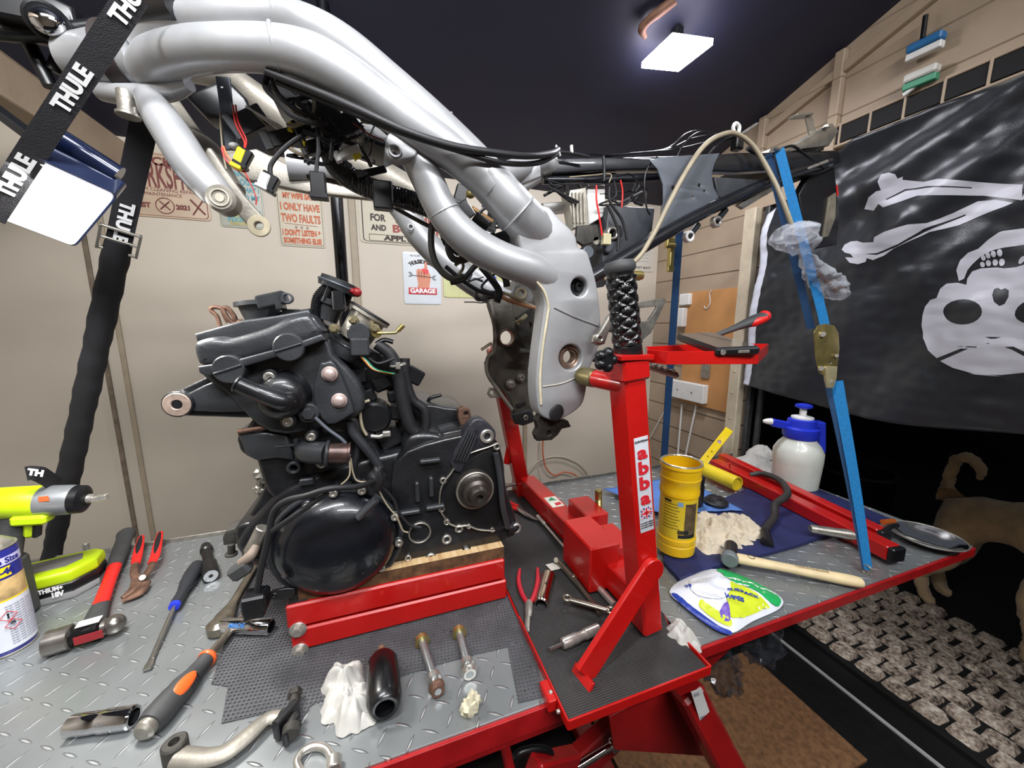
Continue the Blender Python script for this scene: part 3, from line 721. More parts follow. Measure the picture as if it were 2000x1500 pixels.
ff += [tuple(range(nc))[::-1], tuple(nr*nc+j for j in range(nc))]
m = MB(); m.add(vv, ff); m.build('grip', mat('grip_rubber', '#101012', .28, var=.1, coat=.3), t, angle=50)
m = MB(); m.lathe(g1, g1+ga, [(-.002, R0*1.0), (.002, R0*1.12), (.009, R0*1.12), (.015, R0*.95), (.017, R0*.3)], 28); m.build('grip_cap', GRIPB, t)
m = MB(); m.cyl(g0-ga*.012, g0+ga*.008, R0*1.05); m.build('grip_base', BLKP, t)
# far post
f0, f1 = PY(984, 770, 1.06), PY(1019, 950, 1.08)
m = MB(); post(m, f0+(f0-f1)*.45, f1, .045, .045); m.beam(PY(990, 905, 1.08), PY(1000, 850, 1.07)+Vector((-.0, 0, 0)), .02, .02); m.box(f0+(f0-f1)*.45+FR*.05, (.03, .09, .03)); m.build('far_post', RED, t)
m = MB(); m.box(PY(1023, 950, 1.08)+UZ*-.002, (.062, .065, .06), bev=.004); m.build('far_socket', RED, t)
m = MB(); P = PY(990, 948, 1.06); m.bolt(P, (-1, 0, 0), .007, .02, sock=False); m.cyl(P+UX*.03, P-UX*.002, .006); m.build('bolt', STEEL, t)
# cross beam
b0, b1 = Vector((f1.x+.01, 1.06, .895)), Vector((.440, .50, .895))
m = MB(); m.beam(b0, b1, .05, .055, bev=.003); m.build('cross_beam', RED, t)
bd = (b1-b0).normalized()
P = b0+bd*.19+UZ*.0282; m = MB(); m.slab([[(-.018, .03), (.018, .03), (.018, -.03), (-.018, -.03)]], .0005, P, UX, UY, .0002); lb = m.build('label', mat('label_cream', '#d8d6c8', .5, var=.05), t)
m = MB(); m.add([P+Vector(q) for q in ((-.014, .008, .0006), (.010, .006, .0006), (.002, .026, .0006))], [(0, 1, 2)]); m.build('print', mat('print_green', '#1d8a5a', .5, var=0), lb)
m = MB(); m.slab([[(-.004, -.01), (.014, -.006), (.014, -.02), (-.004, -.024)]], .0004, P+UZ*.0005, UX, UY, 0); m.build('red_print', RT, lb)
# sliding adjuster box
c = W(1180, 1065, Z=.93)
m = MB(); m.box((c.x-.03, c.y+.01, .915), (.07, .12, .10), bev=.003); m.box((c.x+.01, c.y+.005, .905), (.09, .09, .085), bev=.003); m.build('slider_box', RED, t)
c2 = W(1143, 1010, Z=.93); m = MB(); m.box((c2.x+.012, c2.y+.01, .915), (.06, .10, .08), bev=.003); m.build('foot_block', RED, t)
q0, q1 = PY(1169, 1012, .78), PY(1169, 957, .78)
m = MB(); pr = [(0, .0095)]; Ls = (q1-q0).length
for i in range(16): pr += [(i*Ls*.7/16, .0095), ((i+.5)*Ls*.7/16, .0083)]
pr += [(Ls*.72, .0095), (Ls*.97, .0095), (Ls, .008)]
m.lathe(q0, q1, pr, 20); m.tube([q0-UZ*.06, q0], .009, smooth=False); m.build('threaded_rod', BRASS, t)
P = PY(1170, 1040, .66); m = MB()
for i in range(4):
    a = 2*math.pi*i/4+.5; m.sphere(P+UX*math.cos(a)*.010+UY*math.sin(a)*.010, .0075, (1, 1, 1.2))
m.cyl(P-UZ*.03, P+UZ*.006, .009); m.build('star_knob', BLKP, t)
P = c2+Vector((.055, -.015, .05)); 
# diagonal brace to the front foot
d0, d1 = PY(1272, 1112, .46), T(1140, 1318, .018)
m = MB(); m.beam(d0, d1, .010, .042, up=(d1-d0).cross(UY), bev=.002); m.cyl(d0+UY*.004, d0-UY*.007, .021)
m.beam(d1+(d0-d1)*.02, d1+(d1-d0).normalized()*.022-UZ*.012, .042, .006, up=UZ); m.build('brace', RED, t)
m = MB(); m.add([Vector(q) for q in ((pb.x-.035, .50, .87), (pb.x-.005, .50, .87), (pb.x-.005, .50, .99), (pb.x-.035, .506, .87), (pb.x-.005, .506, .87), (pb.x-.005, .506, .99))], [(0, 1, 2), (5, 4, 3), (0, 3, 4, 1), (1, 4, 5, 2), (2, 5, 3, 0)]); m.build('gusset', RED, t)
# tray on the post
ty = .47
tp = [W(x, y, Z=1.352) for x, y in ((1270, 683), (1302, 714), (1478, 699), (1502, 672), (1408, 655), (1280, 662))]
tz = 1.347
t2 = thing('tray', 'small red steel tray fixed beside the black grip, holding a phone', 'tray', (tp[1].x, tp[1].y, tz))
TR = [PY(1265, 700, .49), PY(1302, 712, .45), PY(1480, 699, .41), PY(1500, 676, .56), PY(1385, 664, .62), PY(1262, 672, .56)]
TR = [Vector((p.x, p.y, 1.352)) for p in TR]
m = MB(); fl = [(p.x, p.y) for p in TR]; m.slab([fl], .002, (0, 0, 1.352), UX, UY, .0004); m.build('base', RED, t2)
m = MB(); m.beam(pt+UZ*.004+UX*.028, Vector((TR[0].x+.01, TR[0].y+.01, 1.354)), .03, .006); m.build('bracket', RED, t2)
m = MB()
for i in range(6):
    a, b_ = TR[i], TR[(i+1) % 6]; m.beam(a+UZ*.008, b_+UZ*.008, .0022, .02, bev=.0004)
m.build('rim', RED, t2)
ph = thing('phone', 'black smartphone lying tilted in the red tray', 'phone', TR[1]+Vector((.08, .06, .012)))
A = [PY(x, y, Y_) for x, y, Y_ in ((1396, 683, .422), (1484, 681, .418))]
a = PY(1398, 689, .425); b_ = PY(1486, 685, .40); cc = PY(1268, 668, .56)
ux = (b_-a).normalized(); vy = (cc-a); vy = (vy-ux*vy.dot(ux)).normalized(); un = ux.cross(vy)
wl_ = (b_-a).length; ll = .16
if un.z < 0: un = -un
R = Matrix((ux, vy, un)).transposed(); pcn = a+ux*wl_/2+vy*ll/2+un*.0
m = MB(); m.box(pcn, (wl_, ll, .012), R, .003); m.build('case', BLKP, ph)
m = MB(); m.box(pcn+un*.0065, (wl_*.9, ll*.95, .0015), R, .0005); m.build('screen', mat('glass_screen', '#2b2b30', .06, var=0, coat=.8), ph)
m = MB(); m.cyl(pcn-vy*ll*.5+ux*-.022-un*0, pcn-vy*(ll*.5+.001)-ux*.022, .004); m.box(pcn-vy*ll*.5+ux*.008, (.016, .002, .004), R); m.build('port', STEEL, ph)
# red and grey handle lying over the tray
kn = thing('screwdriver', 'grey and red screwdriver handle sticking up from the red tray', 'screwdriver', PY(1400, 655, .56))
k0, k1 = PY(1396, 656, .585), PY(1500, 615, .56)
kd = (k1-k0).normalized(); kL = (k1-k0).length
m = MB(); m.tube([k0+kd*kL*s_ for s_ in (0, .12, .4, .7, .92)], [.006, .0068, .0085, .0135, .0130], n=20, flat=.8); m.build('handle', GRIPB, kn)
m = MB(); m.tube([k0+kd*kL*s_-UZ*.002-UY*.003 for s_ in (.55, .7, .9)], [.004, .0125, .0115], n=16, flat=.8); m.sphere(k0+kd*kL*.93, .0135, (.9, .9, .9)); m.build('handle_inlay', REDP, kn)
m = MB(); m.tube([k0-kd*.03-UZ*.0, k0], .003, smooth=False); m.build('shaft', STEEL, kn)
# footrest hanger on the far side (triangular bracket) and toothed peg

# ------------------------------------------------------------------ the engine, removed and standing on the plank
en = thing('motorcycle_engine', 'bare black motorcycle engine standing on the pine plank', 'engine', (.03, .78, EZ))
ENG_MIN = EZ+.0008
def eslab(name, px, Y, depth, m_, holes=(), bevel=.006, sm=4, parent=en, clampz=True):
    m = MB(); m.yslab(px, Y, depth, holes, bevel, sm)
    if clampz: m.v = [Vector((v.x, v.y, max(v.z, ENG_MIN))) for v in m.v]
    return m.build(name, m_, parent)
# lower crankcase
eslab('crankcase', [(470, 1045), (500, 1010), (560, 955), (690, 905), (790, 880), (850, 850), (930, 835), (968, 862), (985, 900), (990, 950), (1008, 1025), (1004, 1045), (975, 1065), (915, 1090), (850, 1108), (770, 1122), (690, 1140), (600, 1140), (500, 1105), (462, 1075)], .70, .24, BLK, bevel=.01, sm=3)
eslab('crankcase_side', [(770, 905), (830, 868), (905, 850), (945, 838), (975, 868), (984, 910), (990, 960), (1012, 1030), (985, 1060), (900, 1092), (830, 1110), (768, 1120), (765, 1000)], .672, .05, BLK, bevel=.005, sm=2)
# sump / rear block behind, rear top casting
eslab('gearbox_top', [(790, 800), (835, 790), (870, 796), (905, 800), (918, 815), (925, 860), (900, 900), (800, 910), (760, 880)], .76, .17, BLK, bevel=.005, sm=2)
eslab('starter_cover', [(800, 852), (840, 845), (872, 855), (885, 885), (878, 925), (840, 935), (800, 925), (785, 885)], .685, .08, BLK, bevel=.012, sm=4)
# cylinder block
eslab('cylinder_block', [(470, 850), (505, 800), (470, 740), (500, 700), (620, 660), (665, 745), (700, 800), (735, 870), (760, 940), (690, 975), (560, 985), (520, 960), (500, 900)], .71, .24, BLK, bevel=.008, sm=2)
eslab('cylinder_head', [(400, 740), (395, 715), (500, 690), (628, 655), (650, 690), (700, 745), (712, 800), (660, 830), (560, 850), (500, 830), (440, 770)], .69, .27, BLK2, bevel=.008, sm=2)
eslab('front_casting', [(465, 842), (520, 836), (600, 850), (640, 900), (620, 985), (560, 1030), (480, 1060), (452, 1042), (470, 1030), (505, 975), (520, 935), (510, 905), (485, 892), (468, 880)], .74, .2, BLK, bevel=.006, sm=2)
# cam cover: lower flange, domed body, upper steps
eslab('cover_flange', [(388, 728), (386, 716), (450, 706), (560, 676), (628, 652), (634, 664), (560, 692), (450, 724), (400, 735)], .66, .30, BLK2, bevel=.003, sm=1)
eslab('cam_cover', [(380, 700), (376, 672), (395, 662), (420, 658), (450, 660), (520, 640), (560, 620), (600, 612), (618, 628), (628, 656), (560, 680), (450, 710), (395, 716)], .675, .28, BLK2, bevel=.012, sm=3)
eslab('cover_ridge', [(384, 668), (379, 652), (450, 632), (470, 626), (540, 616), (604, 604), (610, 622), (560, 640), (450, 664)], .71, .22, BLK2, bevel=.004, sm=1)
for (x, y, r) in ((450, 720, 27), (566, 678, 27)):
    P = PY(x, y, .668); m = MB(); m.cyl(P+UY*.03, P+FR*.010, rp(r, P), 30, bev=.08); m.tube([P+FR*.0105+UX*-rp(r*.85, P)-UZ*.006, P+FR*.0105+UX*rp(r*.85, P)+UZ*.006], .0018, smooth=False); m.build('cam_end_cap', BLK2, en)
for a in (((396, 690), (420, 668)), ((430, 672), (470, 650))):
    pass
# ignition coil / breather on top
P0, P1 = PY(516, 632, .80), PY(506, 588, .80); R0 = rp(34, P0)
m = MB(); m.lathe(P0, P1, [(0, R0*.8), ((P1-P0).length*.8, R0*1.05), ((P1-P0).length*.82, R0*1.25), ((P1-P0).length, R0*1.22), ((P1-P0).length+.001, R0*.9)], 28); m.build('breather_cup', BLK2, en)
m = MB(); m.beam(PY(505, 592, .76), PY(560, 580, .76), .03, .022); m.beam(PY(540, 590, .76), PY(552, 588, .76), .036, .028); m.build('coil_connector', BLK2, en)
m = MB(); m.beam(PY(556, 584, .76), PY(562, 583, .76), .02, .018); m.ring(PY(560, 582, .745), FR, .009, .006, .012); m.build('plug_socket', GREYM, en)
m = MB(); m.tube([PY(a, b, .80) for a, b in ((545, 612), (600, 606), (628, 600))], .005, flat=.5); m.box(PY(572, 612, .79), (.03, .03, .014)); m.build('reed_pipe', BLK2, en)
m = MB(); m.tube([PY(a, b, .80) for a, b in ((430, 637), (424, 618), (412, 606), (418, 600), (434, 604), (446, 622), (458, 632), (470, 628))], .0035); m.tube([PY(a, b, .82) for a, b in ((446, 630), (436, 606), (444, 602), (456, 616), (462, 628), (474, 627))], .0045, flat=.6); m.build('wire_bracket', RUST, en)
# engine mount arm
eslab('mount_arm', [(322, 792), (330, 775), (350, 762), (400, 738), (425, 726), (500, 720), (560, 760), (540, 800), (500, 816), (430, 815), (345, 812), (328, 806)], .70, .035, BLK, bevel=.004, sm=2)
eslab('arm_web', [(348, 784), (400, 752), (470, 735), (500, 790), (480, 804), (370, 803)], .694, .01, BLK2, bevel=.003, sm=2)
P = PY(346, 790, .688); m = MB(); m.cyl(P+UY*.06, P, rp(26, P), 32, bev=.06); m.build('mount_boss', BLK, en)
m = MB(); m.ring(P+FR*.002, FR, rp(23, P), rp(9, P), .004); m.lathe(P+UY*.004, P+FR, [(0, rp(10, P)), (.003, rp(9, P)), (.001, rp(4, P))], 20); m.build('mount_bush', mat('worn_steel_pink', '#c2ab9d', .45, .5, var=.3, scale=80), en)
# water pump
P = PY(551, 775, .668); R0 = rp(47, P); m = MB()
m.lathe(P+UY*.03, P+FR, [(0, R0*1.02), (.012, R0*1.04), (.016, R0*.98), (.034, R0*.95), (.044, R0*.80), (.05, R0*.5), (.051, .001)], 36); m.build('water_pump', BLK, en)
for (x, y) in ((526, 736), (563, 823)):
    Q = PY(x, y, .664); m = MB(); m.cyl(Q+UY*.03, Q, .0115); m.build('pump_lug', BLK, en); m = MB(); m.bolt(Q, FR, .0078, .004); m.build('bolt', STEEL, en)
s0, s1, s2 = PY(556, 785, .63), PY(500, 765, .628), PY(461, 748, .628); R0 = rp(16, s2)
m = MB(); m.tube([s0+UY*.03, s0, s1, s2], [R0*1.15, R0*1.15, R0*1.0, R0*.96], n=24, cap=True); dd = (s2-s1).normalized()
m.torus(s2-dd*.002, dd, R0*.96, .002); m.build('coolant_stub', BLK, en)
m = MB(); m.cyl(s2-dd*.004, s2+dd*.0006, R0*.82); m.build('stub_bore', BLKR, en)
# thermostat elbow
q0, q1, q2 = PY(600, 882, .672), PY(640, 886, .655), PY(684, 886, .655); R0 = rp(21, q2)
m = MB(); m.tube([q0+UY*.02, q0, q1], [R0*.9, R0*1.0, R0*1.05], n=24); dd = (q2-q1).normalized(); m.torus(q1, dd, R0*1.1, .003); m.lathe(q1-dd*.002, q2, [(0, R0*1.2), (.004, R0*1.2), (.004, R0)], 24); m.build('thermostat_elbow', BLK2, en)
m = MB(); m.lathe(q1, q2, [(0, R0*.95), ((q2-q1).length-.004, R0*.95), ((q2-q1).length-.003, R0*1.05), ((q2-q1).length, R0*1.05), ((q2-q1).length, R0*.8), (.01, R0*.75)], 28, cap=False); m.build('elbow_sleeve', mat('stained_sleeve', '#4c3a36', .35, .5, var=.5, scale=50), en)
for (x, y) in ((608, 853), (628, 905)):
    Q = PY(x, y, .664); m = MB(); m.cyl(Q+UY*.05, Q, .010); m.build('elbow_lug', BLK, en); m = MB(); m.bolt(Q, FR, .0068, .004); m.build('bolt', STEEL, en)
Q = PY(573, 915, .690); m = MB(); m.ring(Q, FR, .011, .006, .03); m.build('threaded_boss', BLK2, en)
# bracket plate with two domed bolts
eslab('side_bracket', [(622, 716), (634, 708), (656, 712), (690, 795), (684, 812), (640, 830), (612, 780)], .668, .03, BLK2, bevel=.004, sm=3)
for (x, y) in ((644, 730), (663, 782)):
    Q = PY(x, y, .668); m = MB(); m.cyl(Q+UY*.01, Q+FR*.004, .0125); m.sphere(Q+FR*.003, .0105, (1, .7, 1)); m.build('domed_bolt', mat('bolt_pinkish', '#c9b3ad', .35, .5, var=.15), en)
Q = PY(604, 806, .672); m = MB(); m.cyl(Q+UY*.03, Q+FR*.006, .016, 24); m.cyl(Q+FR*.005, Q+FR*.012, .010, 6); m.build('oil_plug', BLK2, en)
m = MB(); m.tube([PY(a, b, .665) for a, b in ((615, 815), (640, 838), (665, 856), (675, 866))], .003); m.build('drain_tube', GREYM, en)
# clutch / alternator cover
P = PY(662, 1052, .675); R0 = rp(112, P)
m = MB(); m.lathe(P+UY*.04, P+FR, [(0, R0), (.040, R0), (.052, R0*.985), (.064, R0*.94), (.075, R0*.86), (.084, R0*.74), (.091, R0*.56), (.095, R0*.34), (.0965, .001)], 56)
Rz = Matrix.Identity(3)
m.v = [Vector((P.x+(v.x-P.x)*1.0, v.y, P.z+(v.z-P.z)*.93)) for v in m.v]; o = m.build('clutch_cover', mat('gloss_black_cover', '#12141a', .3, .15, var=.4, scale=14, bump=.25, bscale=60, coat=.3), en)
m = MB(); Rr = R0*1.03; m.v = []; m.torus(P+FR*.012, FR, Rr, .0055, 56, 10); m.v = [Vector((P.x+(v.x-P.x), v.y, P.z+(v.z-P.z)*.93)) for v in m.v]; m.build('cover_flange_ring', BLK2, en)
eslab('cover_tail', [(470, 1080), (500, 1060), (560, 1040), (600, 1040), (600, 1125), (560, 1130), (500, 1112), (472, 1100)], .66, .05, BLK, bevel=.012, sm=3, clampz=False)
m = MB(); a, b_ = PY(700, 1010, .592), PY(735, 975, .592); m.beam(a, b_, .008, .018, up=FR, bev=.003); m.tube([a, b_], .010, smooth=False, flat=.6, flatdir=UZ); m.build('cover_rib', BLK2, en)
for (x, y) in ((707, 958), (651, 963), (771, 1009), (779, 1059), (745, 1108), (600, 990), (560, 1120), (618, 1150)):
    Q = PY(x, y, .650); m = MB(); m.cyl(Q+UY*.03, Q, .0095); m.build('cover_lug', BLK, en); m = MB(); m.bolt(Q, FR, .0068, .005); m.build('bolt', STEEL, en)
# open sprocket chamber with the gasket edge, shaft and its bolt eyes
C0 = PY(925, 962, .668); R0 = rp(62, C0)
eslab('sprocket_recess', [(958, 880), (915, 900), (885, 925), (870, 960), (870, 995), (880, 1020), (905, 1030), (965, 1032), (980, 985), (978, 920)], .6705, .004, mat('recess_black', '#07070a', .5, var=.3), bevel=.001, sm=3)
m = MB(); gk = [PY(a, b, .668) for a, b in ((966, 868), (950, 874), (918, 885), (895, 902), (880, 925), (868, 940), (860, 960), (859, 992), (868, 1010), (874, 1020), (892, 1028), (912, 1026), (935, 1034), (966, 1036))]
m.tube(gk, .0030, n=8, flat=.6); 
for (x, y, r) in ((971, 873, .0075), (866, 940, .0065), (863, 995, .0065), (873, 1021, .006), (897, 1034, .0085), (916, 1029, .005), (962, 1036, .005)):
    m.ring(PY(x, y, .666), FR, r, r*.5, .006, 20)
m.build('gasket_face', ALU, en)
P = PY(925, 952, .67); m = MB(); m.lathe(P, P+FR, [(0, rp(38, P)), (.012, rp(37, P)), (.016, rp(33, P)), (.018, rp(28, P)), (.030, rp(26, P)), (.034, rp(20, P)), (.046, rp(18, P)), (.050, rp(15, P)), (.050, rp(7, P)), (.042, rp(5, P)), (.042, .0001)], 40); m.build('output_shaft', mat('oily_dark_steel', '#4a4541', .35, .7, var=.35, scale=40), en)
m = MB(); m.torus(P+FR*.014, FR, rp(35, P), .0025); m.build('shaft_collar', ALU, en)
m = MB(); m.tube([PY(968, 885, .66), PY(976, 930, .66), PY(982, 990, .66), PY(992, 1030, .66)], .006); m.build('case_rib', BLK2, en)
for (x, y, r, ri) in ((820, 1042, 22, 19), (873, 1055, 9.5, 5), (842, 1091, 9.5, 5), (797, 1091, 6, 3.5), (912, 1079, 8, 4.5), (1009, 1033, 10, 5.5)):
    Q = PY(x, y, .667); m = MB(); m.ring(Q, FR, rp(r, Q), rp(ri, Q), .012); m.build('bush_ring', STEEL if r != 22 else ALU, en)
    m = MB(); m.cyl(Q+UY*.03, Q+UY*.006, rp(ri*1.05, Q)); m.build('bore', BLKR, en)
    if x == 1009: m = MB(); m.tube([Q+UY*.006+UX*-.02, Q+UY*.010], .012, smooth=False); m.cyl(Q+UY*.1, Q+UY*.006, rp(11, Q)); m.build('rear_lug', BLK, en)
# pivot lug arm upper right
eslab('pivot_lug', [(880, 905), (905, 850), (925, 820), (945, 820), (968, 842), (966, 862), (948, 872), (925, 880), (900, 925)], .665, .03, mat('worn_black_casting', '#34343a', .4, .35, var=.4, scale=60, bump=.3), bevel=.004, sm=2)
Q = PY(952, 853, .66); m = MB(); m.ring(Q, FR, rp(14, Q), rp(7, Q), .012); m.build('pivot_bush', STEEL, en)
m = MB(); m.cyl(Q+UY*.02, Q+UY*.008, rp(8, Q)); m.build('bore', BLKR, en)
for i in range(5):
    m = MB(); m.tube([PY(886+i*6, 898+i*1, .660), PY(915+i*4, 838+i*3, .660)], .0016, smooth=False); m.build('case_fin', BLK2, en)
eslab('rear_bracket', [(896, 800), (905, 795), (918, 800), (922, 830), (900, 832), (895, 815)], .73, .02, RUST, ((910, 808, 4),), bevel=.002, sm=1)
m = MB(); m.tube([PY(a, b, .80) for a, b in ((836, 785), (840, 778), (852, 774), (862, 771))], .004); m.build('clip', BLKP, en)
# solenoid / filter canister in the valley between head and gearbox
Q = PY(733, 815, .72); m = MB(); m.cyl(Q+UY*.05, Q+FR*.01, rp(30, Q), 30, bev=.15); m.build('oil_filter', BLKP, en)
m = MB(); m.tube([PY(a, b, .705) for a, b in ((722, 782), (706, 790), (704, 812), (708, 835), (716, 850))], .0028); m.build('filter_tube', CORD, en)
m = MB(); m.tube([PY(a, b, .70) for a, b in ((724, 852), (740, 853), (748, 850))], .004); m.box(PY(755, 847, .70), (.014, .01, .010)); m.build('sensor_plug', STEEL, en)
m = MB()
for (x, y, s_) in ((690, 770, 20), (720, 770, 18), (780, 800, 22), (760, 850, 26), (700, 860, 20), (770, 770, 16), (745, 745, 20), (700, 730, 22), (670, 700, 20)):
    Q = PY(x, y, .76); m.box(Q, (rp(s_, Q)*1.6, .06, rp(s_, Q)*1.4), Matrix.Rotation(random.uniform(-.5, .5), 3, 'Y'), .004)
m.build('inlet_casting', BLK, en)
# throttle body
eslab('inlet_manifold', [(640, 640), (690, 660), (740, 690), (770, 690), (790, 720), (770, 760), (700, 760), (650, 720)], .74, .14, BLK, bevel=.008, sm=3)
a, b_ = PY(676, 688, .735), PY(722, 615, .735); R0 = rp(36, b_); L = (b_-a).length; dd = (b_-a).normalized()
m = MB(); m.lathe(a-dd*.01, b_, [(0, R0*.8), (.012, R0*.95), (L*.35, R0*.95)], 32); m.torus(a+dd*.012, dd, R0*.95, .002); m.build('inlet_rubber', BLK2, en)
m = MB(); m.lathe(a+dd*L*.32, b_, [(0, R0*.82), (L*.3, R0*.88), (L*.6, R0*.95), (L*.62, R0*1.12), (L*.70, R0*1.12), (L*.70, R0*.9), (L*.45, R0*.86)], 36, cap=False); m.build('throttle_body', ALU, en)
m = MB(); m.torus(a+dd*L*1.03, dd, R0*1.06, .003); m.build('gasket', BLKR, en)
Q = PY(701, 652, .69); m = MB(); m.cyl(Q+UY*.02, Q+FR*.006, rp(21, Q), 30, bev=.08); m.build('throttle_sensor', BLK2, en)
m = MB(); Q2 = PY(703, 672, .688); m.beam(Q2+UZ*.01, Q2-UZ*.02, .03, .02, up=FR); m.build('sensor_plug', BLK2, en)
for k, (c_, dx) in enumerate((('#c77b22', 0), ('#b8b8b0', 3), ('#20845c', 6))):
    m = MB(); m.tube([PY(a_+dx, b2, .685) for a_, b2 in ((700, 682), (704, 695), (712, 705), (730, 722), (765, 730))], .0011, n=6); m.build('sensor_wire', mat('wire_%d' % k, c_, .5, var=0), en)
m = MB(); m.cyl(PY(735, 650, .69)+UY*.02, PY(735, 650, .69), .009); m.tube([PY(737, 651, .69), PY(773, 650, .69), PY(778, 645, .69), PY(787, 636, .69)], .0026, smooth=False); m.tube([PY(777, 646, .69), PY(788, 635, .69)], .0042, smooth=False); m.build('throttle_lever', BRASS, en)
for (x, y) in ((652, 642), (732, 641), (690, 625)):
    Q = PY(x, y, .69); m = MB(); m.bolt(Q, FR, .006, .008, sock=False); m.cyl(Q+UY*.03, Q, .008); m.build('bolt', mat('brassy_bolt', '#8e8468', .4, .8, var=.3), en)
# stepper / vacuum unit
a, b_ = PY(636, 625, .755), PY(664, 548, .755); L = (b_-a).length; dd = (b_-a).normalized(); R0 = rp(34, b_)
m = MB(); m.lathe(a, b_, [(0, R0*.62), (L*.35, R0*.7), (L*.38, R0*.85), (L*.5, R0*.85), (L*.52, R0*.55), (L*.78, R0*.55)], 28)
m.lathe(a+dd*L*.76, b_, [(0, R0*1.0), (L*.10, R0*1.06), (L*.13, R0*1.06), (L*.14, R0*1.0), (L*.24, R0*.98), (L*.25, R0*.8)], 32); m.build('idle_valve', BLK2, en)
m = MB(); m.torus(a+dd*L*.88, dd, R0*1.04, .0022); m.build('valve_band', GREYM, en)
m = MB(); uu_, vv_, _ = frame_axes(dd)
for k in range(3):
    an = 2.2+k*2.1; m.cyl(a+dd*L*.4+(uu_*math.cos(an)+vv_*math.sin(an))*R0*.7, a+dd*L*.78+(uu_*math.cos(an)+vv_*math.sin(an))*R0*.7, .006, 12)
m.box(PY(662, 588, .72), (.02, .02, .035)); m.build('valve_posts', BLKP, en)
m = MB(); Q = PY(697, 571, .735); m.tube([PY(680, 566, .735), Q], .005, smooth=False); m.sphere(Q, .0085); m.build('red_cap', mat('dark_red_rubber', '#9c2426', .4, var=.1), en)
m = MB(); pth = crom([tuple(PY(a_, b2, .74)) for a_, b2 in ((640, 560), (622, 580), (617, 605), (618, 625), (628, 640), (640, 645))], 14); rr_ = [.0078+.0016*(i % 2) for i in range(len(pth))]; m.tube([Vector(p) for p in pth], rr_, n=14, smooth=False); m.build('corrugated_hose', BLKP, en)
# hoses
def hose(name, L, Y, r, m_=BLKR, par=en, n=12, flat=1):
    m = MB(); Ys = Y if isinstance(Y, (list, tuple)) else [Y]*len(L)
    m.tube([PY(a_, b2, y) for (a_, b2), y in zip(L, Ys)], r, n=n, flat=flat); return m.build(name, m_, par)
hose('coolant_hose', [(735, 672), (760, 690), (772, 715), (780, 740), (786, 780), (800, 830), (812, 845)], .70, [.010, .011, .012, .012, .012, .012, .011])
hose('coolant_hose', [(790, 700), (792, 740), (805, 780), (828, 800), (832, 830), (826, 850)], .73, .010)
hose('hose', [(686, 825), (690, 845), (710, 870), (730, 895), (742, 915)], .69, .0085, mat('hose_grey', '#26272b', .5, var=.2))
m = MB(); Q = PY(777, 713, .692); m.torus(Q, (PY(780, 740, .7)-PY(772, 700, .7)), .0125, .0022); m.box(Q+FR*.013, (.008, .006, .012)); m.build('hose_clip', STEEL, en)
m = MB(); m.tube([PY(735, 672, .70), PY(750, 664, .70), PY(768, 668, .70)], .006, flat=.7); m.build('fuel_joint', BLKP, en)
m = MB(); m.box(PY(808, 732, .75), (.034, .04, .03), Matrix.Rotation(.55, 3, 'Y'), .003); m.build('square_connector', BLKP, en)
hose('cable', [(770, 700), (740, 710), (720, 700)], .69, .0025)
# wiring across the clutch cover and down
m = MB(); m.sphere(PY(736, 935, .64), .014, (1, .7, 1.5), warp=.3); m.build('rubber_boot', BLKR, en)
hose('alternator_cable', [(735, 938), (700, 950), (645, 954), (600, 968), (560, 978), (535, 1000), (524, 1050), (508, 1120), (500, 1180)], [.64, .60, .585, .59, .61, .62, .62, .62, .62], .0048)
hose('cable', [(640, 962), (600, 990), (560, 1018), (530, 1038)], [.59, .592, .60, .62], .0042)
hose('cable', [(740, 945), (768, 975), (778, 1000), (800, 1025), (822, 1030)], .655, .003)
hose('thin_cable', [(735, 948), (755, 985), (775, 1010), (786, 1035), (797, 1040)], .645, .0014, CORD)
hose('thin_cable', [(683, 900), (682, 930), (662, 950), (655, 955)], .64, .0014, CORD)
hose('thin_cable', [(685, 895), (690, 925), (700, 940), (730, 940)], .65, .0014, CORD)
m = MB(); m.box(PY(500, 1172, .62), (.034, .03, .028), bev=.003); m.box(PY(499, 1188, .62)+UZ*.004, (.028, .024, .03), bev=.002); m.build('cable_connector', BLKP, en)
m = MB(); m.yslab([(525, 1160), (545, 1152), (575, 1150), (572, 1165), (550, 1172), (530, 1172)], .64, .006, ((536, 1162, 4),), .0015, 2); m.build('tab', BLKP, en)
# bits at the front lower corner
a, b_ = PY(490, 1078, .66), PY(514, 1030, .66); m = MB(); m.cyl(a, b_, .0105); m.cyl(a-(b_-a)*.25, a, .008); m.build('pressure_sensor', ALU, en)
m = MB(); m.tube([PY(470, 1100, .64), PY(490, 1085, .64), PY(500, 1066, .65)], [.007, .008, .006]); m.build('sensor_boot', mat('clay_boot', '#77695e', .6, var=.3), en)
m = MB(); m.box(PY(470, 1113, .64), (.03, .02, .022), Matrix.Rotation(-.5, 3, 'Y'), .004); m.build('sensor_plug', GRIPB, en)
eslab('front_foot', [(462, 1030), (500, 1020), (540, 1030), (545, 1075), (520, 1090), (470, 1080), (460, 1060)], .71, .07, BLK, bevel=.006, sm=2)
m = MB(); m.yslab([(434, 1052), (440, 1038), (470, 1028), (478, 1040), (474, 1062), (436, 1066)], .76, .04, bevel=.003); m.cyl(PY(452, 1062, .76), PY(452, 1082, .76), .006); m.cyl(PY(452, 1080, .76), PY(452, 1084, .76), .010); m.build('mount_foot', DKG, en)
m = MB(); m.tube([PY(a_, b2, .70) for a_, b2 in ((465, 843), (500, 838), (530, 832), (545, 825))], .0042); m.build('bleed_pipe', RUST, en)
eslab('front_tensioner', [(462, 845), (520, 845), (560, 850), (575, 900), (540, 895), (500, 900), (480, 890)], .70, .03, BLK2, bevel=.004, sm=1)
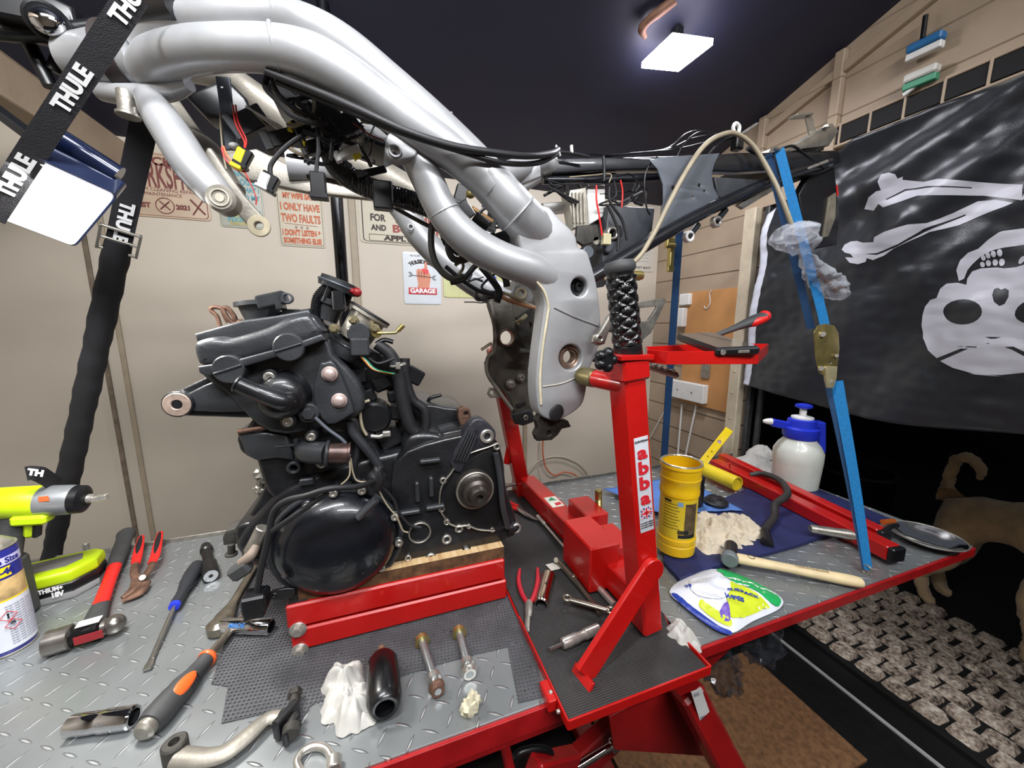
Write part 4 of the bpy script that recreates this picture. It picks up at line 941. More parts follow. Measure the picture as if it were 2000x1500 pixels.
m = MB()
for (x, y, r) in ((508, 925, .010), (512, 940, .008), (506, 955, .008), (512, 968, .006)): m.sphere(PY(x, y, .92), r*1.3, warp=.5, seed=x)
m.build('far_side_fitting', ALU, en)
hose('loom', [(640, 820), (690, 820), (700, 870), (690, 930), (720, 945)], .70, .006)
"""detail castings"""
for (x, y, w_, h_, Y_) in ((600, 940, 26, 14, .70), (840, 900, 40, 8, .668), (842, 950, 8, 40, .668), (815, 960, 8, 40, .668), (800, 1000, 40, 8, .668), (850, 990, 36, 8, .668), (700, 990, 1, 1, .7), (580, 880, 8, 50, .705), (560, 870, 40, 6, .705)):
    Q = PY(x, y, Y_); m = MB(); m.box(Q, (rp(w_, Q), .012, rp(h_, Q)), bev=.002); m.build('case_rib', BLK2, en)

# ------------------------------------------------------------------ the motorcycle frame hanging above
fr = thing('motorcycle_chassis', 'silver tubular motorcycle frame with black rear subframe and loose wiring, hung above the bench', 'motorcycle frame', (.33, .78, 1.14))
def ftube(name, L, m_=SILV, par=fr, n=20, flat=1.0, k=8, mul=1.0):
    """L: (px, py, Y, radius in px)"""
    P = [PY(a_, b2, y) for a_, b2, y, r in L]; m = MB()
    m.tube(P, [rp(q[3], p)*mul for q, p in zip(L, P)], n=n, flat=flat, k=k); return m.build(name, m_, par)
# near pair of spars from the steering head
ftube('upper_spar', [(280, 95, .74, 26), (305, 62, .72, 31), (360, 42, .68, 31), (440, 33, .64, 31), (540, 34, .62, 32), (610, 55, .60, 34), (680, 98, .595, 36), (760, 165, .59, 36), (840, 235, .59, 36), (910, 305, .59, 38), (965, 365, .592, 40), (1010, 415, .598, 41), (1055, 464, .630, 42), (1095, 512, .69, 40)])
ftube('lower_spar', [(288, 142, .74, 34), (310, 118, .71, 38), (370, 100, .66, 38), (450, 94, .62, 38), (540, 98, .60, 40), (610, 115, .585, 42), (680, 155, .58, 42), (750, 205, .58, 40), (830, 262, .58, 38), (900, 310, .585, 36), (960, 365, .588, 34)])
def weld(x, y, Y_, r, dx, dy, w_=.0028, k=1.0):
    P = PY(x, y, Y_); Q = PY(x+dx, y+dy, Y_); m = MB(); m.torus(P, Q-P, rp(r, P)*k, w_, 40, 8); m.build('weld_bead', SILV, fr)
weld(540, 34, .62, 32, 10, .5); weld(540, 98, .60, 40, 10, .8); weld(1012, 417, .595, 41, 10, 11, .0018); weld(868, 415, .60, 31, 6, 12, .0014); weld(860, 258, .595, 39, 10, 9, .0018)
# lower branch
ftube('lower_branch', [(775, 262, .60, 20), (800, 290, .60, 27), (832, 345, .60, 31), (855, 395, .60, 31), (885, 440, .60, 32), (930, 480, .60, 33), (985, 508, .60, 32), (1045, 530, .607, 33), (1088, 560, .625, 30)])
# lug with hole
m = MB(); m.yslab([(752, 285), (757, 262), (775, 252), (800, 262), (815, 285), (812, 305), (790, 312), (768, 312), (754, 300)], .575, .02, ((772, 293, 8),), .003, 3); m.build('tank_lug', SILV, fr)
m = MB(); Q = PY(772, 293, .572); m.ring(Q, FR, rp(13, Q), rp(8.5, Q), .004); m.build('lug_ring', SILV, fr)
# pivot plate, near side
pl_ = [(1010, 440), (1060, 400), (1092, 425), (1122, 455), (1128, 475), (1131, 484), (1146, 490), (1154, 510), (1166, 555), (1172, 600), (1174, 650), (1166, 690), (1152, 722), (1145, 765), (1136, 792), (1110, 812), (1085, 822), (1058, 812), (1050, 785), (1048, 740), (1054, 680), (1062, 620), (1064, 590), (1055, 565), (1038, 545), (1030, 520)]
m = MB(); m.yslab(pl_, .588, .045, ((1132, 560, 18), (1115, 698, 25)), .004, 3, 3); m.build('pivot_plate', SILV, fr)
m = MB(); m.tube([PY(a_, b2, .5875) for a_, b2 in ((1057, 790), (1055, 740), (1060, 680), (1069, 620), (1071, 598), (1063, 570), (1048, 550))], .0022); m.build('plate_edge', CREAM, fr)
m = MB(); m.tube([PY(a_, b2, .5875) for a_, b2 in ((1082, 600), (1120, 618), (1168, 636))], .0016, n=6); m.build('plate_seam', SILV, fr)
m = MB(); m.tube([PY(a_, b2, .5878) for a_, b2 in ((1060, 755), (1100, 748), (1140, 730))], .0014, n=6); m.build('plate_seam', SILV2, fr)
Q = PY(1115, 698, .600); m = MB(); m.ring(Q, FR, rp(25, Q), rp(17, Q), .03, 36); m.ring(Q+UY*.006, FR, rp(19, Q), rp(13, Q), .02, 36); m.build('pivot_bush', mat('copper_steel', '#8f7a6c', .4, .7, var=.3, scale=60), fr)
Q = PY(1132, 560, .606); m = MB(); m.cyl(Q+UY*.02, Q, rp(18, Q)); m.bolt(Q+UX*-.004, FR, .0075, .006); m.build('recessed_bolt', BLKP, fr)
Q = PY(1087, 806, .585); m = MB(); m.sphere(Q, rp(15, Q), (1, .25, 1.15), Matrix.Rotation(.5, 3, 'Y')); m.build('drain_opening', BLKR, fr)
m = MB(); m.yslab([(1048, 822), (1058, 806), (1080, 818), (1110, 822), (1116, 834), (1098, 838), (1090, 850), (1078, 860), (1050, 862), (1046, 850), (1052, 838)], .60, .02, ((1072, 846, 5),), .002, 1); m.build('stand_lug', mat('grimy_black', '#26231f', .6, .3, var=.4, bump=.4), fr)
# engine hanger tubes at front
ftube('down_tube', [(290, 190, .72, 22), (312, 225, .70, 30), (345, 275, .68, 33), (380, 330, .66, 33), (420, 375, .65, 30), (430, 388, .65, 26)])
Q = PY(429, 386, .615); m = MB(); m.cyl(Q+UY*.03, Q, rp(26, Q), 30, bev=.2); m.build('tube_boss', SILV2, fr)
m = MB(); m.torus(Q+FR*.0005, FR, rp(15, Q), .0012); m.cyl(Q+UY*.002, Q+FR*.001, rp(8, Q)); m.build('boss_bolt', mat('cream_steel', '#c9c3b2', .4, .5, var=.15), fr)
ftube('down_tube', [(330, 200, .88, 18), (375, 270, .86, 22), (410, 300, .80, 22), (440, 350, .76, 20), (460, 375, .74, 18)], SILV2)
m = MB(); m.yslab([(400, 296), (412, 288), (440, 330), (480, 385), (520, 430), (523, 445), (512, 457), (496, 456), (470, 425), (440, 385), (410, 330)], .70, .014, ((505, 441, 8),), .003, 2); m.build('hanger_arm', SILV2, fr)
Q = PY(505, 441, .697); m = MB(); m.ring(Q, FR, rp(20, Q), rp(8, Q), .004); m.build('hanger_eye', CREAM, fr)
# steering head
a, b_ = PY(150, 75, .80), PY(215, 195, .78)
m = MB(); hp = [PY(140, 115, .80), PY(185, 120, .79), PY(240, 120, .77), PY(290, 118, .75)]; m.tube(hp, [rp(r_, p) for r_, p in zip((38, 46, 52, 48), hp)], n=28); m.build('steering_head', SILV, fr)
m = MB(); Q0, Q1 = PY(243, 118, .77), PY(246, 118, .77); m.tube([PY(230, 118, .77), PY(262, 118, .765)], [rp(60, Q0), rp(60, Q0)], n=28, smooth=False); m.build('rubber_band', mat('brown_rubber', '#2b2322', .6, var=.2), fr)
ftube('gusset_tube', [(200, 180, .78, 16), (250, 185, .75, 18), (330, 180, .72, 16), (370, 165, .70, 12)])
m = MB(); Q0, Q1 = PY(246, 178, .74), PY(250, 222, .74); m.cyl(Q0, Q1, .011); m.cyl(Q1, Q1+(Q1-Q0)*.15, .014); m.build('stop_bolt', ALU, fr)
# yoke and bar stubs left, out of frame mostly
m = MB(); m.tube([PY(-60, 55, .80), PY(60, 66, .80), PY(180, 55, .80), PY(260, 40, .80)], .011); m.tube([PY(255, 28, .72), PY(350, 14, .66)], [.016, .018], smooth=False); m.build('handlebar', BLKP, fr)
m = MB(); m.yslab([(-60, -20), (60, -30), (140, 10), (150, 60), (60, 60), (-60, 30)], .80, .04, bevel=.006); m.box(PY(40, 30, .79), (.05, .04, .03)); m.build('top_yoke', BLKP, fr)
m = MB(); m.sphere(PY(92, 42, .765), .017, (1.1, .7, 1)); m.build('yoke_nut', CHR, fr)
m = MB(); m.cyl(PY(92, 42, .80), PY(94, 44, .772), .024); m.build('nut_seat', BLKP, fr)
for (a_, b2, c_, d_) in ((45, 60, 100, 170), (130, 75, 105, 140), (180, 100, 150, 160)):
    m = MB(); m.tube([PY(a_, b2, .83), PY(c_, d_, .83)], .009, smooth=False); m.build('yoke_stay', BLKP, fr)
# spars on the far side, seen from inside
ftube('far_spar', [(330, 120, .85, 30), (440, 150, .92, 24), (520, 205, .95, 26), (640, 290, .96, 27), (760, 350, .97, 27), (870, 420, .97, 26), (950, 500, .96, 26)], SILV2)
ftube('far_branch', [(560, 320, .97, 30), (650, 330, .98, 26), (720, 345, .98, 24), (780, 400, .98, 25), (820, 460, .98, 25), (870, 510, .97, 25), (940, 560, .96, 26), (990, 580, .96, 24)], SILV)
m = MB(); m.yslab([(430, 300), (500, 290), (620, 350), (700, 372), (760, 372), (740, 390), (600, 375), (480, 350)], .97, .02, bevel=.003); m.build('far_web', SILV2, fr)
Q = PY(802, 443, .945); m = MB(); m.ring(Q, FR, rp(6, Q), rp(4, Q), .004); m.build('far_hole_ring', SILV, fr)
# far pivot plate: grimy inner face with opening
fpz = [(958, 580), (1010, 545), (1040, 560), (1050, 600), (1050, 680), (1032, 720), (1036, 760), (1042, 800), (1040, 820), (1022, 830), (1004, 822), (1002, 795), (990, 770), (960, 740), (950, 710), (966, 685), (968, 640), (960, 610)]
m = MB(); m.yslab(fpz, .93, .03, ((991, 660, 14),), .004, 2); m.build('far_pivot_plate', mat('grimy_plate', '#55514a', .5, .4, var=.35, scale=35, bump=.4), fr)
Q = PY(991, 660, .925); m = MB(); m.ring(Q, FR, rp(18, Q), rp(14, Q), .02); m.build('far_pivot_ring', mat('copper_steel', '#8f7a6c', .4, .7), fr)
m = MB(); m.tube([PY(a_, b2, .925) for a_, b2 in ((957, 588), (964, 620), (966, 680), (952, 700), (952, 730), (975, 765), (1000, 800))], .005); m.build('far_plate_edge', SILV2, fr)
for (x, y, r) in ((1018, 738, .009), (998, 751, .010), (1026, 815, .009)):
    Q = PY(x, y, .918); m = MB(); m.cyl(Q+UY*.02, Q, r*1.3); m.bolt(Q, FR, r*.8, .005); m.build('plate_bolt', ALU, fr)
m = MB(); m.yslab([(952, 770), (956, 758), (975, 758), (985, 772), (978, 778), (958, 777)], .935, .008, ((961, 767, 4),), .002, 1); m.build('far_tab', SILV2, fr)
m = MB(); m.yslab([(1008, 790), (1028, 783), (1028, 790), (1012, 797)], .924, .004, bevel=.0005); m.build('slot', BLKR, fr)
m = MB(); m.yslab([(1000, 810), (1034, 800), (1044, 812), (1042, 825), (1022, 832), (1006, 828)], .915, .01, bevel=.003); m.build('rubber_foot', BLKR, fr)
# cast lugs between plates
m = MB(); m.yslab([(1000, 580), (1012, 548), (1030, 545), (1040, 560), (1042, 585), (1028, 592), (1008, 590)], .80, .02, ((1019, 573, 6),), .003, 2); m.build('cross_lug', SILV, fr)
Q = PY(1019, 573, .795); m = MB(); m.ring(Q, FR, rp(12, Q), rp(7, Q), .006); m.build('lug_bush', CREAM, fr)
Q = PY(940, 576, .86); m = MB(); m.ring(Q, FR, rp(12, Q), rp(7, Q), .02); m.tube([Q+UY*.01+UX*.01, PY(975, 575, .86)], .01, smooth=False); m.build('cross_lug', DKG, fr)
m = MB(); m.yslab([(1010, 620), (1040, 600), (1052, 640), (1050, 680), (1030, 690), (1010, 650)], .87, .015, ((1034, 635, 5),), .002, 1); m.tube([PY(1014, 685, .87), PY(1052, 690, .87)], .008, smooth=False); m.build('cross_bracket', DKG, fr)
m = MB(); m.tube([PY(940, 683, .93), PY(960, 670, .93)], .004, smooth=False); m.build('pin', CREAM, fr)
# black trim inside the near spars and under it
ftube('main_cable', [(520, 140, .60, 6), (620, 180, .58, 8), (700, 215, .56, 8), (790, 256, .548, 8), (880, 285, .545, 8), (960, 298, .55, 7), (1030, 305, .57, 6), (1075, 300, .62, 6), (1090, 292, .66, 5)], BLKR, n=12)
ftube('main_cable', [(540, 160, .61, 5), (640, 200, .59, 5), (720, 235, .57, 5), (800, 265, .552, 5), (900, 296, .55, 5), (980, 318, .56, 5), (1050, 318, .60, 5), (1088, 300, .66, 5)], BLKR, n=12)
m = MB(); m.yslab([(520, 150), (600, 170), (700, 225), (770, 262), (750, 285), (690, 262), (650, 268), (600, 235), (560, 200), (530, 180)], .70, .10, bevel=.006, sm=2); m.build('airbox_duct', BLKP, fr)
m = MB(); m.yslab([(360, 185), (440, 150), (480, 190), (500, 240), (450, 235), (400, 225)], .80, .05, bevel=.006, sm=1); m.build('inner_duct', BLKP, fr)
m = MB(); m.yslab([(420, 148), (448, 150), (462, 290), (440, 292)], .72, .006, ((432, 168, 3),), .001); m.build('strap_bracket', GREYM, fr)
m = MB(); m.sphere(PY(458, 285, .715), .006, (1.3, 1, .8)); m.build('bracket_clip', WHITE, fr)


# ------------------------------------------------------------------ rear subframe
def fslab(name, px, Y, depth, m_=BLKS, holes=(), bevel=.003, sm=0, par=fr):
    m = MB(); m.yslab(px, Y, depth, holes, bevel, sm); return m.build(name, m_, par)
fslab('top_rail', [(1062, 322), (1075, 308), (1190, 306), (1290, 310), (1440, 298), (1560, 296), (1620, 300), (1620, 325), (1440, 335), (1270, 330), (1190, 332), (1068, 340)], .70, .025, BLKS)
fslab('top_rail', [(1062, 322), (1190, 308), (1600, 296), (1600, 315), (1068, 340)], .88, .025, BLKS)
fslab('rail_bracket', [(1000, 330), (1030, 318), (1055, 318), (1058, 345), (1020, 360), (1000, 350)], .66, .02, SILV)
m = MB(); m.tube([PY(a, b, .71) for a, b in ((1060, 352), (1180, 352), (1300, 345))], .008, smooth=False); m.build('cross_tube', BLKS, fr)
m = MB(); m.tube([PY(1150, 545, .66), PY(1300, 455, .67), PY(1400, 402, .68), PY(1530, 345, .70), PY(1620, 318, .72)], [.0145, .0145, .0135, .012, .011], n=18); m.build('lower_rail', BLKS, fr)
m = MB(); m.tube([PY(1170, 530, .92), PY(1400, 400, .90), PY(1600, 320, .86)], .012); m.build('lower_rail', BLKS, fr)
fslab('side_plate', [(1268, 312), (1300, 306), (1406, 299), (1396, 318), (1390, 340), (1394, 365), (1404, 386), (1376, 402), (1284, 452), (1290, 425), (1296, 395), (1295, 360), (1284, 330)], .672, .003, GREYM, ((1315, 367, 4), (1366, 362, 3.5), (1376, 373, 2.5), (1352, 385, 2.5)), .0008)
fslab('undertray', [(1190, 400), (1280, 406), (1275, 450), (1180, 560), (1176, 500)], .70, .10, mat('tray_grey', '#34373c', .45, .1, var=.15), bevel=.004)
fslab('tail_guard', [(1395, 345), (1480, 350), (1500, 380), (1440, 395), (1402, 384)], .71, .06, mat('tray_grey', '#34373c', .45))
fslab('relay_box', [(1108, 372), (1145, 366), (1150, 440), (1120, 446)], .70, .03, mat('relay_alu', '#b9b4a6', .4, .4, var=.15), bevel=.002)
for i in range(4): m = MB(); m.beam(PY(1118+i*7, 376, .697), PY(1120+i*7, 436, .697), .003, .006, up=FR); m.build('relay_fin', ALU, fr)
fslab('ecu_box', [(1146, 362), (1182, 360), (1184, 420), (1150, 440)], .72, .04, WHITE, bevel=.003)
fslab('battery_strap', [(1060, 396), (1140, 390), (1142, 405), (1064, 414)], .75, .04, WHITE)
for (x, y, r, m_) in ((1188, 478, 14, GREYM), (1165, 470, 8, STEEL), (1208, 452, 12, BLKR), (1150, 492, 12, GREYM)):
    Q = PY(x, y, .69); m = MB(); m.cyl(Q+UY*.03, Q, rp(r, Q)); m.build('rubber_mount', m_, fr)
m = MB(); Q = PY(1198, 455, .685); m.ring(Q, FR, rp(12, Q), rp(8, Q), .02); m.build('socket_ring', STEEL, fr)
m = MB(); m.box(PY(1184, 468, .68), (.018, .012, .022)); m.build('wire_connector', mat('cream_connector', '#b8b08c', .5, var=.1), fr)
fslab('cross_bracket', [(1128, 440), (1168, 438), (1172, 470), (1140, 480), (1125, 470)], .69, .01, DKG)
for (x, y) in ((1403, 432), (1349, 461)):
    Q = PY(x, y, .68); m = MB(); m.ring(Q, FR, rp(11, Q), rp(5, Q), .012); m.build('mounting_washer', WHITE if x < 1400 else STEEL, fr)
    m = MB(); m.tube([Q+UY*.006, PY(x+14, y-22, .69)], .007, smooth=False); m.build('washer_stay', BLKS, fr)
fslab('chrome_stay', [(1440, 400), (1500, 365), (1512, 372), (1452, 408)], .70, .01, mat('galvanised', '#a9a59b', .3, .8, var=.2))
m = MB(); m.tube([PY(975, 345, .64), PY(1030, 328, .68), PY(1075, 322, .715)], .020); m.build('rail_joint', SILV, fr); m = MB(); m.tube([PY(1010, 370, .90), PY(1070, 330, .89)], .016); m.build('rail_joint', SILV, fr)
# tail end: latch plate, bracket and lamp box
fslab('tail_box', [(1500, 305), (1560, 295), (1640, 292), (1646, 318), (1600, 340), (1520, 345), (1500, 330)], .72, .16, BLKP, bevel=.006)
m = MB(); m.yslab([(1498, 304), (1506, 290), (1560, 280), (1590, 262), (1626, 240), (1638, 256), (1620, 284), (1570, 290), (1530, 300)], .715, .05, bevel=.0015); m.build('latch_plate', mat('galvanised', '#a9a59b', .3, .8), fr)
m = MB(); q = PY(1588, 268, .73); m.beam(q, PY(1578, 226, .73), .004, .024, up=UX); m.beam(PY(1580, 226, .73), PY(1548, 228, .73), .024, .004); m.build('latch_bracket', mat('galvanised', '#a9a59b', .3, .8), fr)
m = MB(); q = PY(1613, 250, .71); m.bolt(q, UZ, .007, .006, sock=False); m.build('bolt', STEEL, fr)
m = MB(); m.tube([PY(a, b, .70) for a, b in ((1435, 262), (1432, 250), (1437, 241), (1444, 248), (1442, 262))], .004); m.build('lock_loop', WHITE, fr)
m = MB(); m.box(PY(1440, 278, .71), (.022, .02, .035)); m.build('seat_lock', BLKP, fr)
m = MB(); m.tube([PY(1448, 262, .71), PY(1478, 242, .71)], .003, smooth=False); m.build('lock_rod', STEEL, fr)
for (L, r_, mm) in (([(1500, 350), (1560, 335), (1615, 315)], .004, STEEL), ([(1510, 300), (1545, 285), (1570, 300), (1610, 330)], .003, BLKP), ([(1460, 290), (1500, 312), (1520, 340)], .005, BLKP)):
    hose('tail_cable', L, .70, r_, mm, fr)
fslab('number_plate_hanger', [(1585, 335), (1630, 325), (1636, 380), (1640, 425), (1635, 478), (1600, 485), (1575, 470), (1560, 380)], .74, .02, BLKP, bevel=.003, sm=1)
m = MB(); m.yslab([(1620, 385), (1634, 375), (1632, 425), (1618, 462), (1608, 464)], .735, .006, bevel=.001); o = m.build('reflector_stay', mat('worn_bracket', '#8a8374', .5, .5, var=.3), fr)
m = MB(); m.tube([PY(1634, 362, .733), PY(1636, 382, .733)], .0022, smooth=False); m.build('red_wire', REDP, fr)
# ------------------------------------------------------------------ wiring loom under the spars
LOOM = mat('taped_loom', '#1c1c1e', .32, var=.4, scale=80, bump=.8, bscale=180)
hose('taped_loom', [(640, 250), (650, 310), (680, 345), (740, 375), (800, 392), (850, 412), (880, 430)], [.66, .67, .68, .68, .68, .68, .68], [.012, .016, .017, .016, .016, .015, .012], LOOM, fr, n=14)
m = MB()
rr = random.Random(5)
lp = [Vector(p) for p in crom([tuple(PY(a, b, .68)) for a, b in ((650, 310), (680, 345), (740, 375), (800, 392), (850, 412), (880, 430))], 6)]
for i in range(1, len(lp)-1):
    for k in (0, .5):
        q = lp[i]+(lp[i+1]-lp[i])*k; dr = (lp[i+1]-lp[i-1]).normalized()+Vector((rr.uniform(-.35, .35), 0, rr.uniform(-.35, .35))); m.torus(q, dr, .0158, .0016, 18, 5)
m.build('loom_tape', mat('tape_gloss', '#2b2b2d', .18, var=.2), fr)
m = MB(); m.tube([PY(a, b, .70) for a, b in ((600, 345), (680, 362), (760, 400), (830, 438), (900, 470))], .007, flat=.45); m.build('fuel_rail', DKG, fr)
m = MB(); m.box(PY(748, 383, .66), (.030, .02, .042), bev=.002); m.build('loom_connector', BLKP, fr)
m = MB(); m.box(PY(735, 385, .662), (.010, .02, .034), bev=.002); m.build('loom_clip', STEEL, fr)
def conn(x, y, Y_, w_, h_, ang, m_=BLKP, nm='wire_connector'):
    m = MB(); Q = PY(x, y, Y_); R = Matrix.Rotation(ang, 3, 'Y'); m.box(Q, (w_, w_*.7, h_), R, .0015); m.box(Q+R@Vector((0, 0, -h_*.55)), (w_*1.2, w_*.85, h_*.25), R, .001); return m.build(nm, m_, fr)
conn(622, 360, .62, .020, .030, 0, BLKP); conn(614, 352, .618, .009, .012, 0, WHITE, 'white_plug')
conn(526, 355, .62, .020, .020, .5, BLKP); conn(516, 352, .615, .012, .018, .4, WHITE, 'white_plug')
conn(478, 308, .64, .015, .022, .5, BLKP); conn(468, 307, .638, .011, .024, .4, mat('yellow_plug', '#e3cf0c', .4, var=.05), 'yellow_plug')
conn(600, 252, .68, .020, .026, 1.2); conn(568, 246, .675, .006, .012, .2, mat('yellow_plug', '#e3cf0c', .4), 'yellow_plug')
conn(612, 288, .66, .018, .026, 1.2); conn(593, 284, .655, .006, .012, .2, mat('yellow_plug', '#e3cf0c', .4), 'yellow_plug')
conn(560, 270, .69, .022, .05, 1.2); conn(492, 240, .70, .03, .045, 1.0, mat('relay_dark', '#2a2e36', .45, var=.1))
conn(682, 298, .64, .012, .034, 1.1, WHITE, 'white_plug'); conn(698, 304, .64, .009, .010, 1.1, mat('yellow_plug', '#e3cf0c', .4), 'yellow_plug')
conn(730, 335, .66, .010, .04, 1.25); conn(1005, 548-8, .80, .010, .014, -.4, mat('yellow_plug', '#e3cf0c', .4), 'yellow_plug')
conn(1020, 625-3, .85, .009, .028, .9, mat('cream_connector', '#b8b08c', .5), 'cream_plug')
conn(640, 235, .66, .03, .03, .3); conn(680, 245, .66, .028, .03, 1.0); conn(660, 270, .655, .02, .03, .6)
conn(935, 440, .68, .03, .03, .6); conn(985, 465, .68, .024, .04, 1.2); conn(905, 415, .70, .03, .03, .9)
conn(900, 380, .72, .022, .03, .3); conn(960, 430, .72, .02, .03, .3); conn(925, 470, .74, .03, .03, .2)
m = MB(); m.sphere(PY(919, 379, .69), .0085, (1, 1, .9)); m.build('brass_nut', BRASS, fr)
m = MB(); m.box(PY(948, 402, .71), (.012, .01, .008), Matrix.Rotation(.5, 3, 'Y')); m.build('blue_plug', mat('blue_plug', '#3f74c9', .4, var=.05), fr)
m = MB(); m.box(PY(942, 420, .705), (.045, .01, .006), Matrix.Rotation(.5, 3, 'Y')); m.build('copper_plate', mat('copper_brown', '#8b6b42', .4, .6, var=.4), fr)
WIRES = [
 ([(620, 252), (585, 268), (555, 290), (530, 320), (528, 340)], .64, .0032, BLKR),
 ([(620, 250), (622, 290), (618, 330), (618, 345)], .63, .0028, BLKR),
 ([(628, 250), (640, 262), (670, 275), (705, 290), (725, 325)], .64, .003, BLKR),
 ([(455, 205), (460, 240), (472, 265), (478, 280), (476, 295)], .68, .0012, REDP),
 ([(460, 205), (466, 240), (480, 270), (480, 285), (476, 295)], .68, .0012, REDP),
 ([(433, 288), (440, 310), (460, 330), (480, 336)], .65, .0012, REDP),
 ([(436, 285), (445, 306), (465, 326), (482, 334)], .65, .0012, mat('wire_orange', '#e8602a', .4, var=0)),
 ([(478, 335), (490, 360), (500, 385), (500, 400)], .67, .0009, REDP),
 ([(430, 220), (432, 260), (436, 300), (442, 330)], .70, .0012, CORD),
 ([(480, 208), (520, 232), (545, 245), (562, 262)], .69, .0018, WHITE),
 ([(486, 210), (522, 238), (548, 252), (562, 268)], .69, .0016, WHITE),
 ([(490, 214), (520, 244), (550, 262), (564, 270)], .69, .0012, CORD),
 ([(524, 145), (518, 170), (540, 195), (570, 225), (610, 240), (640, 240)], .62, .0035, BLKR),
 ([(530, 148), (545, 185), (580, 215), (625, 232)], .62, .003, BLKR),
 ([(690, 240), (720, 262), (750, 275)], .62, .0012, mat('wire_brown', '#7a2a22', .4, var=0)),
 ([(885, 425), (850, 430), (842, 460), (846, 500), (862, 530), (885, 545), (905, 540)], .66, .0055, mat('hose_olive', '#32322c', .5, var=.2)),
 ([(900, 440), (880, 455), (876, 485), (885, 505), (905, 508), (925, 495)], .65, .0058, mat('hose_olive', '#32322c', .5)),
 ([(855, 440), (866, 470), (872, 480), (895, 498)], .70, .003, mat('hose_green', '#1f3430', .5, var=.1)),
 ([(880, 552), (905, 545), (930, 518), (950, 512), (975, 525), (990, 545)], .70, .005, BLKR),
 ([(870, 520), (900, 545), (935, 568), (965, 575)], .72, .004, BLKR),
 ([(890, 480), (905, 520), (890, 540)], .74, .003, CORD),
 ([(975, 575), (990, 585), (1010, 592), (1040, 600), (1052, 602)], .80, .0045, mat('wire_copper_tan', '#b07a55', .5, var=.15)),
 ([(982, 572), (1000, 578), (1030, 594), (1056, 606)], .80, .0040, CORD),
 ([(1000, 580), (1003, 620), (1000, 640)], .84, .0008, CORD),
 ([(940, 520), (960, 545), (975, 570), (970, 590)], .80, .008, BLKR),
 ([(960, 525), (985, 540), (990, 560)], .80, .008, BLKR),
 ([(1165, 362), (1165, 390), (1170, 420), (1176, 460)], .675, .0018, REDP),
 ([(1212, 352), (1216, 375), (1214, 405)], .68, .0016, REDP),
 ([(1186, 400), (1200, 430), (1208, 455), (1206, 490)], .675, .003, BLKR),
 ([(1190, 365), (1192, 395), (1215, 430), (1225, 470)], .678, .0028, BLKR),
 ([(1064, 350), (1100, 360), (1140, 358)], .69, .0015, BLKR),
 ([(1070, 365), (1110, 385), (1130, 395)], .69, .0025, BLKR),
 ([(1060, 340), (1090, 375), (1125, 400)], .70, .003, BLKR),
 ([(1085, 296), (1120, 300), (1150, 306)], .68, .003, BLKR),
 ([(1145, 300), (1200, 303), (1260, 298), (1320, 292), (1380, 278), (1430, 264)], .70, .0022, BLKP),
 ([(1180, 306), (1250, 300), (1310, 290), (1350, 272), (1400, 262), (1432, 262)], .705, .0022, BLKP),
 ([(1230, 300), (1300, 292), (1340, 262), (1370, 256), (1400, 262)], .71, .0022, BLKP),
 ([(1280, 470), (1310, 420), (1330, 380), (1370, 320), (1405, 280), (1430, 268)], .69, .003, BLKP),
 ([(1290, 380), (1308, 340), (1330, 290), (1358, 262), (1385, 258)], .69, .0024, BLKP),
 ([(1205, 345), (1230, 340), (1248, 360), (1240, 375)], .69, .0016, BLKP),
 ([(1180, 352), (1180, 330), (1180, 308)], .665, .0028, BLKP),
 ([(1284, 305), (1260, 340), (1262, 400), (1270, 420)], .68, .0018, BLKP),
 ([(640, 160), (700, 220), (740, 245), (760, 262)], .66, .004, BLKR),
]
for k, (L, Y_, r_, m_) in enumerate(WIRES): hose('wire', L, Y_, r_, m_, fr, n=8)
rr = random.Random(11)
for (x0, y0, x1, y1, Y_, n_) in ((560, 190, 730, 320, .66, 22), (880, 400, 1010, 520, .72, 16), (1060, 340, 1260, 400, .72, 14), (900, 510, 1000, 590, .80, 6)):
    for k in range(n_):
        a = (rr.uniform(x0, x1), rr.uniform(y0, y1)); pts = [a]
        for q in range(3): a = (min(x1, max(x0, a[0]+rr.uniform(-45, 60))), min(y1, max(y0, a[1]+rr.uniform(-35, 40)))); pts.append(a)
        hose('wire', pts, Y_+rr.uniform(-.03, .03), rr.choice((.0012, .002, .003)), rr.choice((BLKR, BLKR, BLKP, BLKP, CORD, GREYM)), fr, n=6)
hose('braided_cable', [(1178, 545), (1240, 510), (1275, 460), (1305, 400), (1340, 335), (1375, 285), (1410, 263), (1440, 262), (1475, 290), (1510, 350), (1530, 395), (1548, 445)], [.66, .655, .65, .65, .65, .655, .67, .68, .68, .66, .64, .63], .0050, CORD, fr)
for (x, y) in ((690, 250), (640, 205), (600, 215), (560, 190)):
    m = MB(); m.box(PY(x, y, .68), (.035, .03, .018), Matrix.Rotation(.6, 3, 'Y'), .003); m.build('coil_block', BLKP, fr)
# ties standing up near the joint
m = MB(); m.tube([PY(1085, 284, .66), PY(1090, 292, .66), PY(1094, 305, .66)], .002); m.tube([PY(1116, 284, .68), PY(1117, 300, .68)], .003, smooth=False); m.build('cable_tie', WHITE, fr)
m = MB(); m.tube([PY(1178, 305, .665), PY(1181, 345, .665)], .0028, smooth=False); m.build('cable_tie', BLKP, fr)

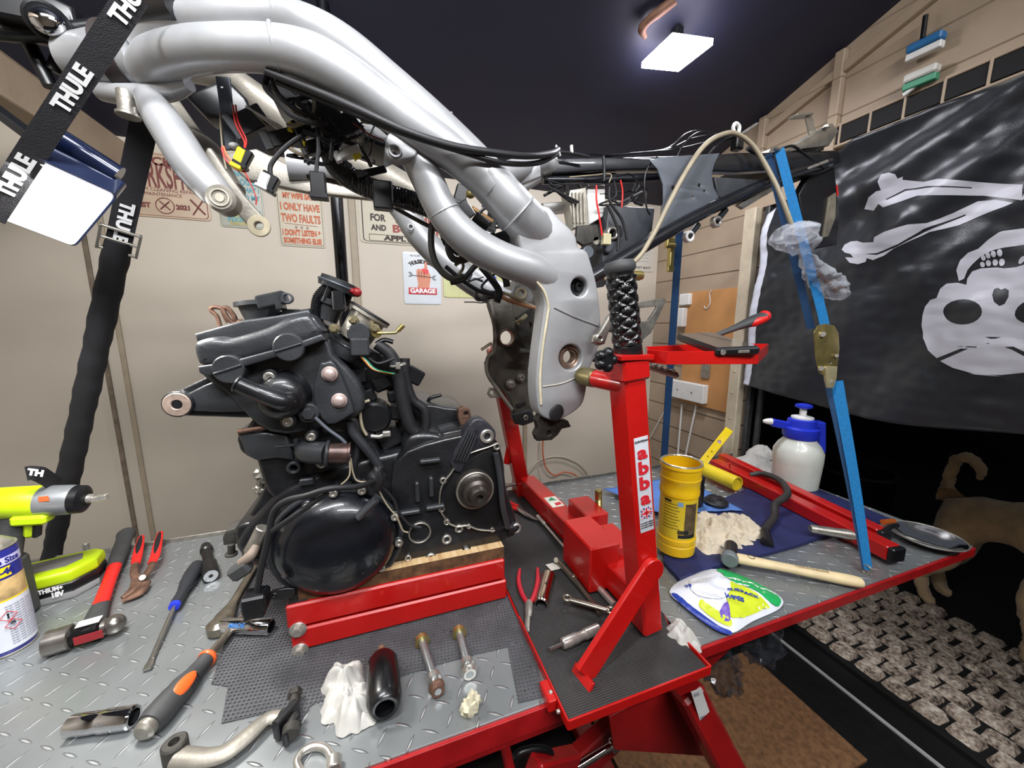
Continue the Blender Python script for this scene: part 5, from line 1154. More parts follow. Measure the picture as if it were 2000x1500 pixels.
# footrest hanger and peg (beyond the grip)
ft_ = thing('footrest_hanger', 'polished aluminium triangular footrest hanger seen behind the black grip', 'footrest bracket', PY(1250, 640, .86))
m = MB(); m.yslab([(1240, 590), (1300, 584), (1302, 592), (1270, 650), (1248, 668), (1230, 660)], .86, .008, bevel=.001); m.v = m.v
hq = [(p.x, p.z) for p in (PY(a, b, .86) for a, b in ((1250, 602), (1283, 598), (1280, 606), (1266, 626), (1250, 628)))]
oq = [(p.x, p.z) for p in (PY(a, b, .86) for a, b in ((1236, 592), (1296, 582), (1302, 586), (1272, 650), (1246, 672), (1232, 664)))]
m = MB(); m.slab([oq, hq], .008, (0, .86, 0), UX, UZ, .001); m.build('hanger_plate', ALU, ft_)
m = MB(); m.tube([PY(1240, 640, .865), PY(1045, 650, .93)], .009, smooth=False); m.build('stay', DKG, ft_)
# near-side lever with socket bolt
m = MB(); m.yslab([(1160, 655), (1172, 650), (1190, 618), (1196, 612), (1198, 625), (1188, 655), (1182, 672), (1170, 676), (1158, 668)], .56, .012, bevel=.003, sm=1); lv = m.build('lever_arm', ALU, fr)
Q = PY(1173, 661, .556); m = MB(); m.ring(Q, FR, rp(9, Q), rp(4, Q), .006); m.build('bolt', STEEL, lv)
Q = PY(1246, 538, .62); m = MB(); m.cyl(Q+UX*-.02, Q+UX*.004, .010); m.bolt(Q+UX*.004, UX, .008, .006); m.tube([Q+UX*-.02, PY(1205, 560, .62)], .009, smooth=False); m.build('bar_bolt', BRASS, fr)
# toothed footpeg
pg = thing('footpeg', 'serrated silver footpeg poking out behind the red post below the tray', 'footpeg', PY(1290, 727, .56))
m = MB(); a, b_ = PY(1258, 712, .60), PY(1325, 734, .56); m.beam(a, b_, .024, .012, bev=.004)
dd = (b_-a).normalized(); sd = UZ.cross(dd).normalized()
m.build('peg', ALU, pg)
m = MB(); m.tube([a+dd*.004, PY(1200, 705, .62), PY(1150, 700, .628)], .006); m.build('stay', DKG, pg)
for i in range(5):
    for s_ in (-1, 1): m = MB(); m.cyl(a+dd*(.012+i*.011)+sd*s_*.007+UZ*.004, a+dd*(.012+i*.011)+sd*s_*.007+UZ*.0095, .0028, 10); m.build('peg_tooth', STEEL, pg)

# ------------------------------------------------------------------ straps
def seg(P, Q, n=6): return [P+(Q-P)*i/n for i in range(n+1)]
s1 = thing('ratchet_strap', 'black webbing strap with white lettering crossing the top left corner', 'strap', PY(110, 220, .62))
sa, sb = PY(262, -10, .62), PY(-20, 425, .70)
m = MB(); wdv = (sb-sa).cross(ray(130, 200)).normalized(); m.ribbon([sa, (sa+sb)/2, sb], wdv, .025, .002); m.build('webbing', STRAPM, s1)
def strap_text(par, txt, px, Y0, Y1, size, flipn=False):
    """lettering that runs along a strap between two pixels"""
    P0, P1 = PY(*px[0], Y0), PY(*px[1], Y1); d_ = (P1-P0).normalized(); n_ = -ray(px[0][0], px[0][1]).normalized(); n_ = (n_-d_*n_.dot(d_)).normalized(); v_ = n_.cross(d_)
    m = MB(); m.text(txt, size, (P0+P1)/2+n_*.0016, d_, v_, bold=.0012); return m.build('lettering', TEXTW, par)
def onstrap(A, B, f): return A+(B-A)*f
for f, tx in ((.02, 'THULE'), (.40, 'THULE'), (.80, 'THULE')):
    dd = (sa-sb).normalized(); nn = -ray(150, 200).normalized(); nn = (nn-dd*nn.dot(dd)).normalized(); v_ = nn.cross(dd)
    m = MB(); m.text(tx, .020, onstrap(sa, sb, f)+nn*.0018, dd, v_, bold=.0010); m.build('lettering', TEXTW, s1)
s2 = thing('ratchet_strap', 'long black wrapped strap with silver buckle, slanting down to the bench at the left', 'strap', T(102, 1088))
qa, qb, qc = PY(285, 228, .84), PY(233, 470, .90), T(100, 1090, .002)
m = MB(); wdv = (qb-qa).cross(ray(230, 400)).normalized(); m.ribbon([qa, (qa+qb)/2, qb], wdv, .034, .003); m.build('webbing', STRAPM, s2)
m = MB(); n_ = 40
pth = [qb+(qc-qb)*i/n_ for i in range(n_+1)]; rad = [(.0185 if i < 30 else .016)+.0030*((i*.37) % 1) for i in range(n_+1)]
m.tube(pth, rad, n=16, smooth=False, flat=.8); m.build('wrapped_sleeve', STRAPM, s2, angle=25)
dd = (qa-qb).normalized(); nn = -ray(235, 440).normalized(); nn = (nn-dd*nn.dot(dd)).normalized(); v_ = nn.cross(dd)
m = MB(); m.text('THULE', .024, onstrap(qb, qa, .16)+nn*.003, -dd, -v_, bold=.0012); m.build('lettering', TEXTW, s2)
m = MB()
for s_ in (-1, 1): m.beam(qb+wdv*.025*s_+dd*.022+nn*.004, qb+wdv*.025*s_-dd*.022+nn*.004, .004, .012, up=nn)
for k in (-.02, 0, .02): m.tube([qb-wdv*.025+dd*k+nn*.005, qb+wdv*.025+dd*k+nn*.005], .0028, smooth=False)
m.build('buckle', mat('galvanised', '#a9a59b', .3, .8), s2)
st3 = thing('strap_tail', 'loose end of black webbing with white print curling over the drill', 'strap', PY(80, 935, .93))
m = MB(); m.ribbon([PY(52, 925, .90), PY(75, 925, .90), PY(112, 948, .95)], UZ*.9+UX*.3, .026, .002); m.build('webbing', STRAPM, st3)
m = MB(); m.text('TH', .016, PY(72, 925, .897)+Vector((.0, -.002, .002)), Vector((.9, 0, -.3)), Vector((.3, 0, .9)), bold=.001); m.build('lettering', TEXTW, st3)
# blue ratchet strap, near side
bs = thing('ratchet_strap', 'bright blue ratchet strap with gold ratchet, tying the frame tail to the table front', 'strap', T(1690, 1120))
t0, t1, t2_, t3 = PY(1522, 292, .655), PY(1612, 640, .60), PY(1622, 745, .585), T(1693, 1112, .012)
wv = (t2_-t0).cross(ray(1580, 500)).normalized()
m = MB(); m.ribbon([t0, (t0+t1)/2, t1, t2_], wv, .018, .002); m.build('webbing', BLUE, bs)
m = MB(); m.ribbon([t0+UY*.01-wv*.012, t1+UY*.02-wv*.010], wv, .016, .002, k=4); m.build('webbing_return', BLUED, bs)
m = MB(); m.ribbon([t2_, (t2_+t3)/2+UX*.004, t3], wv, [.024, .016], .002, k=4); m.build('lower_webbing', BLUED, bs)
m = MB(); m.ribbon([t2_+wv*.008+FR*.004, (t2_+t3)/2+wv*.004+FR*.006, t3+FR*.003], (wv+FR*.9).normalized(), [.024, .014], .002, k=4); m.build('lower_webbing', BLUE, bs)
m = MB(); m.tube([t0+UX*-.02, t0+UX*.02], .004, smooth=False); m.torus(t3-UZ*.001, UX, .010, .0024); m.build('hook', mat('galvanised', '#a9a59b', .3, .8), bs)
rq = [(1590, 650), (1598, 636), (1612, 632), (1630, 636), (1638, 650), (1640, 680), (1634, 735), (1628, 757), (1618, 757), (1612, 735), (1600, 728), (1594, 700)]
m = MB(); m.yslab(rq, .565, .002, ((1604, 720, 5), (1622, 708, 3)), .0006, 1); m.yslab(rq, .590, .002, (), .0006, 1); m.v = m.v; rt = m.build('ratchet_body', BRASS, bs)
m = MB()
for (x, y, r) in ((1607, 653, .006), (1604, 720, .0055), (1634, 695, .004), (1622, 745, .005)): m.cyl(PY(x, y, .56), PY(x, y, .592), r)
m.build('ratchet_pins', STEEL, bs)
m = MB(); m.yslab([(1614, 716), (1636, 716), (1634, 740), (1628, 758), (1618, 758), (1614, 740)], .560, .006, bevel=.001); m.build('ratchet_handle', mat('pale_gold', '#cfc39a', .35, .6, var=.1), bs)
# far blue strap with its ratchet
bs2 = thing('ratchet_strap', 'dark blue strap standing upright at the back of the bench, behind the tray', 'strap', T(1298, 938))
u0, u1 = PY(1328, 440, 1.07), Vector((PY(1298, 880, 1.07).x, 1.07, TZ+.003))
m = MB(); m.ribbon([u0, (u0+u1)/2, u1], UX, .030, .003); m.build('webbing', BLUED, bs2)
m = MB(); m.box(PY(1310, 495, 1.06), (.016, .02, .10)); m.box(PY(1306, 470, 1.05), (.02, .016, .03)); m.cyl(PY(1300, 480, 1.04), PY(1318, 480, 1.04), .008); m.box(PY(1309, 525, 1.05), (.024, .012, .02)); m.build('ratchet', BRASS, bs2)

# plastic bags tied to the braided cable
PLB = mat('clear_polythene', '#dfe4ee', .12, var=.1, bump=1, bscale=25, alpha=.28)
bg = thing('plastic_bag', 'small clear plastic bag of bolts taped to the blue strap', 'plastic bag', PY(1600, 560, .58))
def crumple(m, cs, Y_, seed=0, amp=.35, n=28, mm=16):
    for (x, y, rx, rz) in cs:
        P = PY(x, y, Y_); m.sphere(P, 1, (rp(rx, P), rp(rx, P)*.6, rp(rz, P)), None, n, mm, warp=amp, seed=seed+x, ws=9)
m = MB(); pts_ = [(1553, 440, 6), (1560, 450, 38), (1545, 462, 42), (1562, 478, 34), (1572, 496, 12), (1580, 510, 16), (1600, 535, 26), (1620, 560, 32), (1632, 575, 24), (1636, 582, 6)]
pp = [PY(a, b, .60) for a, b, _ in pts_]; m.tube(pp, [rp(r, p) for (_, _, r), p in zip(pts_, pp)], n=40, k=10, flat=.5)
m.v = [v+Vector((noise.noise(v*60), noise.noise(v*60+UX*9), noise.noise(v*60+UY*9)))*.009 for v in m.v]; m.build('bag', PLB, bg, angle=12)
for (x, y) in ((1598, 535), (1612, 548), (1625, 562), (1640, 560)): m = MB(); m.cyl(PY(x, y, .60), PY(x+9, y+8, .60), .005, 6); m.build('bolt', RUST, bg)

# ------------------------------------------------------------------ signs on the back wall
SY = YB-.004
def sign(name, label, px, ground, border=None, cat='sign', rad=.004, Yp=None):
    Yp = Yp or SY
    P = [PY(a, b, Yp) for a, b in px]; x0 = (P[0].x+P[3].x)/2; x1 = (P[1].x+P[2].x)/2; z1 = (P[0].z+P[1].z)/2; z0 = (P[2].z+P[3].z)/2
    t_ = thing(name, label, cat, ((x0+x1)/2, Yp, z0)); wd, ht = x1-x0, z1-z0; c = Vector(((x0+x1)/2, Yp, (z0+z1)/2))
    def rr_(a, b, r=rad): return rquad(Vector((-a/2, -b/2, 0)), Vector((a/2, -b/2, 0)), Vector((a/2, b/2, 0)), Vector((-a/2, b/2, 0)), .06)
    m = MB(); m.slab([[(q.x, q.y) for q in rr_(wd, ht)]], .002, c, UX, UZ, .0004); pl = m.build('panel', ground, t_)
    if border:
        m = MB(); m.slab([[(q.x, q.y) for q in rr_(wd*.95, ht*.95)], [(q.x, q.y) for q in rr_(wd*.93, ht*.935)]], .0004, c+FR*.0004, UX, UZ, 0); m.build('border', border, pl)
    return t_, pl, c, wd, ht
def word(par, c, wd, ht, s, fx, fz, size, m_, bold=.0014, align='CENTER', fit=None):
    m = MB(); m.text(s, size*ht, c+Vector((fx*wd, -.0008, fz*ht)), UX, UZ, bold=bold, align=align)
    if fit:
        xs = [v.x for v in m.v]; w0 = max(xs)-min(xs); cx = (max(xs)+min(xs))/2; k = fit*wd/w0; m.v = [Vector((c.x+fx*wd+(v.x-cx)*k, v.y, v.z)) for v in m.v]
    return m.build('lettering', m_, par)
PINK = mat('sign_buff', '#b7a18a', .45, var=.15, scale=9); MAR = mat('print_maroon', '#6c3530', .55, var=.2); ORG = mat('print_orange', '#b85c33', .55, var=.25, scale=60)
CRM = mat('sign_cream', '#c4bca8', .5, var=.06, scale=8); REDW = mat('print_brick_red', '#93322c', .55, var=.2); BRN = mat('print_brown', '#3a2b26', .6, var=.1)
t, pl, c, wd, ht = sign('wall_sign', 'buff tin workshop sign with maroon lettering behind the black strap', [(222, 285), (405, 312), (407, 432), (222, 418)], PINK, MAR)
word(pl, c, wd, ht, "JACK'S", .0, .36, .17, MAR, fit=.5); word(pl, c, wd, ht, 'WORKSHOP', 0, .13, .52, MAR, bold=.0025, fit=.92)
word(pl, c, wd, ht, 'CUSTOM CLEANING REPAIRS', 0, -.07, .07, MAR, 0, fit=.8); word(pl, c, wd, ht, 'MAINTENANCE', 0, -.14, .07, MAR, 0, fit=.4); word(pl, c, wd, ht, 'EST', -.22, -.32, .1, MAR); word(pl, c, wd, ht, '2021', .2, -.32, .1, MAR)
m = MB(); m.torus(c+Vector((0, -.001, -.31*ht)), FR, .028, .0016, 30, 6); m.tube([c+Vector((-.015, -.002, -.37*ht)), c+Vector((.015, -.002, -.24*ht))], .002, smooth=False); m.tube([c+Vector((.015, -.002, -.37*ht)), c+Vector((-.015, -.002, -.24*ht))], .002, smooth=False); m.build('emblem', MAR, pl)
m = MB(); m.tube([c+Vector((.30*wd, -.002, -.42*ht)), c+Vector((.44*wd, -.002, -.16*ht))], .0022, smooth=False); m.tube([c+Vector((.44*wd, -.002, -.40*ht)), c+Vector((.29*wd, -.002, -.18*ht))], .003, smooth=False); m.build('crossed_tools', MAR, pl)
TEAL = mat('print_teal', '#4c93a3', .5, var=.15)
t, pl, c, wd, ht = sign('wall_sign', 'pale tin sign with faded teal lettering behind the frame hanger', [(424, 322), (512, 330), (514, 446), (424, 444)], mat('sign_pale', '#a9aba0', .45, var=.15, scale=9), mat('edge_tan', '#8c7c60', .5, var=.2))
for k, s in enumerate(('I WANT TO', 'APOLOGIZE', 'FOR WHAT I', 'SAID TO MY', 'BIKE', 'WHILE I WAS', 'FIXING IT')): word(pl, c, wd, ht, s, .06, .38-k*.125, .11 if k != 1 else .14, TEAL, .001, fit=.75 if k != 4 else .4)
m = MB(); m.slab([[(-.3*wd, -.46*ht), (.3*wd, -.46*ht), (.25*wd, -.25*ht), (.05*wd, -.12*ht), (-.2*wd, -.22*ht)]], .0006, c+FR*.0007, UX, UZ, 0); m.build('picture', mat('print_olive', '#a89f6e', .5, var=.3), pl)
t, pl, c, wd, ht = sign('wall_sign', 'cream tin sign with distressed orange lettering about two faults', [(541, 368), (632, 374), (632, 484), (544, 480)], CRM, BRN)
for s, z, sz, ft in (('MY WIFE SAYS', .38, .13, .72), ('I ONLY HAVE', .19, .17, .86), ('TWO FAULTS', -.01, .19, .86), ("I DON'T LISTEN &", -.26, .14, .86), ('SOMETHING ELSE', -.40, .13, .84)): word(pl, c, wd, ht, s, 0, z, sz, ORG, .0018, fit=ft)
m = MB(); m.beam(c+Vector((-.36*wd, -.001, -.10*ht)), c+Vector((.36*wd, -.001, -.12*ht)), .0006, .004, up=FR, bev=0); m.build('underline', ORG, pl)
m = MB()
m.text('* * *', .03, c+Vector((0, -.0008, -.185*ht)), UX, UZ); m.build('stars', MAR, pl)
t, pl, c, wd, ht = sign('wall_sign', 'large cream tin sign with red lettering behind the wiring loom, right of the black pole', [(700, 366), (905, 372), (905, 482), (702, 478)], CRM, BRN)
for s, x, z, sz, mt, ft in (('YOUNG MEN', 0, .38, .22, REDW, .86), ('WANTED', -.02, .14, .26, REDW, .72), ('FOR', -.33, -.06, .16, BRN, .14), ('PICKING', .08, -.06, .18, REDW, .5), ('AND', -.33, -.23, .13, BRN, .14), ('BOTTLING', .10, -.23, .18, REDW, .6), ('APPLY WITHIN', .02, -.40, .11, BRN, .62)): word(pl, c, wd, ht, s, x, z, sz, mt, .0016, fit=ft)
m = MB(); m.slab([[(-.42*wd, -.46*ht), (.42*wd, -.46*ht), (.42*wd, -.34*ht), (-.42*wd, -.34*ht)], [(-.415*wd, -.45*ht), (.415*wd, -.45*ht), (.415*wd, -.35*ht), (-.415*wd, -.35*ht)]], .0004, c+FR*.0006, UX, UZ, 0); m.build('box_border', BRN, pl)
t, pl, c, wd, ht = sign('wall_sign', 'small white garage sign with a fist holding a spanner', [(787, 492), (860, 494), (862, 595), (789, 593)], mat('sign_white', '#c9cfd4', .35, var=.03), None)
SKIN = mat('print_skin', '#c98266', .5, var=.08)
m = MB()
for k, ch in enumerate('THE BUSTED KNUCKLE'):
    a = (k-8.5)/17*1.25; ctr = c+Vector((0, -.0008, .02*ht)); R_ = .33*ht*1.0
    u_ = Vector((math.cos(a), 0, -math.sin(a))); v_ = Vector((math.sin(a), 0, math.cos(a))); m.text(ch, .10*ht, ctr+Vector((math.sin(a)*wd*.52, 0, math.cos(a)*ht*.30)), u_, v_, bold=.0006)
m.build('lettering', BRN, pl)
word(pl, c, wd, ht, 'NO SCAR   NO STORY', 0, .43, .05, BRN, 0, fit=.6)
m = MB(); m.slab([crom([(-.14*wd, .17*ht), (-.15*wd, .05*ht), (-.12*wd, -.1*ht), (-.12*wd, -.2*ht), (.14*wd, -.2*ht), (.2*wd, -.08*ht), (.22*wd, .06*ht), (.16*wd, .14*ht), (.14*wd, .2*ht), (.13*wd, .31*ht), (.07*wd, .31*ht), (.05*wd, .18*ht), (-.04*wd, .18*ht)], 3, True)], .0008, c+FR*.0012, UX, UZ, 0); m.build('hand_picture', SKIN, pl)
for k in range(3): m = MB(); m.tube([c+Vector(((-.09+k*.07)*wd, -.0026, .13*ht)), c+Vector(((-.08+k*.065)*wd, -.0026, -.0*ht))], .0008, n=6); m.build('finger_line', BRN, pl)
m = MB(); m.slab([crom([(.0*wd, .19*ht), (.16*wd, .17*ht), (.15*wd, .1*ht), (.04*wd, .1*ht)], 3, True)], .0005, c+FR*.0026, UX, UZ, 0); m.build('bandage', REDP, pl)
SPN = mat('print_steel', '#7b8087', .5, var=.1)
m = MB()
m.beam(c+Vector((-.28*wd, -.0012, .06*ht)), c+Vector((.28*wd, -.0012, .03*ht)), .0006, .010, up=FR, bev=0)
for s_, zz in ((-1, .07), (1, .02)):
    cc = Vector((s_*.33*wd, zz*ht)); q = []
    for i in range(22):
        a = (i/21)*4.6+.84 ; q.append((cc.x-s_*-1*.07*wd*math.cos(a), cc.y+.07*wd*math.sin(a)))
    q.append((cc.x-s_*.015*wd, cc.y)); m.slab([q], .0006, c+FR*.001, UX, UZ, 0)
m.build('spanner_picture', SPN, pl)
m = MB(); m.slab([[(-.38*wd, -.18*ht), (.38*wd, -.18*ht), (.38*wd, -.31*ht), (-.38*wd, -.31*ht)]], .0008, c+FR*.0018, UX, UZ, .0002); m.build('red_banner', mat('print_scarlet', '#b8242c', .45, var=.05), pl)
m = MB(); m.text('GARAGE', .12*ht, c+Vector((0, -.0032, -.245*ht)), UX, UZ, bold=.0012); xs = [v.x for v in m.v]; k = .68*wd/(max(xs)-min(xs)); m.v = [Vector((c.x+(v.x-c.x)*k, v.y, v.z)) for v in m.v]; m.build('lettering', TEXTW, pl)
t, pl, c, wd, ht = sign('wall_sign', 'yellow-green sign with red and green script beside the white garage sign', [(866, 520), (985, 524), (985, 582), (866, 582)], mat('sign_lime', '#c2c48c', .45, var=.2, scale=10), None)
word(pl, c, wd, ht, 'We can fix', .05, -.05, .32, REDW, .0015, fit=.6); word(pl, c, wd, ht, 'Any Make', .08, -.30, .2, mat('print_green_dark', '#3c5a36', .5, var=0), .0004, fit=.45)
m = MB(); m.slab([crom([(-.25*wd, .25*ht), (0, .12*ht), (.35*wd, .15*ht), (.3*wd, .3*ht), (.05*wd, .42*ht)], 4, True)], .0006, c+FR*.0006, UX, UZ, 0); m.build('picture', mat('print_bright_blue', '#4653b8', .45, var=.1), pl)
t, pl, c, wd, ht = sign('wall_sign', 'purple and white patterned sign between the frame tubes', [(872, 445), (960, 450), (960, 512), (874, 510)], mat('sign_white', '#c9cfd4', .35), None)
m = MB(); m.slab([crom([(-.4*wd, -.3*ht), (.1*wd, -.42*ht), (.42*wd, 0), (.2*wd, .4*ht), (-.2*wd, .2*ht)], 4, True), crom([(-.2*wd, -.15*ht), (.05*wd, -.2*ht), (.2*wd, 0), (.1*wd, .2*ht)], 4, True)], .0006, c+FR*.0006, UX, UZ, 0); m.build('picture', mat('print_purple', '#6b4f9c', .45, var=.3, scale=60), pl)
t, pl, c, wd, ht = sign('notice', 'white paper notice high at the back right corner', [(1222, 478), (1278, 478), (1276, 532), (1222, 528)], mat('paper_white', '#c2bdb2', .6, var=.03), None, cat='notice')
word(pl, c, wd, ht, "DON'T BOOT", .1, -.36, .12, BRN, .0003, fit=.6)
for k in range(4): m = MB(); m.box(c+Vector((.0, -.001, (.25-k*.12)*ht)), (wd*.6, .0004, .0012), bev=0); m.build('ruled_line', mat('pale_print', '#8e9aa8', .6, var=0), pl)

# black pole standing behind the engine
p_ = thing('pole', 'black steel pole standing behind the engine up to the loom', 'pole', (PY(668, 560, 1.24).x, 1.24, 0))
px_ = PY(664, 480, 1.24).x; m = MB(); m.cyl((px_, 1.24, .02), (px_, 1.24, 2.26), .017, 24, bev=.1); m.build('tube', mat('pole_black', '#14161b', .25, .4, var=.1, coat=.4), p_)
m = MB(); m.cyl((px_, 1.24, 0), (px_, 1.24, .02), .05); m.build('foot', BLKP, p_)
for z in (1.5, 1.32): m = MB(); m.bolt((px_+.017, 1.24, z), UX, .004, .004); m.build('screw', STEEL, p_)

# ================================================================== things on the bench, left side
def lay(px0, px1, r0, r1=None):
    return T(px0[0], px0[1], r0), T(px1[0], px1[1], r0 if r1 is None else r1)
# spray can
cb = T(22, 1262, 0); CR = .0325
a0, a1 = T(-10, 1275, 0), None
cb = Vector((T(18, 1262).x, T(18, 1262).y, TZ)); top = .205
t = thing('spray_can', 'tall blue and yellow lubricant spray can at the left edge of the bench', 'spray can', cb)
CANB = mat('can_blue', '#2b2f86', .3, .2, var=.04, coat=.3)
m = MB(); m.lathe(cb, cb+UZ, [(0, CR*.96), (.003, CR), (.185, CR), (.188, CR*.98)], 48); m.build('body', CANB, t)
m = MB(); m.torus(cb+UZ*.002, UZ, CR, .0014, 40, 8); m.build('base_seam', ALU, t); m = MB(); m.torus(cb+UZ*.188, UZ, CR*.97, .0016, 40, 8); m.build('top_seam', ALU, t); m = MB(); m.lathe(cb+UZ*.187, cb+UZ, [(0, CR*.95), (.006, CR*.88), (.014, CR*.6), (.018, CR*.45), (.019, CR*.4)], 40); m.build('dome', ALU, t)
m = MB(); m.lathe(cb+UZ*.205, cb+UZ, [(0, CR*.42), (.004, CR*.42), (.006, CR*.25), (.022, CR*.25), (.024, CR*.2)], 24); m.build('nozzle', mat('nozzle_red', '#c02020', .4, var=0), t)
def band(name, z0, z1, a0_, a1_, m_, k=1.012, par=t):
    n = 24; vv = []
    cdir = math.atan2(-cb.y, -cb.x)
    for i in range(n+1):
        a = cdir+a0_+(a1_-a0_)*i/n
        for z in (z0, z1): vv.append(cb+Vector((math.cos(a)*CR*k, math.sin(a)*CR*k, z)))
    m = MB(); m.add(vv, [(2*i, 2*i+2, 2*i+3, 2*i+1) for i in range(n)]); return m.build(name, m_, par)
band('white_panel', .010, .098, -.85, 1.5, mat('can_white', '#cfd2dc', .35, var=.05))
band('picture_band', .100, .136, -1.6, 1.6, mat('can_picture', '#b79a6a', .4, var=.5, scale=45))
band('yellow_line', .0975, .1005, -1.6, 1.6, mat('can_yellow', '#e6c91c', .35, var=0), 1.014)
band('pale_band', .160, .174, -1.6, 1.6, mat('can_pale', '#b9b7da', .35, var=0), 1.014)
band('yellow_badge', .140, .157, -.40, .62, mat('can_yellow', '#e6c91c', .35, var=0), 1.014)
vdir = Vector((-cb.x, -cb.y, 0)).normalized(); rdir = UZ.cross(vdir)*1
def cantext(s, size, z, ang, m_, bold=.0004):
    d_ = Matrix.Rotation(ang, 3, 'Z')@vdir; u_ = UZ.cross(d_).normalized(); m = MB(); m.text(s, size, cb+d_*CR*1.022+UZ*z, u_, UZ, bold=bold, bend=CR*1.022, ext=.0001); return m.build('lettering', m_, t)
cantext('Trade Size', .013, .167, .25, CANB); cantext('WD-40', .014, .1485, .10, CANB, .0008)
for k in range(16): cantext('danger keep away from heat and sparks', .0034, .088-k*.0046, .95, mat('print_grey', '#7d8294', .6, var=0), 0)
for k in (0, 1):
    d_ = Matrix.Rotation(.18+.10*k, 3, 'Z')@vdir; u_ = UZ.cross(d_); c = cb+d_*(CR*1.03)+UZ*(.071-.017*k); m = MB()
    q = [c+u_*.0095, c+UZ*.0095, c-u_*.0095, c-UZ*.0095]
    for i in range(4): m.tube([q[i], q[(i+1) % 4]], .0004, n=6, smooth=False)
    m.build('hazard_diamond', REDP, t)
    m = MB(); m.text('!' if k == 0 else '*', .012, c, u_, UZ, bold=.0005); m.build('hazard_mark', TEXTK, t)

# impact driver
dY = .93
t = thing('impact_driver', 'lime and grey cordless impact driver behind the spray can', 'power tool', T(40, 1125))
a, b_ = PY(-40, 985, dY), PY(96, 980, dY); c = PY(150, 975, dY); dd = (c-a).normalized(); R0 = rp(29, b_)
m = MB(); m.lathe(a, c, [(0, R0*.8), (.01, R0*1.0), ((b_-a).length*.9, R0*1.05), ((b_-a).length*.95, R0*.95)], 28); m.build('motor_housing', LIME, t)
m = MB(); L0 = (PY(75, 981, dY)-a).length; L1 = (c-a).length; m.lathe(a, c, [(L0, R0*.95), (L0+.003, R0*1.02), (L1*.93, R0*.98), (L1, R0*.93), (L1, R0*.5)], 32); m.build('gear_case', mat('gear_case_grey', '#9a9ea2', .35, .6, var=.1), t)
m = MB(); m.lathe(c-dd*.002, c+dd*.02, [(0, R0*.95), (.012, R0*.92), (.016, R0*.7), (.018, R0*.45)], 32); m.build('nose', BLKP, t)
m = MB(); m.cyl(c+dd*.016, c+dd*.026, .009); m.box(c+dd*.034, (.026, .011, .011), Matrix.Rotation(-.1, 3, 'Y')); m.build('square_drive', STEEL, t)
h0, h1 = PY(30, 1000, dY), PY(10, 1100, dY-.02)
m = MB(); m.tube([h0, (h0+h1)/2, h1], [.022, .019, .021], n=18, flat=.8); m.build('handle', GRIPB, t)
m = MB(); m.box(PY(72, 1035, dY-.01), (.012, .014, .03), Matrix.Rotation(.2, 3, 'Y'), .004); m.build('trigger', BLKP, t)
m = MB(); m.box(PY(64, 1012, dY-.015), (.05, .03, .02), Matrix.Rotation(.1, 3, 'Y'), .005); m.build('trigger_guard', LIME, t)
m = MB(); m.box(PY(60, 1030, dY-.01), (.016, .02, .04), Matrix.Rotation(.15, 3, 'Y'), .006); m.build('grip_front', LIME, t)
m = MB(); q = T(45, 1128, .0); m.box(Vector((h1.x, h1.y, (TZ+h1.z+.01)/2)), (.045, .05, h1.z+.01-TZ), bev=.008); m.build('battery_foot', GRIPB, t)
m = MB(); m.box(PY(110, 968, dY)+Vector((0, -R0*.95, .006)), (.014, .001, .010), bev=0); m.build('warning_sticker', mat('sticker_orange', '#d86a3a', .4, var=0), t)

# battery pack
bp_ = T(118, 1178, 0); t = thing('battery_pack', 'lime and grey lithium battery pack on the bench by the spray can', 'battery', bp_)
Rb = Matrix.Rotation(math.radians(14), 3, 'Z')
c = bp_+Vector((-.022, .035, 0)); t.scale = (1.08, 1.08, 1.45)
def bslab(name, L, z, dep, m_, bev=.003):
    m = MB(); q = [Rb@Vector((x, y, 0)) for x, y in L]; m.slab([[(p.x, p.y) for p in q]], dep, c+UZ*z, UX, UY, bev); return m.build(name, m_, t)
oc = [(-.055, -.035), (.030, -.035), (.058, -.005), (.060, .03), (.045, .045), (-.055, .045)]
bslab('base', [(x*.97, y*.97) for x, y in oc], .012, .012, mat('battery_grey', '#8c8d8c', .45, var=.08))
bslab('body', oc, .026, .016, BLKP, .004)
bslab('top_shell', oc, .043, .018, LIME, .005)
bslab('top_inlay', [(-.052, -.012), (.018, -.012), (.036, .006), (.03, .03), (-.052, .03)], .0445, .004, mat('battery_grey_dark', '#6d6a66', .5, var=.06), .001)
e_ = Rb@Vector((1, 0, 0)); e2 = Rb@Vector((0, -1, 0))
m = MB(); m.text('LITHIUM+', .0085, c+Rb@Vector((.0, -.0357, 0))+UZ*.0215, e_, UZ, bold=.0004); m.text('18V', .010, c+Rb@Vector((.010, -.0357, 0))+UZ*.0125, e_, UZ, bold=.0006); m.build('lettering', TEXTW, t)
m = MB(); m.cyl(T(160, 1096, .0)+UY*.02, T(160, 1096, .0)+UY*.02+UZ*.035, .006); sk = m.build('socket', STEEL); tag(sk, 'small silver socket standing on end behind the lime battery pack', 'socket')

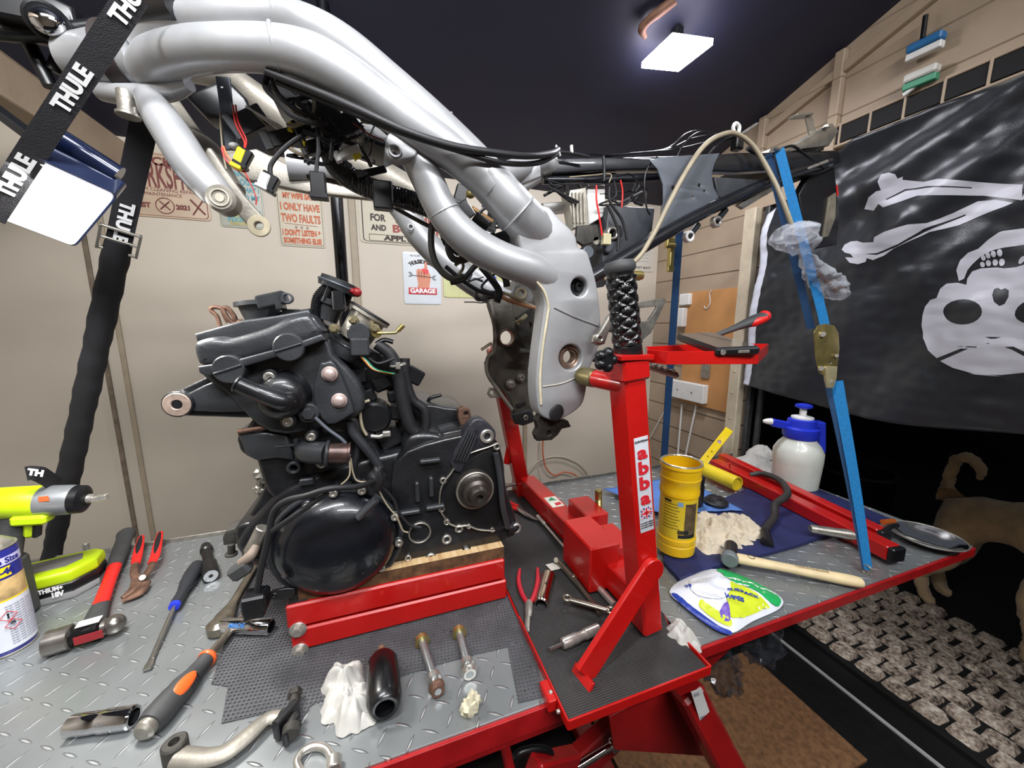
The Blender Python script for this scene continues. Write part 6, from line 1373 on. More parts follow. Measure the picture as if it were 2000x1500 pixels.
# ball pein hammer
t = thing('ball_pein_hammer', 'ball pein hammer with a red and grey handle beside the spray can', 'hammer', T(165, 1215))
HM = mat('hammer_steel', '#8f8a85', .3, .9, var=.2, scale=40)
f0, f1 = T(88, 1258, .021), T(238, 1215, .021); hd = (f1-f0).normalized(); HL = (f1-f0).length
m = MB(); m.lathe(f0, f1, [(0, .0175), (.002, .0205), (HL*.32, .0205), (HL*.34, .018)], 32); m.build('face', HM, t)
m = MB(); m.lathe(f0, f1, [(HL*.33, .016), (HL*.40, .0155), (HL*.46, .018), (HL*.70, .018), (HL*.76, .012), (HL*.84, .0115)], 10); m.build('head', mat('hammer_black', '#1d1c1d', .25, .5, var=.2), t)
m = MB(); m.sphere(f1-hd*.010, .0165); m.cyl(f1-hd*.028, f1-hd*.018, .014); m.build('ball', HM, t)
hc = f0+hd*HL*.58; h1_ = T(248, 1040, .020); ha = (h1_-hc).normalized(); HH = (h1_-hc).length
m = MB(); m.tube([hc-ha*.012, hc+ha*HH*.12, hc+ha*HH*.2], [.018, .015, .0125], n=16, flat=.75); m.build('neck', GRIPB, t)
m = MB(); m.tube([hc+ha*HH*.18, hc+ha*HH*.38, hc+ha*HH*.58], [.0125, .0115, .0125], n=18, flat=.8); m.build('handle', REDP, t)
m = MB(); m.tube([hc+ha*HH*.56, hc+ha*HH*.72, hc+ha*HH*.9, hc+ha*HH*.97, hc+ha*HH], [.0135, .0155, .016, .019, .017], n=20, flat=.8); m.build('grip', GRIPB, t)
sdv = UZ.cross(hd).normalized()
m = MB(); m.box(hc-ha*.0+UZ*.0185, (.03, .017, .0015), Matrix((hd, sdv, UZ)).transposed()); m.build('top_label', mat('label_silver', '#c8c6c2', .4, var=.05), t)
m = MB(); m.box(hc-sdv*-.0-Vector((ha.x, ha.y, 0)).normalized()*.0185, (.036, .002, .014), Matrix((hd, Vector((ha.x, ha.y, 0)).normalized(), UZ)).transposed()); m.build('red_label', mat('label_dark_red', '#8e2228', .3, var=.1), t)

# slip joint pliers
t = thing('water_pump_pliers', 'water pump pliers with red handles lying behind the hammer', 'pliers', T(285, 1115))
for L, nm in (([(275, 1138), (262, 1118), (268, 1085), (276, 1048)], 0), ([(268, 1140), (290, 1115), (303, 1085), (313, 1040)], 1)):
    P = [T(x, y, .012+.008*k_) for k_, (x, y) in enumerate(L)]
    m = MB(); m.tube(P[:3], [.009, .007, .006], n=10, flat=.6); m.build('lever', RUST, t)
    m = MB(); m.tube([P[1]+(P[2]-P[1])*.5, P[2], (P[2]+P[3])/2, P[3]], [.008, .009, .0085, .006], n=14, flat=.6); m.build('handle', REDP, t)
    m = MB(); m.tube([P[2]+UZ*.004, (P[2]+P[3])/2+UZ*.005, P[3]+UZ*.002], [.003, .005, .003], n=10, flat=.5); m.build('handle_inlay', BLKR, t)
m = MB(); m.tube([T(270, 1132, .014), T(262, 1150, .012), T(238, 1168, .009)], [.011, .010, .004], n=10, flat=.6); m.build('jaw', RUST, t)
m = MB(); m.tube([T(285, 1138, .012), T(272, 1158, .010), T(238, 1174, .008)], [.009, .009, .004], n=10, flat=.6); m.build('jaw', RUST, t)
m = MB(); m.cyl(T(278, 1128, .012), T(278, 1128, .024), .006); m.build('pivot', STEEL, t)
# blue-collared screwdriver
def screwdriver(label, tip, neck, end, hr, hm, cm, sr, blade=True, r0=.012):
    t = thing('screwdriver', label, 'screwdriver', T(*neck))
    p0, p1, p2 = T(*tip, sr+.001), T(*neck, hr*.9), T(*end, hr); d1 = (p1-p0); d2 = (p2-p1).normalized(); L = (p2-p1).length
    m = MB(); m.tube([p0+d1*(.14 if blade else 0), p1], sr, n=12, smooth=False)
    if blade: m.tube([p0, p0+d1*.06, p0+d1*.16], [sr*1.5, sr*1.6, sr], n=12, flat=.35)
    m.build('shaft', mat('tool_steel', '#a3a19c', .25, .9, var=.1), t)
    m = MB(); m.lathe(p1, p2, [(-.002, hr*.55), (.006, hr*.62), (.008, hr*.5)], 20); m.build('collar', cm, t)
    m = MB(); m.lathe(p1, p2, [(.004, hr*.5), (.010, hr*.62), (L*.3, hr*.6), (L*.5, hr*.92), (L*.75, hr), (L*.94, hr*.85), (L*.99, hr*.5), (L, .001)], 12); m.build('handle', hm, t)
    return t
screwdriver('flat screwdriver with dark handle and blue collar pointing at the viewer', (287, 1308), (340, 1185), (388, 1100), .0155, mat('handle_charcoal', '#2a2c31', .4, var=.1), mat('collar_blue', '#2337c8', .35, var=0), .0038)
# torch
t = thing('torch', 'small black torch lying at the back of the bench left of the engine', 'torch', T(410, 1100))
a, b_ = T(402, 1066, .012), T(412, 1125, .015); L = (b_-a).length
m = MB(); pr = [(0, .010), (L*.1, .0105), (L*.12, .013), (L*.2, .013), (L*.22, .0095)]
for i in range(5): pr += [(L*(.25+i*.07), .0108), (L*(.28+i*.07), .0098)]
pr += [(L*.62, .0105), (L*.66, .0155), (L*.97, .0165), (L, .0155), (L, .013)]
m.lathe(a, b_, pr, 28); m.build('body', mat('torch_black', '#2a2a2a', .3, .5, var=.2), t)
m = MB(); m.lathe(a, b_, [(L*.99, .0135), (L*1.002, .0128), (L*1.002, .004), (L*.98, .001)], 24); m.build('lens', CHR, t)
# ratchet with chrome socket, left of the jack
RCH = mat('ratchet_steel', '#8d8578', .3, .85, var=.25)
t = thing('socket_ratchet', 'long ratchet with a round head pointing back under the engine', 'ratchet', T(440, 1215))
h_, e1 = T(428, 1222, .013), T(500, 1100, .012)
m = MB(); m.lathe(h_-UZ*.012, h_+UZ*.02, [(0, .016), (.004, .019), (.018, .019), (.024, .012), (.024, .001)], 28); m.tube([h_, h_+(e1-h_)*.12, h_+(e1-h_)*.25, h_+(e1-h_)*.38, e1], [.016, .017, .011, .0075, .007], n=14, flat=.6); m.build('body', RCH, t)
t = thing('deep_socket', 'chrome deep socket lying on the ratchet head by the red jack', 'socket', T(480, 1225))
def socket(label, p0, p1, r, m_=CHR, r2=None, cat='socket', name='deep_socket', stripe=None, t=None):
    a, b_ = lay(p0, p1, r+.0005)
    t = t or thing(name, label, cat, T((p0[0]+p1[0])/2, (p0[1]+p1[1])/2)); L = (b_-a).length; r2 = r2 or r
    m = MB(); m.lathe(a, b_, [(0, r2*.7), (0, r2*.9), (.002, r2), (L*.45, r2), (L*.5, r), (L*.55, r*.97), (L*.6, r), (L-.002, r), (L, r*.9), (L, r*.74)], 36, cap=False); m.build('body', m_, t)
    m = MB(); m.lathe(a, b_, [(L*.999, r*.76), (L*.6, r*.72), (L*.6, 0)], 6, cap=False); m.build('bore', BLKP, t); m = MB(); m.lathe(a, b_, [(0, r2*.72), (L*.2, r2*.5), (L*.2, 0)], 4, cap=False); m.build('bore', BLKP, t)
    if stripe:
        d_ = (b_-a).normalized(); n_ = (CAM-a).normalized(); n_ = (n_-d_*n_.dot(d_)).normalized(); v_ = n_.cross(d_)
        m = MB(); m.text(stripe, r*.8, a+(b_-a)*.4+n_*r*1.01, d_, v_, bold=.0002); m.build('lettering', mat('print_blue_etch', '#2f6fb8', .4, var=0), t)
    return t
socket('', (432, 1222), (530, 1224), .0135, stripe='MADE', t=t)
# breaker handle, orange
t = thing('power_bar', 'black breaker bar handle with an orange oval, lying below the red jack mat', 'breaker bar', T(330, 1370))
p2, p1, p0 = T(275, 1435, .016), T(405, 1285, .015), T(490, 1185, .012); dd = (p1-p2).normalized(); L = (p1-p2).length
m = MB(); m.tube([p1-dd*.01, p0], [.0065, .0065], n=14, smooth=False); m.build('shaft', RCH, t)
m = MB(); m.lathe(p2, p1, [(.012, .0165), (L*.2, .0185), (L*.45, .0180), (L*.6, .0165), (L*.75, .0125), (L*.9, .0115), (L, .0125)], 28); m.build('grip', GRIPB, t)
m = MB(); m.lathe(p2, p1, [(L*.97, .0135), (L, .0145), (L+.004, .0125), (L+.004, .006)], 28); m.build('orange_collar', mat('orange_plastic', '#e8622a', .4, var=0), t)
m = MB(); m.cyl(p2, p2+dd*.016, .0135, bev=.3); m.build('end_cap', ALU, t)
nn = (CAM-(p1+p2)/2).normalized(); nn = (nn-dd*nn.dot(dd)).normalized(); sv_ = nn.cross(dd)
m = MB(); q = p2+dd*L*.50+nn*.0145; R = Matrix((dd, sv_, nn)).transposed(); m.sphere(q, 1, (.024, .0095, .0045), R, 28, 14); m.build('orange_oval', mat('orange_plastic', '#e8622a', .4, var=0), t)
m = MB()
for i in range(10):
    q = p2+dd*L*(.30+i*.042); m.tube([q+sv_*-.013+nn*.011, q+sv_*-.008+nn*.0145, q+sv_*-.002+nn*.0168], .0008, n=6)
m.build('grip_ribs', BLKR, t)
socket('stepped chrome deep socket lying alone at the front left', (262, 1400), (135, 1418), .0135, stripe='19', r2=.0145)
# gear linkage lever and ring at the bottom edge
t = thing('gear_lever', 'worn grey curved lever with a black clevis at the front edge of the bench', 'lever', T(460, 1450))
m = MB(); m.tube([T(x, y, .012) for x, y in ((345, 1478), (400, 1480), (440, 1470), (480, 1440), (520, 1405), (545, 1400))], [.013, .0115, .012, .012, .010, .010], n=16, flat=.55); m.build('arm', SILV2, t)
m = MB(); P = T(345, 1478, .0); m.lathe(P, P+UZ, [(0, .014), (.022, .014), (.024, .012), (.024, .006), (.015, .005)], 24); m.build('boss', DKG, t)
m = MB(); m.box(T(560, 1405, .016), (.035, .012, .028), Matrix.Rotation(.9, 3, 'Z'), .002); m.box(T(570, 1425, .012), (.03, .008, .02), Matrix.Rotation(1.1, 3, 'Z'), .002); m.build('clevis', BLKP, t)
m = MB(); a, b_ = T(568, 1428, .016), T(576, 1352, .016); m.cyl(a, b_, .0062); m.cyl(a-(b_-a)*.1, a+(b_-a)*.12, .0105); m.cyl(b_-(b_-a)*.12, b_+(b_-a)*.05, .0095, 6); m.build('pin', DKG, t)
t = thing('shackle', 'polished steel shackle ring cut by the bottom edge of the photo', 'shackle', T(615, 1490))
m = MB(); pts_ = [T(x, y, .006) for x, y in ((588, 1510), (580, 1488), (592, 1468), (615, 1458), (638, 1464), (650, 1485))]; m.tube(pts_, .0048, n=14); m.build('bow', STEEL, t)
m = MB(); m.cyl(T(652, 1480, .008), T(652, 1505, .008), .009); m.build('pin', STEEL, t)

# ------------------------------------------------------------------ in front of the jack
def cloth_blob(name, label, cat, cs, m_, amp=.5, hz=.02, ws=9, flat=1):
    m = MB()
    for k, (x, y, rx, ry, h_) in enumerate(cs):
        P = T(x, y, 0); a = rp(rx, P); b2 = rp(ry, P)*1.5
        n, mm = 64, 22; vv, ff = [], []
        for i in range(mm+1):
            for j in range(n):
                g = 2*math.pi*j/n; r = i/mm
                d = Vector((math.cos(g)*r*a, math.sin(g)*r*b2, 0)); q = P+d
                w1 = noise.noise(Vector((q.x*55, q.y*55, k*3.1))); w2 = noise.noise(Vector((q.x*100, q.y*100, k)))
                edge = 1+.35*noise.noise(Vector((math.cos(g)*2, math.sin(g)*2, k*5+1)))
                z = h_*(1-r**2.2)*(1+amp*w1)+amp*.35*h_*w2*(1-r*.6)+.0015
                vv.append(P+d*edge+UZ*max(.001, z))
        for i in range(mm):
            for j in range(n): ff.append((i*n+j, (i+1)*n+j, (i+1)*n+(j+1) % n, i*n+(j+1) % n))
        m.add(vv, ff)
    o = m.build(name, m_, angle=120); tag(o, label, cat); return o
cloth_blob('tissue', 'crumpled white tissue left of the black roller', 'tissue', [(672, 1345, 38, 34, .030), (690, 1385, 42, 32, .026), (655, 1380, 26, 22, .018), (712, 1408, 30, 12, .008)], PAPER, .7)
t = thing('crash_bobbin', 'thick black plastic bobbin with an open end lying beside the tissue', 'bobbin', T(750, 1345))
a, b_ = T(746, 1283, .024), T(752, 1385, .024); L = (b_-a).length
m = MB(); m.lathe(a, b_, [(0, .012), (.002, .018), (.012, .0235), (L*.5, .0245), (L*.85, .0245), (L*.97, .021), (L, .018), (L*.99, .0135), (L*.6, .0125)], 36, cap=False); m.build('body', mat('bobbin_black', '#0f0f11', .3, var=.1, coat=.3), t)
m = MB(); m.lathe(a, b_, [(L*.75, .0132), (L*.74, .0001)], 24); m.build('bore', BLKP, t)
m = MB(); m.cyl(a-(b_-a)*.22+UZ*.0, a+(b_-a)*.05, .0055); m.build('stud', mat('zinc_stud', '#b0a080', .3, .8, var=.1), t)
def longbolt(label, top, bot, r=.0068):
    t = thing('spindle_bolt', label, 'bolt', T((top[0]+bot[0])/2, (top[1]+bot[1])/2))
    a, b_ = T(*top, .012), T(*bot, .012); L = (b_-a).length; d = (b_-a).normalized()
    m = MB(); m.lathe(a, b_, [(0, r), (L*.97, r), (L, r*.8)], 20); m.build('shank', mat('bolt_shank', '#9fa3a3', .35, .8, var=.15), t)
    m = MB(); m.lathe(a-d*.004, b_, [(0, .008), (.002, .0105), (.009, .0105), (.010, .0125), (.012, .0125), (.012, .007)], 20); m.build('nut', BRASS, t)
    m = MB(); m.lathe(a, b_, [(L*.72, r), (L*.72, .0105), (L*.80, .0105), (L*.80, .009)], 20); m.build('spacer', STEEL, t)
    m = MB(); m.lathe(a, b_, [(L*.90, .008), (L*.90, .0125), (L*.93, .0125), (L*.95, .0105), (L, .010), (L, .006), (L*.95, .004), (L*.95, 0)], 20); m.build('head', RUST if 'rusty' in label else STEEL, t)
longbolt('long bolt with a rusty brown head, right of the black bobbin', (823, 1248), (856, 1352))
longbolt('long silver bolt with a stack of collars, nearest the bridge plate', (896, 1232), (918, 1318))
t = thing('paper_scrap', 'small torn cream paper cap lying alone near the front edge', 'paper scrap', T(918, 1390))
m = MB(); P = T(918, 1392, 0); 
for (dx, dy, rx, rz) in ((0, 0, .013, .013), (.006, .004, .010, .016), (-.005, .003, .008, .01)): m.sphere(P+Vector((dx, dy, rz*.8)), 1, (rx, rx*.8, rz), warp=.5, seed=dx*900)
m.build('paper', mat('cream_paper', '#c9c2a8', .8, var=.25), t)

# ------------------------------------------------------------------ tools on the bridge plate
PZ = .0125
def B(x, y, h=0.0): return T(x, y, PZ+h)
t = thing('circlip_pliers', 'small pliers with thin red grips open on the black rubber', 'pliers', B(1040, 1160))
PLR = mat('plier_grip_red', '#a81e2c', .4, var=.05)
for L in ([(1015, 1112), (1013, 1135), (1020, 1160), (1030, 1177)], [(1050, 1110), (1050, 1135), (1044, 1160), (1036, 1177)]):
    m = MB(); m.tube([B(x, y, .005) for x, y in L], [.0035, .0048, .0048, .0045], n=12, flat=.8); m.build('handle', PLR, t)
m = MB(); m.tube([B(1033, 1174, .005), B(1033, 1190, .006), B(1032, 1205, .005)], [.008, .0075, .006], n=12, flat=.5); m.tube([B(1031, 1203, .005), B(1030, 1222, .004), B(1032, 1234, .004)], [.005, .005, .0025], n=10, flat=.6); m.build('jaw', ALU, t)
socket('chrome deep socket lying on the rubber beside the small red pliers', (1072, 1124), (1057, 1182), .0150, mat('warm_chrome', '#cbbcae', .12, 1, var=.1))
t = thing('extension_bar', 'thin silver extension bar lying along the cross beam', 'extension bar', B(1110, 1080))
m = MB(); m.tube([B(1062, 1022, .007), B(1196, 1178, .007)], .0038, smooth=False); m.cyl(B(1050, 1008, .007), B(1064, 1024, .007), .006); m.cyl(B(1150, 1126, .007), B(1200, 1182, .007), .0068); m.build('bar', STEEL, t)
t = thing('combination_pliers', 'red handled pliers lying behind the crankcase at the foot of the far post', 'pliers', B(1000, 990))
for L in ([(968, 958), (985, 975), (1012, 990)], [(968, 982), (990, 988), (1010, 995)]):
    m = MB(); m.tube([B(x, y, .008) for x, y in L], [.006, .007, .006], n=12, flat=.8); m.build('handle', REDP, t)
m = MB(); m.tube([B(1010, 992, .007), B(1030, 1006, .007), B(1050, 1016, .006)], [.008, .008, .003], n=12, flat=.6); m.build('jaw', mat('tool_steel', '#a3a19c', .25, .9), t)
t = thing('small_ratchet', 'slim ratchet handle lying across the black rubber by the cross beam', 'ratchet', B(1140, 1140))
m = MB(); m.tube([B(x, y, .007) for x, y in ((1084, 1092), (1100, 1108), (1118, 1128), (1140, 1155), (1172, 1198))], [.005, .0055, .0065, .0045, .005], n=14); m.cyl(B(1086, 1094, .002), B(1086, 1094, .014), .006); m.cyl(B(1118, 1126, .007), B(1122, 1131, .007), .0075); m.build('body', RCH, t)
t = thing('ring_spanner', 'chrome ring spanner crossing the slim ratchet', 'spanner', B(1160, 1180))
m = MB(); m.tube([B(1112, 1170, .018), B(1150, 1180, .018), B(1190, 1192, .018)], [.005, .006, .005], n=12, flat=.6); m.torus(B(1108, 1168, .018), UZ, .007, .0028); m.torus(B(1192, 1192, .018), UZ, .007, .0028); m.build('body', RCH, t)
m = MB(); m.slab([[(-.016, .012), (.012, .012), (.016, -.012), (-.012, -.012)]], .0004, B(1082, 1106, .0018), UX, UY, 0); o = m.build('paper_label', mat('paper_white', '#c2bdb2', .6)); tag(o, 'small white paper label lying under the slim ratchet head', 'label')
t = thing('bit_socket', 'silver bit socket with extension lying under the diagonal brace', 'bit socket', B(1120, 1250))
m = MB(); a, b_ = B(1098, 1258, .009), B(1168, 1228, .009); L = (b_-a).length; m.lathe(a, b_, [(0, .0075), (.002, .009), (L*.4, .009), (L*.45, .0075), (L*.6, .0075), (L*.62, .009), (L, .009)], 24); m.build('body', STEEL, t)
m = MB(); m.cyl(a-(b_-a)*.33, a, .0032, 6); m.build('bit', mat('tool_steel', '#a3a19c', .25, .9), t)
cloth_blob('tissue', 'crumpled white tissue at the right rear corner of the bridge plate', 'tissue', [(1330, 1250, 28, 22, .028), (1350, 1262, 20, 12, .016)], PAPER, .8)

# ------------------------------------------------------------------ right half of the bench
MATB = grid_mat('blue_ribbed_mat', .012, .9, '#1d2350', holes=False, bumpd=.0006)
m = MB(); m.zslab([(1296, 1095), (1328, 1130), (1395, 1105), (1470, 1085), (1500, 1078), (1560, 1062), (1610, 1045), (1650, 1035), (1740, 1012), (1600, 955), (1480, 945), (1380, 985), (1300, 1030)], TZ+.012, .012, bevel=.003); o = m.build('kneeling_mat', MATB); tag(o, 'dark blue ribbed foam mat spread over the right half of the bench', 'mat')
MZ = .0125
# yellow tub
cbt = T(1318, 1072, MZ); R1 = .036
t = thing('wipes_tub', 'tall yellow plastic wipes tub without a lid, beside the red post', 'tub', cbt)
TUB = t; YEL = mat('tub_yellow', '#eec012', .35, var=.05, coat=.2)
hT = .182
m = MB(); m.lathe(cbt, cbt+UZ, [(0, R1*.86), (.004, R1*.97), (.022, R1*1.0), (.023, R1*.97), (.026, R1*1.0), (.036, R1), (.037, R1*.95), (.120, R1*.95), (.122, R1*1.0), (.130, R1*1.01), (.132, R1*.98), (.150, R1*1.0), (.152, R1*1.03), (.156, R1*1.03), (.157, R1*1.0), (hT-.008, R1*1.02), (hT-.006, R1*1.08), (hT-.004, R1*1.08), (hT, R1*1.04), (hT, R1*.93), (.02, R1*.85), (.01, .001)], 48, cap=False); m.build('body', YEL, t)
m = MB(); m.torus(cbt+UZ*(hT+.0005), UZ, R1*.99, .0022, 48, 8); m.build('foil_rim', mat('foil_silver', '#c9c4b6', .3, .8, var=.3, bump=.5), t)
cb = cbt; CR = R1*.96; vdir = Vector((-cb.x, -cb.y, 0)).normalized()
band('label', .040, .118, -1.0, 1.3, mat('label_yellow', '#dfc32a', .4, var=.08, scale=40), 1.004, t)
band('label_picture', .050, .112, .38, 1.1, mat('label_picture', '#5c4a34', .4, var=.6, scale=60), 1.010, t)
band('label_strip', .043, .050, .1, 1.1, mat('print_black', '#17171a', .6), 1.012, t)
for k in range(9): band('text_line', .108-k*.0060, .1095-k*.0060, -.75, -.05+.2*((k*.37) % 1), mat('print_olive_dark', '#6d6528', .6, var=0), 1.010, t)
band('text_heading', .112, .1165, -.75, -.35, TEXTK, 1.011, t)
band('badge', .106, .115, -.02, .26, mat('badge_blue', '#7fa4c8', .5, var=0), 1.013, t)
cantext_t = t
d_ = Matrix.Rotation(.35, 3, 'Z')@vdir; m = MB(); m.text('0000', .010, cb+d_*CR*1.02+UZ*.055, UZ.cross(d_), UZ, bold=.0006, bend=CR*1.02); m.build('lettering', TEXTK, t)
# jar and caps on the blue cloth
CLOTHB = mat('microfibre_blue', '#4f76b8', .8, var=.1, bump=.5, bscale=300)
m = MB()
vv, ff = [], []; A = [T(x, y, MZ) for x, y in ((1178, 958), (1330, 930), (1450, 1000), (1290, 1005))]
for i in range(25):
    for j in range(25):
        p = A[0]*(1-i/24)*(1-j/24)+A[1]*(i/24)*(1-j/24)+A[2]*(i/24)*(j/24)+A[3]*(1-i/24)*(j/24)
        vv.append(p+UZ*(.003+.004*abs(noise.noise(p*40)))+Vector((noise.noise(p*25)*.008, noise.noise(p*25+UX)*.008, 0)))
for i in range(24):
    for j in range(24): ff.append((i*25+j, (i+1)*25+j, (i+1)*25+j+1, i*25+j+1))
m.add(vv, ff); o = m.build('cleaning_cloth', CLOTHB, angle=70); tag(o, 'blue microfibre cleaning cloth under the black caps behind the tub', 'cloth')
s_ = o.modifiers.new('thick', 'SOLIDIFY'); s_.thickness = .001
cbt_=1; TUB.scale = (1.24,)*3
q = T(1356, 985, MZ+.006); m = MB(); m.lathe(q, q+UZ, [(0, .022), (.002, .024), (.06, .024), (.07, .022), (.075, .023), (.09, .023), (.092, .02)], 32); o = m.build('jar', mat('jar_black', '#1a1718', .3, var=.15)); tag(o, 'black round jar standing right behind the yellow tub', 'jar')
for (x, y, r, lab) in ((1230, 968, .030, 'black round cap on the blue cloth, seen between the red post and beam'), (1398, 982, .034, 'wide black rubber cap lying on the blue cloth right of the tub')):
    P = T(x, y, MZ+.008); t = thing('rubber_cap', lab, 'cap', P); m = MB(); m.lathe(P, P+UZ, [(0, r), (.006, r*1.02), (.008, r*.9), (.016, r*.75), (.018, r*.5)], 32); m.build('cap', BLKR, t)
    m = MB(); m.torus(P+UZ*.017, UZ, r*.5, .003); m.build('bead', BLKP, t)
# yellow cartridge tube
t = thing('cartridge_tube', 'yellow sealant cartridge with a blue label lying behind the tub', 'tube', T(1400, 935, MZ))
r = .024; a, b_ = T(1345, 902, MZ+r), T(1440, 945, MZ+r); L = (b_-a).length
m = MB(); m.lathe(a, b_, [(0, r*.9), (L*.2, r), (L*.95, r), (L, r*.94), (L, r*.8), (L*.97, r*.78), (L*.97, .0001)], 40); m.build('body', mat('cartridge_yellow', '#dcc32a', .35, var=.05), t)
m = MB(); m.lathe(a, b_, [(L*.02, r*1.0), (L*.02, r*1.012), (L*.3, r*1.012), (L*.3, r)], 40, cap=False); m.build('label', mat('label_blue_white', '#7d9fd6', .4, var=.6, scale=70), t)
m = MB(); m.torus(b_, b_-a, r*.96, .0012); m.build('rim', mat('cartridge_yellow', '#dcc32a', .35), t)
# spirit level against the wall
t = thing('spirit_level', 'yellow spirit level leaning behind the red beams at the back of the bench', 'spirit level', T(1385, 900))
a, b_ = PY(1372, 905, 1.10), PY(1425, 838, 1.13); ax = (b_-a).normalized(); n_ = (CAM-a).normalized(); n_ = (n_-ax*n_.dot(ax)).normalized(); v_ = n_.cross(ax)
hole = lambda f, r: [((b_-a).length*f+r*math.cos(i/10*math.pi), r*math.sin(i/10*math.pi)) for i in range(20)]
Lh = (b_-a).length
m = MB(); m.slab([[(0, -.016), (Lh, -.016), (Lh, .016), (0, .016)], hole(.62, .008), hole(.34, .003), hole(.2, .003)], .012, a, ax, v_, .0015); m.build('body', mat('level_yellow', '#e2c40e', .35, var=.05), t)
m = MB(); q = a+ax*Lh*.62-n_*.010; m.cyl(q-v_*.0, q+n_*.006, .0085); m.build('vial', mat('vial_violet', '#a48fae', .2, var=.1), t)
# folded red beams with black end caps
def rbeam(label, p0, p1, z, w_=.045, h_=.04, yoff=0):
    t = thing('stand_arm', label, 'steel arm', T(*p1, z)); a, b_ = T(*p0, z+h_/2), T(*p1, z+h_/2); d = (b_-a).normalized()
    m = MB(); m.beam(a, b_, w_, h_, bev=.003); m.build('tube', RED, t); m = MB(); m.beam(b_-d*.002, b_+d*.012, w_*.98, h_*.98, bev=.003); m.build('end_cap', BLKP, t); return t
rbeam('long red square steel arm with black end cap, front one of the pair', (1395, 905), (1745, 1080), MZ, .040, .036)
rbeam('red square steel arm lying behind the front one, partly hidden', (1410, 893), (1722, 1045), MZ, .034, .034)
m = MB(); m.cyl(T(1425, 905, .05), T(1425, 905, .09), .0025); o = m.build('pin', REDP); tag(o, 'thin red pin standing up at the back end of the red arms', 'pin')
# black bent handle
t = thing('bent_hose', 'bent black rubber hose lying over the red arms', 'hose', T(1490, 1050, MZ))
m = MB(); m.tube([T(1465, 928, .050), T(1490, 925, .062), T(1525, 940, .064), T(1538, 965, .060), T(1515, 985, .045), T(1512, 1010, .030), T(1495, 1035, .022), T(1495, 1058, .020)], [.008, .009, .0095, .010, .010, .009, .009, .012], n=18); m.build('hose', mat('hose_charcoal', '#2c2a29', .5, var=.2, bump=.3), t)
m = MB(); m.tube([T(1494, 1038, .022), T(1500, 1062, .020)], [.011, .013], n=20, smooth=False); m.build('cuff', BLKP, t)
# chrome torch-like cylinder (telescopic magnet)
t = thing('air_tool', 'silver cylindrical air tool with a black swivel lying across the front red arm', 'air tool', T(1660, 1050, .03))
a, b_ = T(1582, 1032, .040), T(1708, 1052, .028); L = (b_-a).length
m = MB(); m.lathe(a, b_, [(0, .008), (.003, .010), (L*.5, .0115), (L*.52, .0125), (L*.9, .0125), (L, .011), (L, .006)], 28); m.build('body', ALU, t)
m = MB(); m.tube([T(1712, 1048, .036), T(1738, 1030, .045), T(1752, 1026, .045)], .006); m.build('swivel', BLKP, t)
m = MB(); m.tube([T(1725, 1020, .05), T(1745, 1018, .045)], .007, smooth=False); m.build('orange_ring', mat('orange_metal', '#c8662a', .35, .4, var=.2), t)
# chrome dish
P = T(1808, 1060, .002); t = thing('magnetic_dish', 'round polished steel parts dish at the far right of the bench', 'dish', P)
m = MB(); R_ = .068
m.lathe(P, P+UZ, [(0, R_*.5), (.001, R_*.55), (.012, R_*.85), (.020, R_*1.02), (.022, R_*1.04), (.021, R_*1.0), (.014, R_*.84), (.004, R_*.58), (.003, .0005)], 56); m.build('bowl', mat('dish_steel', '#e2e2e0', .13, 1, var=.05), t)
m = MB(); m.torus(P+UZ*.0215, UZ, R_*1.03, .0018, 56, 8); m.build('rim', STEEL, t)
# white mallet
t = thing('copper_hide_mallet', 'mallet with a long pale wooden handle and grey head lying across the bench', 'mallet', T(1560, 1110))
a, b_ = T(1428, 1088, .026), T(1682, 1138, .014); ax = (b_-a).normalized(); L = (b_-a).length
WH = mat('ash_handle', '#d9c59a', .5, var=.12, scale=20)
m = MB(); m.tube([a, a+ax*L*.12, a+ax*L*.35, a+ax*L*.6, a+ax*L*.88, b_-ax*.003, b_+ax*.003], [.013, .0135, .0115, .0120, .0140, .0125, .008], n=20, flat=.8); m.build('handle', WH, t)
h0_, h1_ = T(1427, 1050, .030), T(1424, 1098, .026)
m = MB(); hv = (T(1424, 1102, .03)-T(1428, 1062, .03)).normalized(); hc_ = T(1426, 1082, .030)
m.lathe(hc_-hv*.04, hc_+hv*.01, [(0, .012), (.001, .0145), (.052, .0150), (.053, .013)], 28); m.build('head', mat('mallet_iron', '#5b5856', .3, .8, var=.2), t)
m = MB(); m.lathe(hc_+hv*.012, hc_+hv*.03, [(0, .015), (.002, .0175), (.016, .0175), (.019, .015)], 28); m.build('face', mat('mallet_face_grey', '#6b7175', .5, var=.05), t)
n_ = (UZ-ax*UZ.dot(ax)).normalized(); 
m = MB(); m.text('MADE IN ENGLAND', .007, a+ax*L*.62+n_*.0115+UY*-.004, ax, n_.cross(ax)); m.build('lettering', mat('faint_ink', '#9c8a66', .6, var=0), t)
m = MB(); m.torus(a+ax*L*.16+n_*.0105, n_, .007, .0006, 24, 6); m.build('stamp', TEXTK, t)
# cotton rag
cloth_blob('cotton_rag', 'crumpled cream cotton rag beside the yellow tub', 'rag', [(1390, 1040, 62, 44, .034), (1440, 1035, 52, 36, .032), (1375, 1068, 46, 34, .026), (1420, 1055, 50, 34, .028), (1462, 1040, 32, 24, .020)], mat('cotton_cream', '#d2c5ae', .85, var=.12, bump=.5, bscale=300), .7)
cloth_blob('white_rags', 'folded white rags behind the red arms beside the spray bottle', 'rags', [(1475, 905, 36, 22, .030), (1485, 890, 30, 16, .045), (1500, 925, 26, 14, .018)], PAPER, .25)
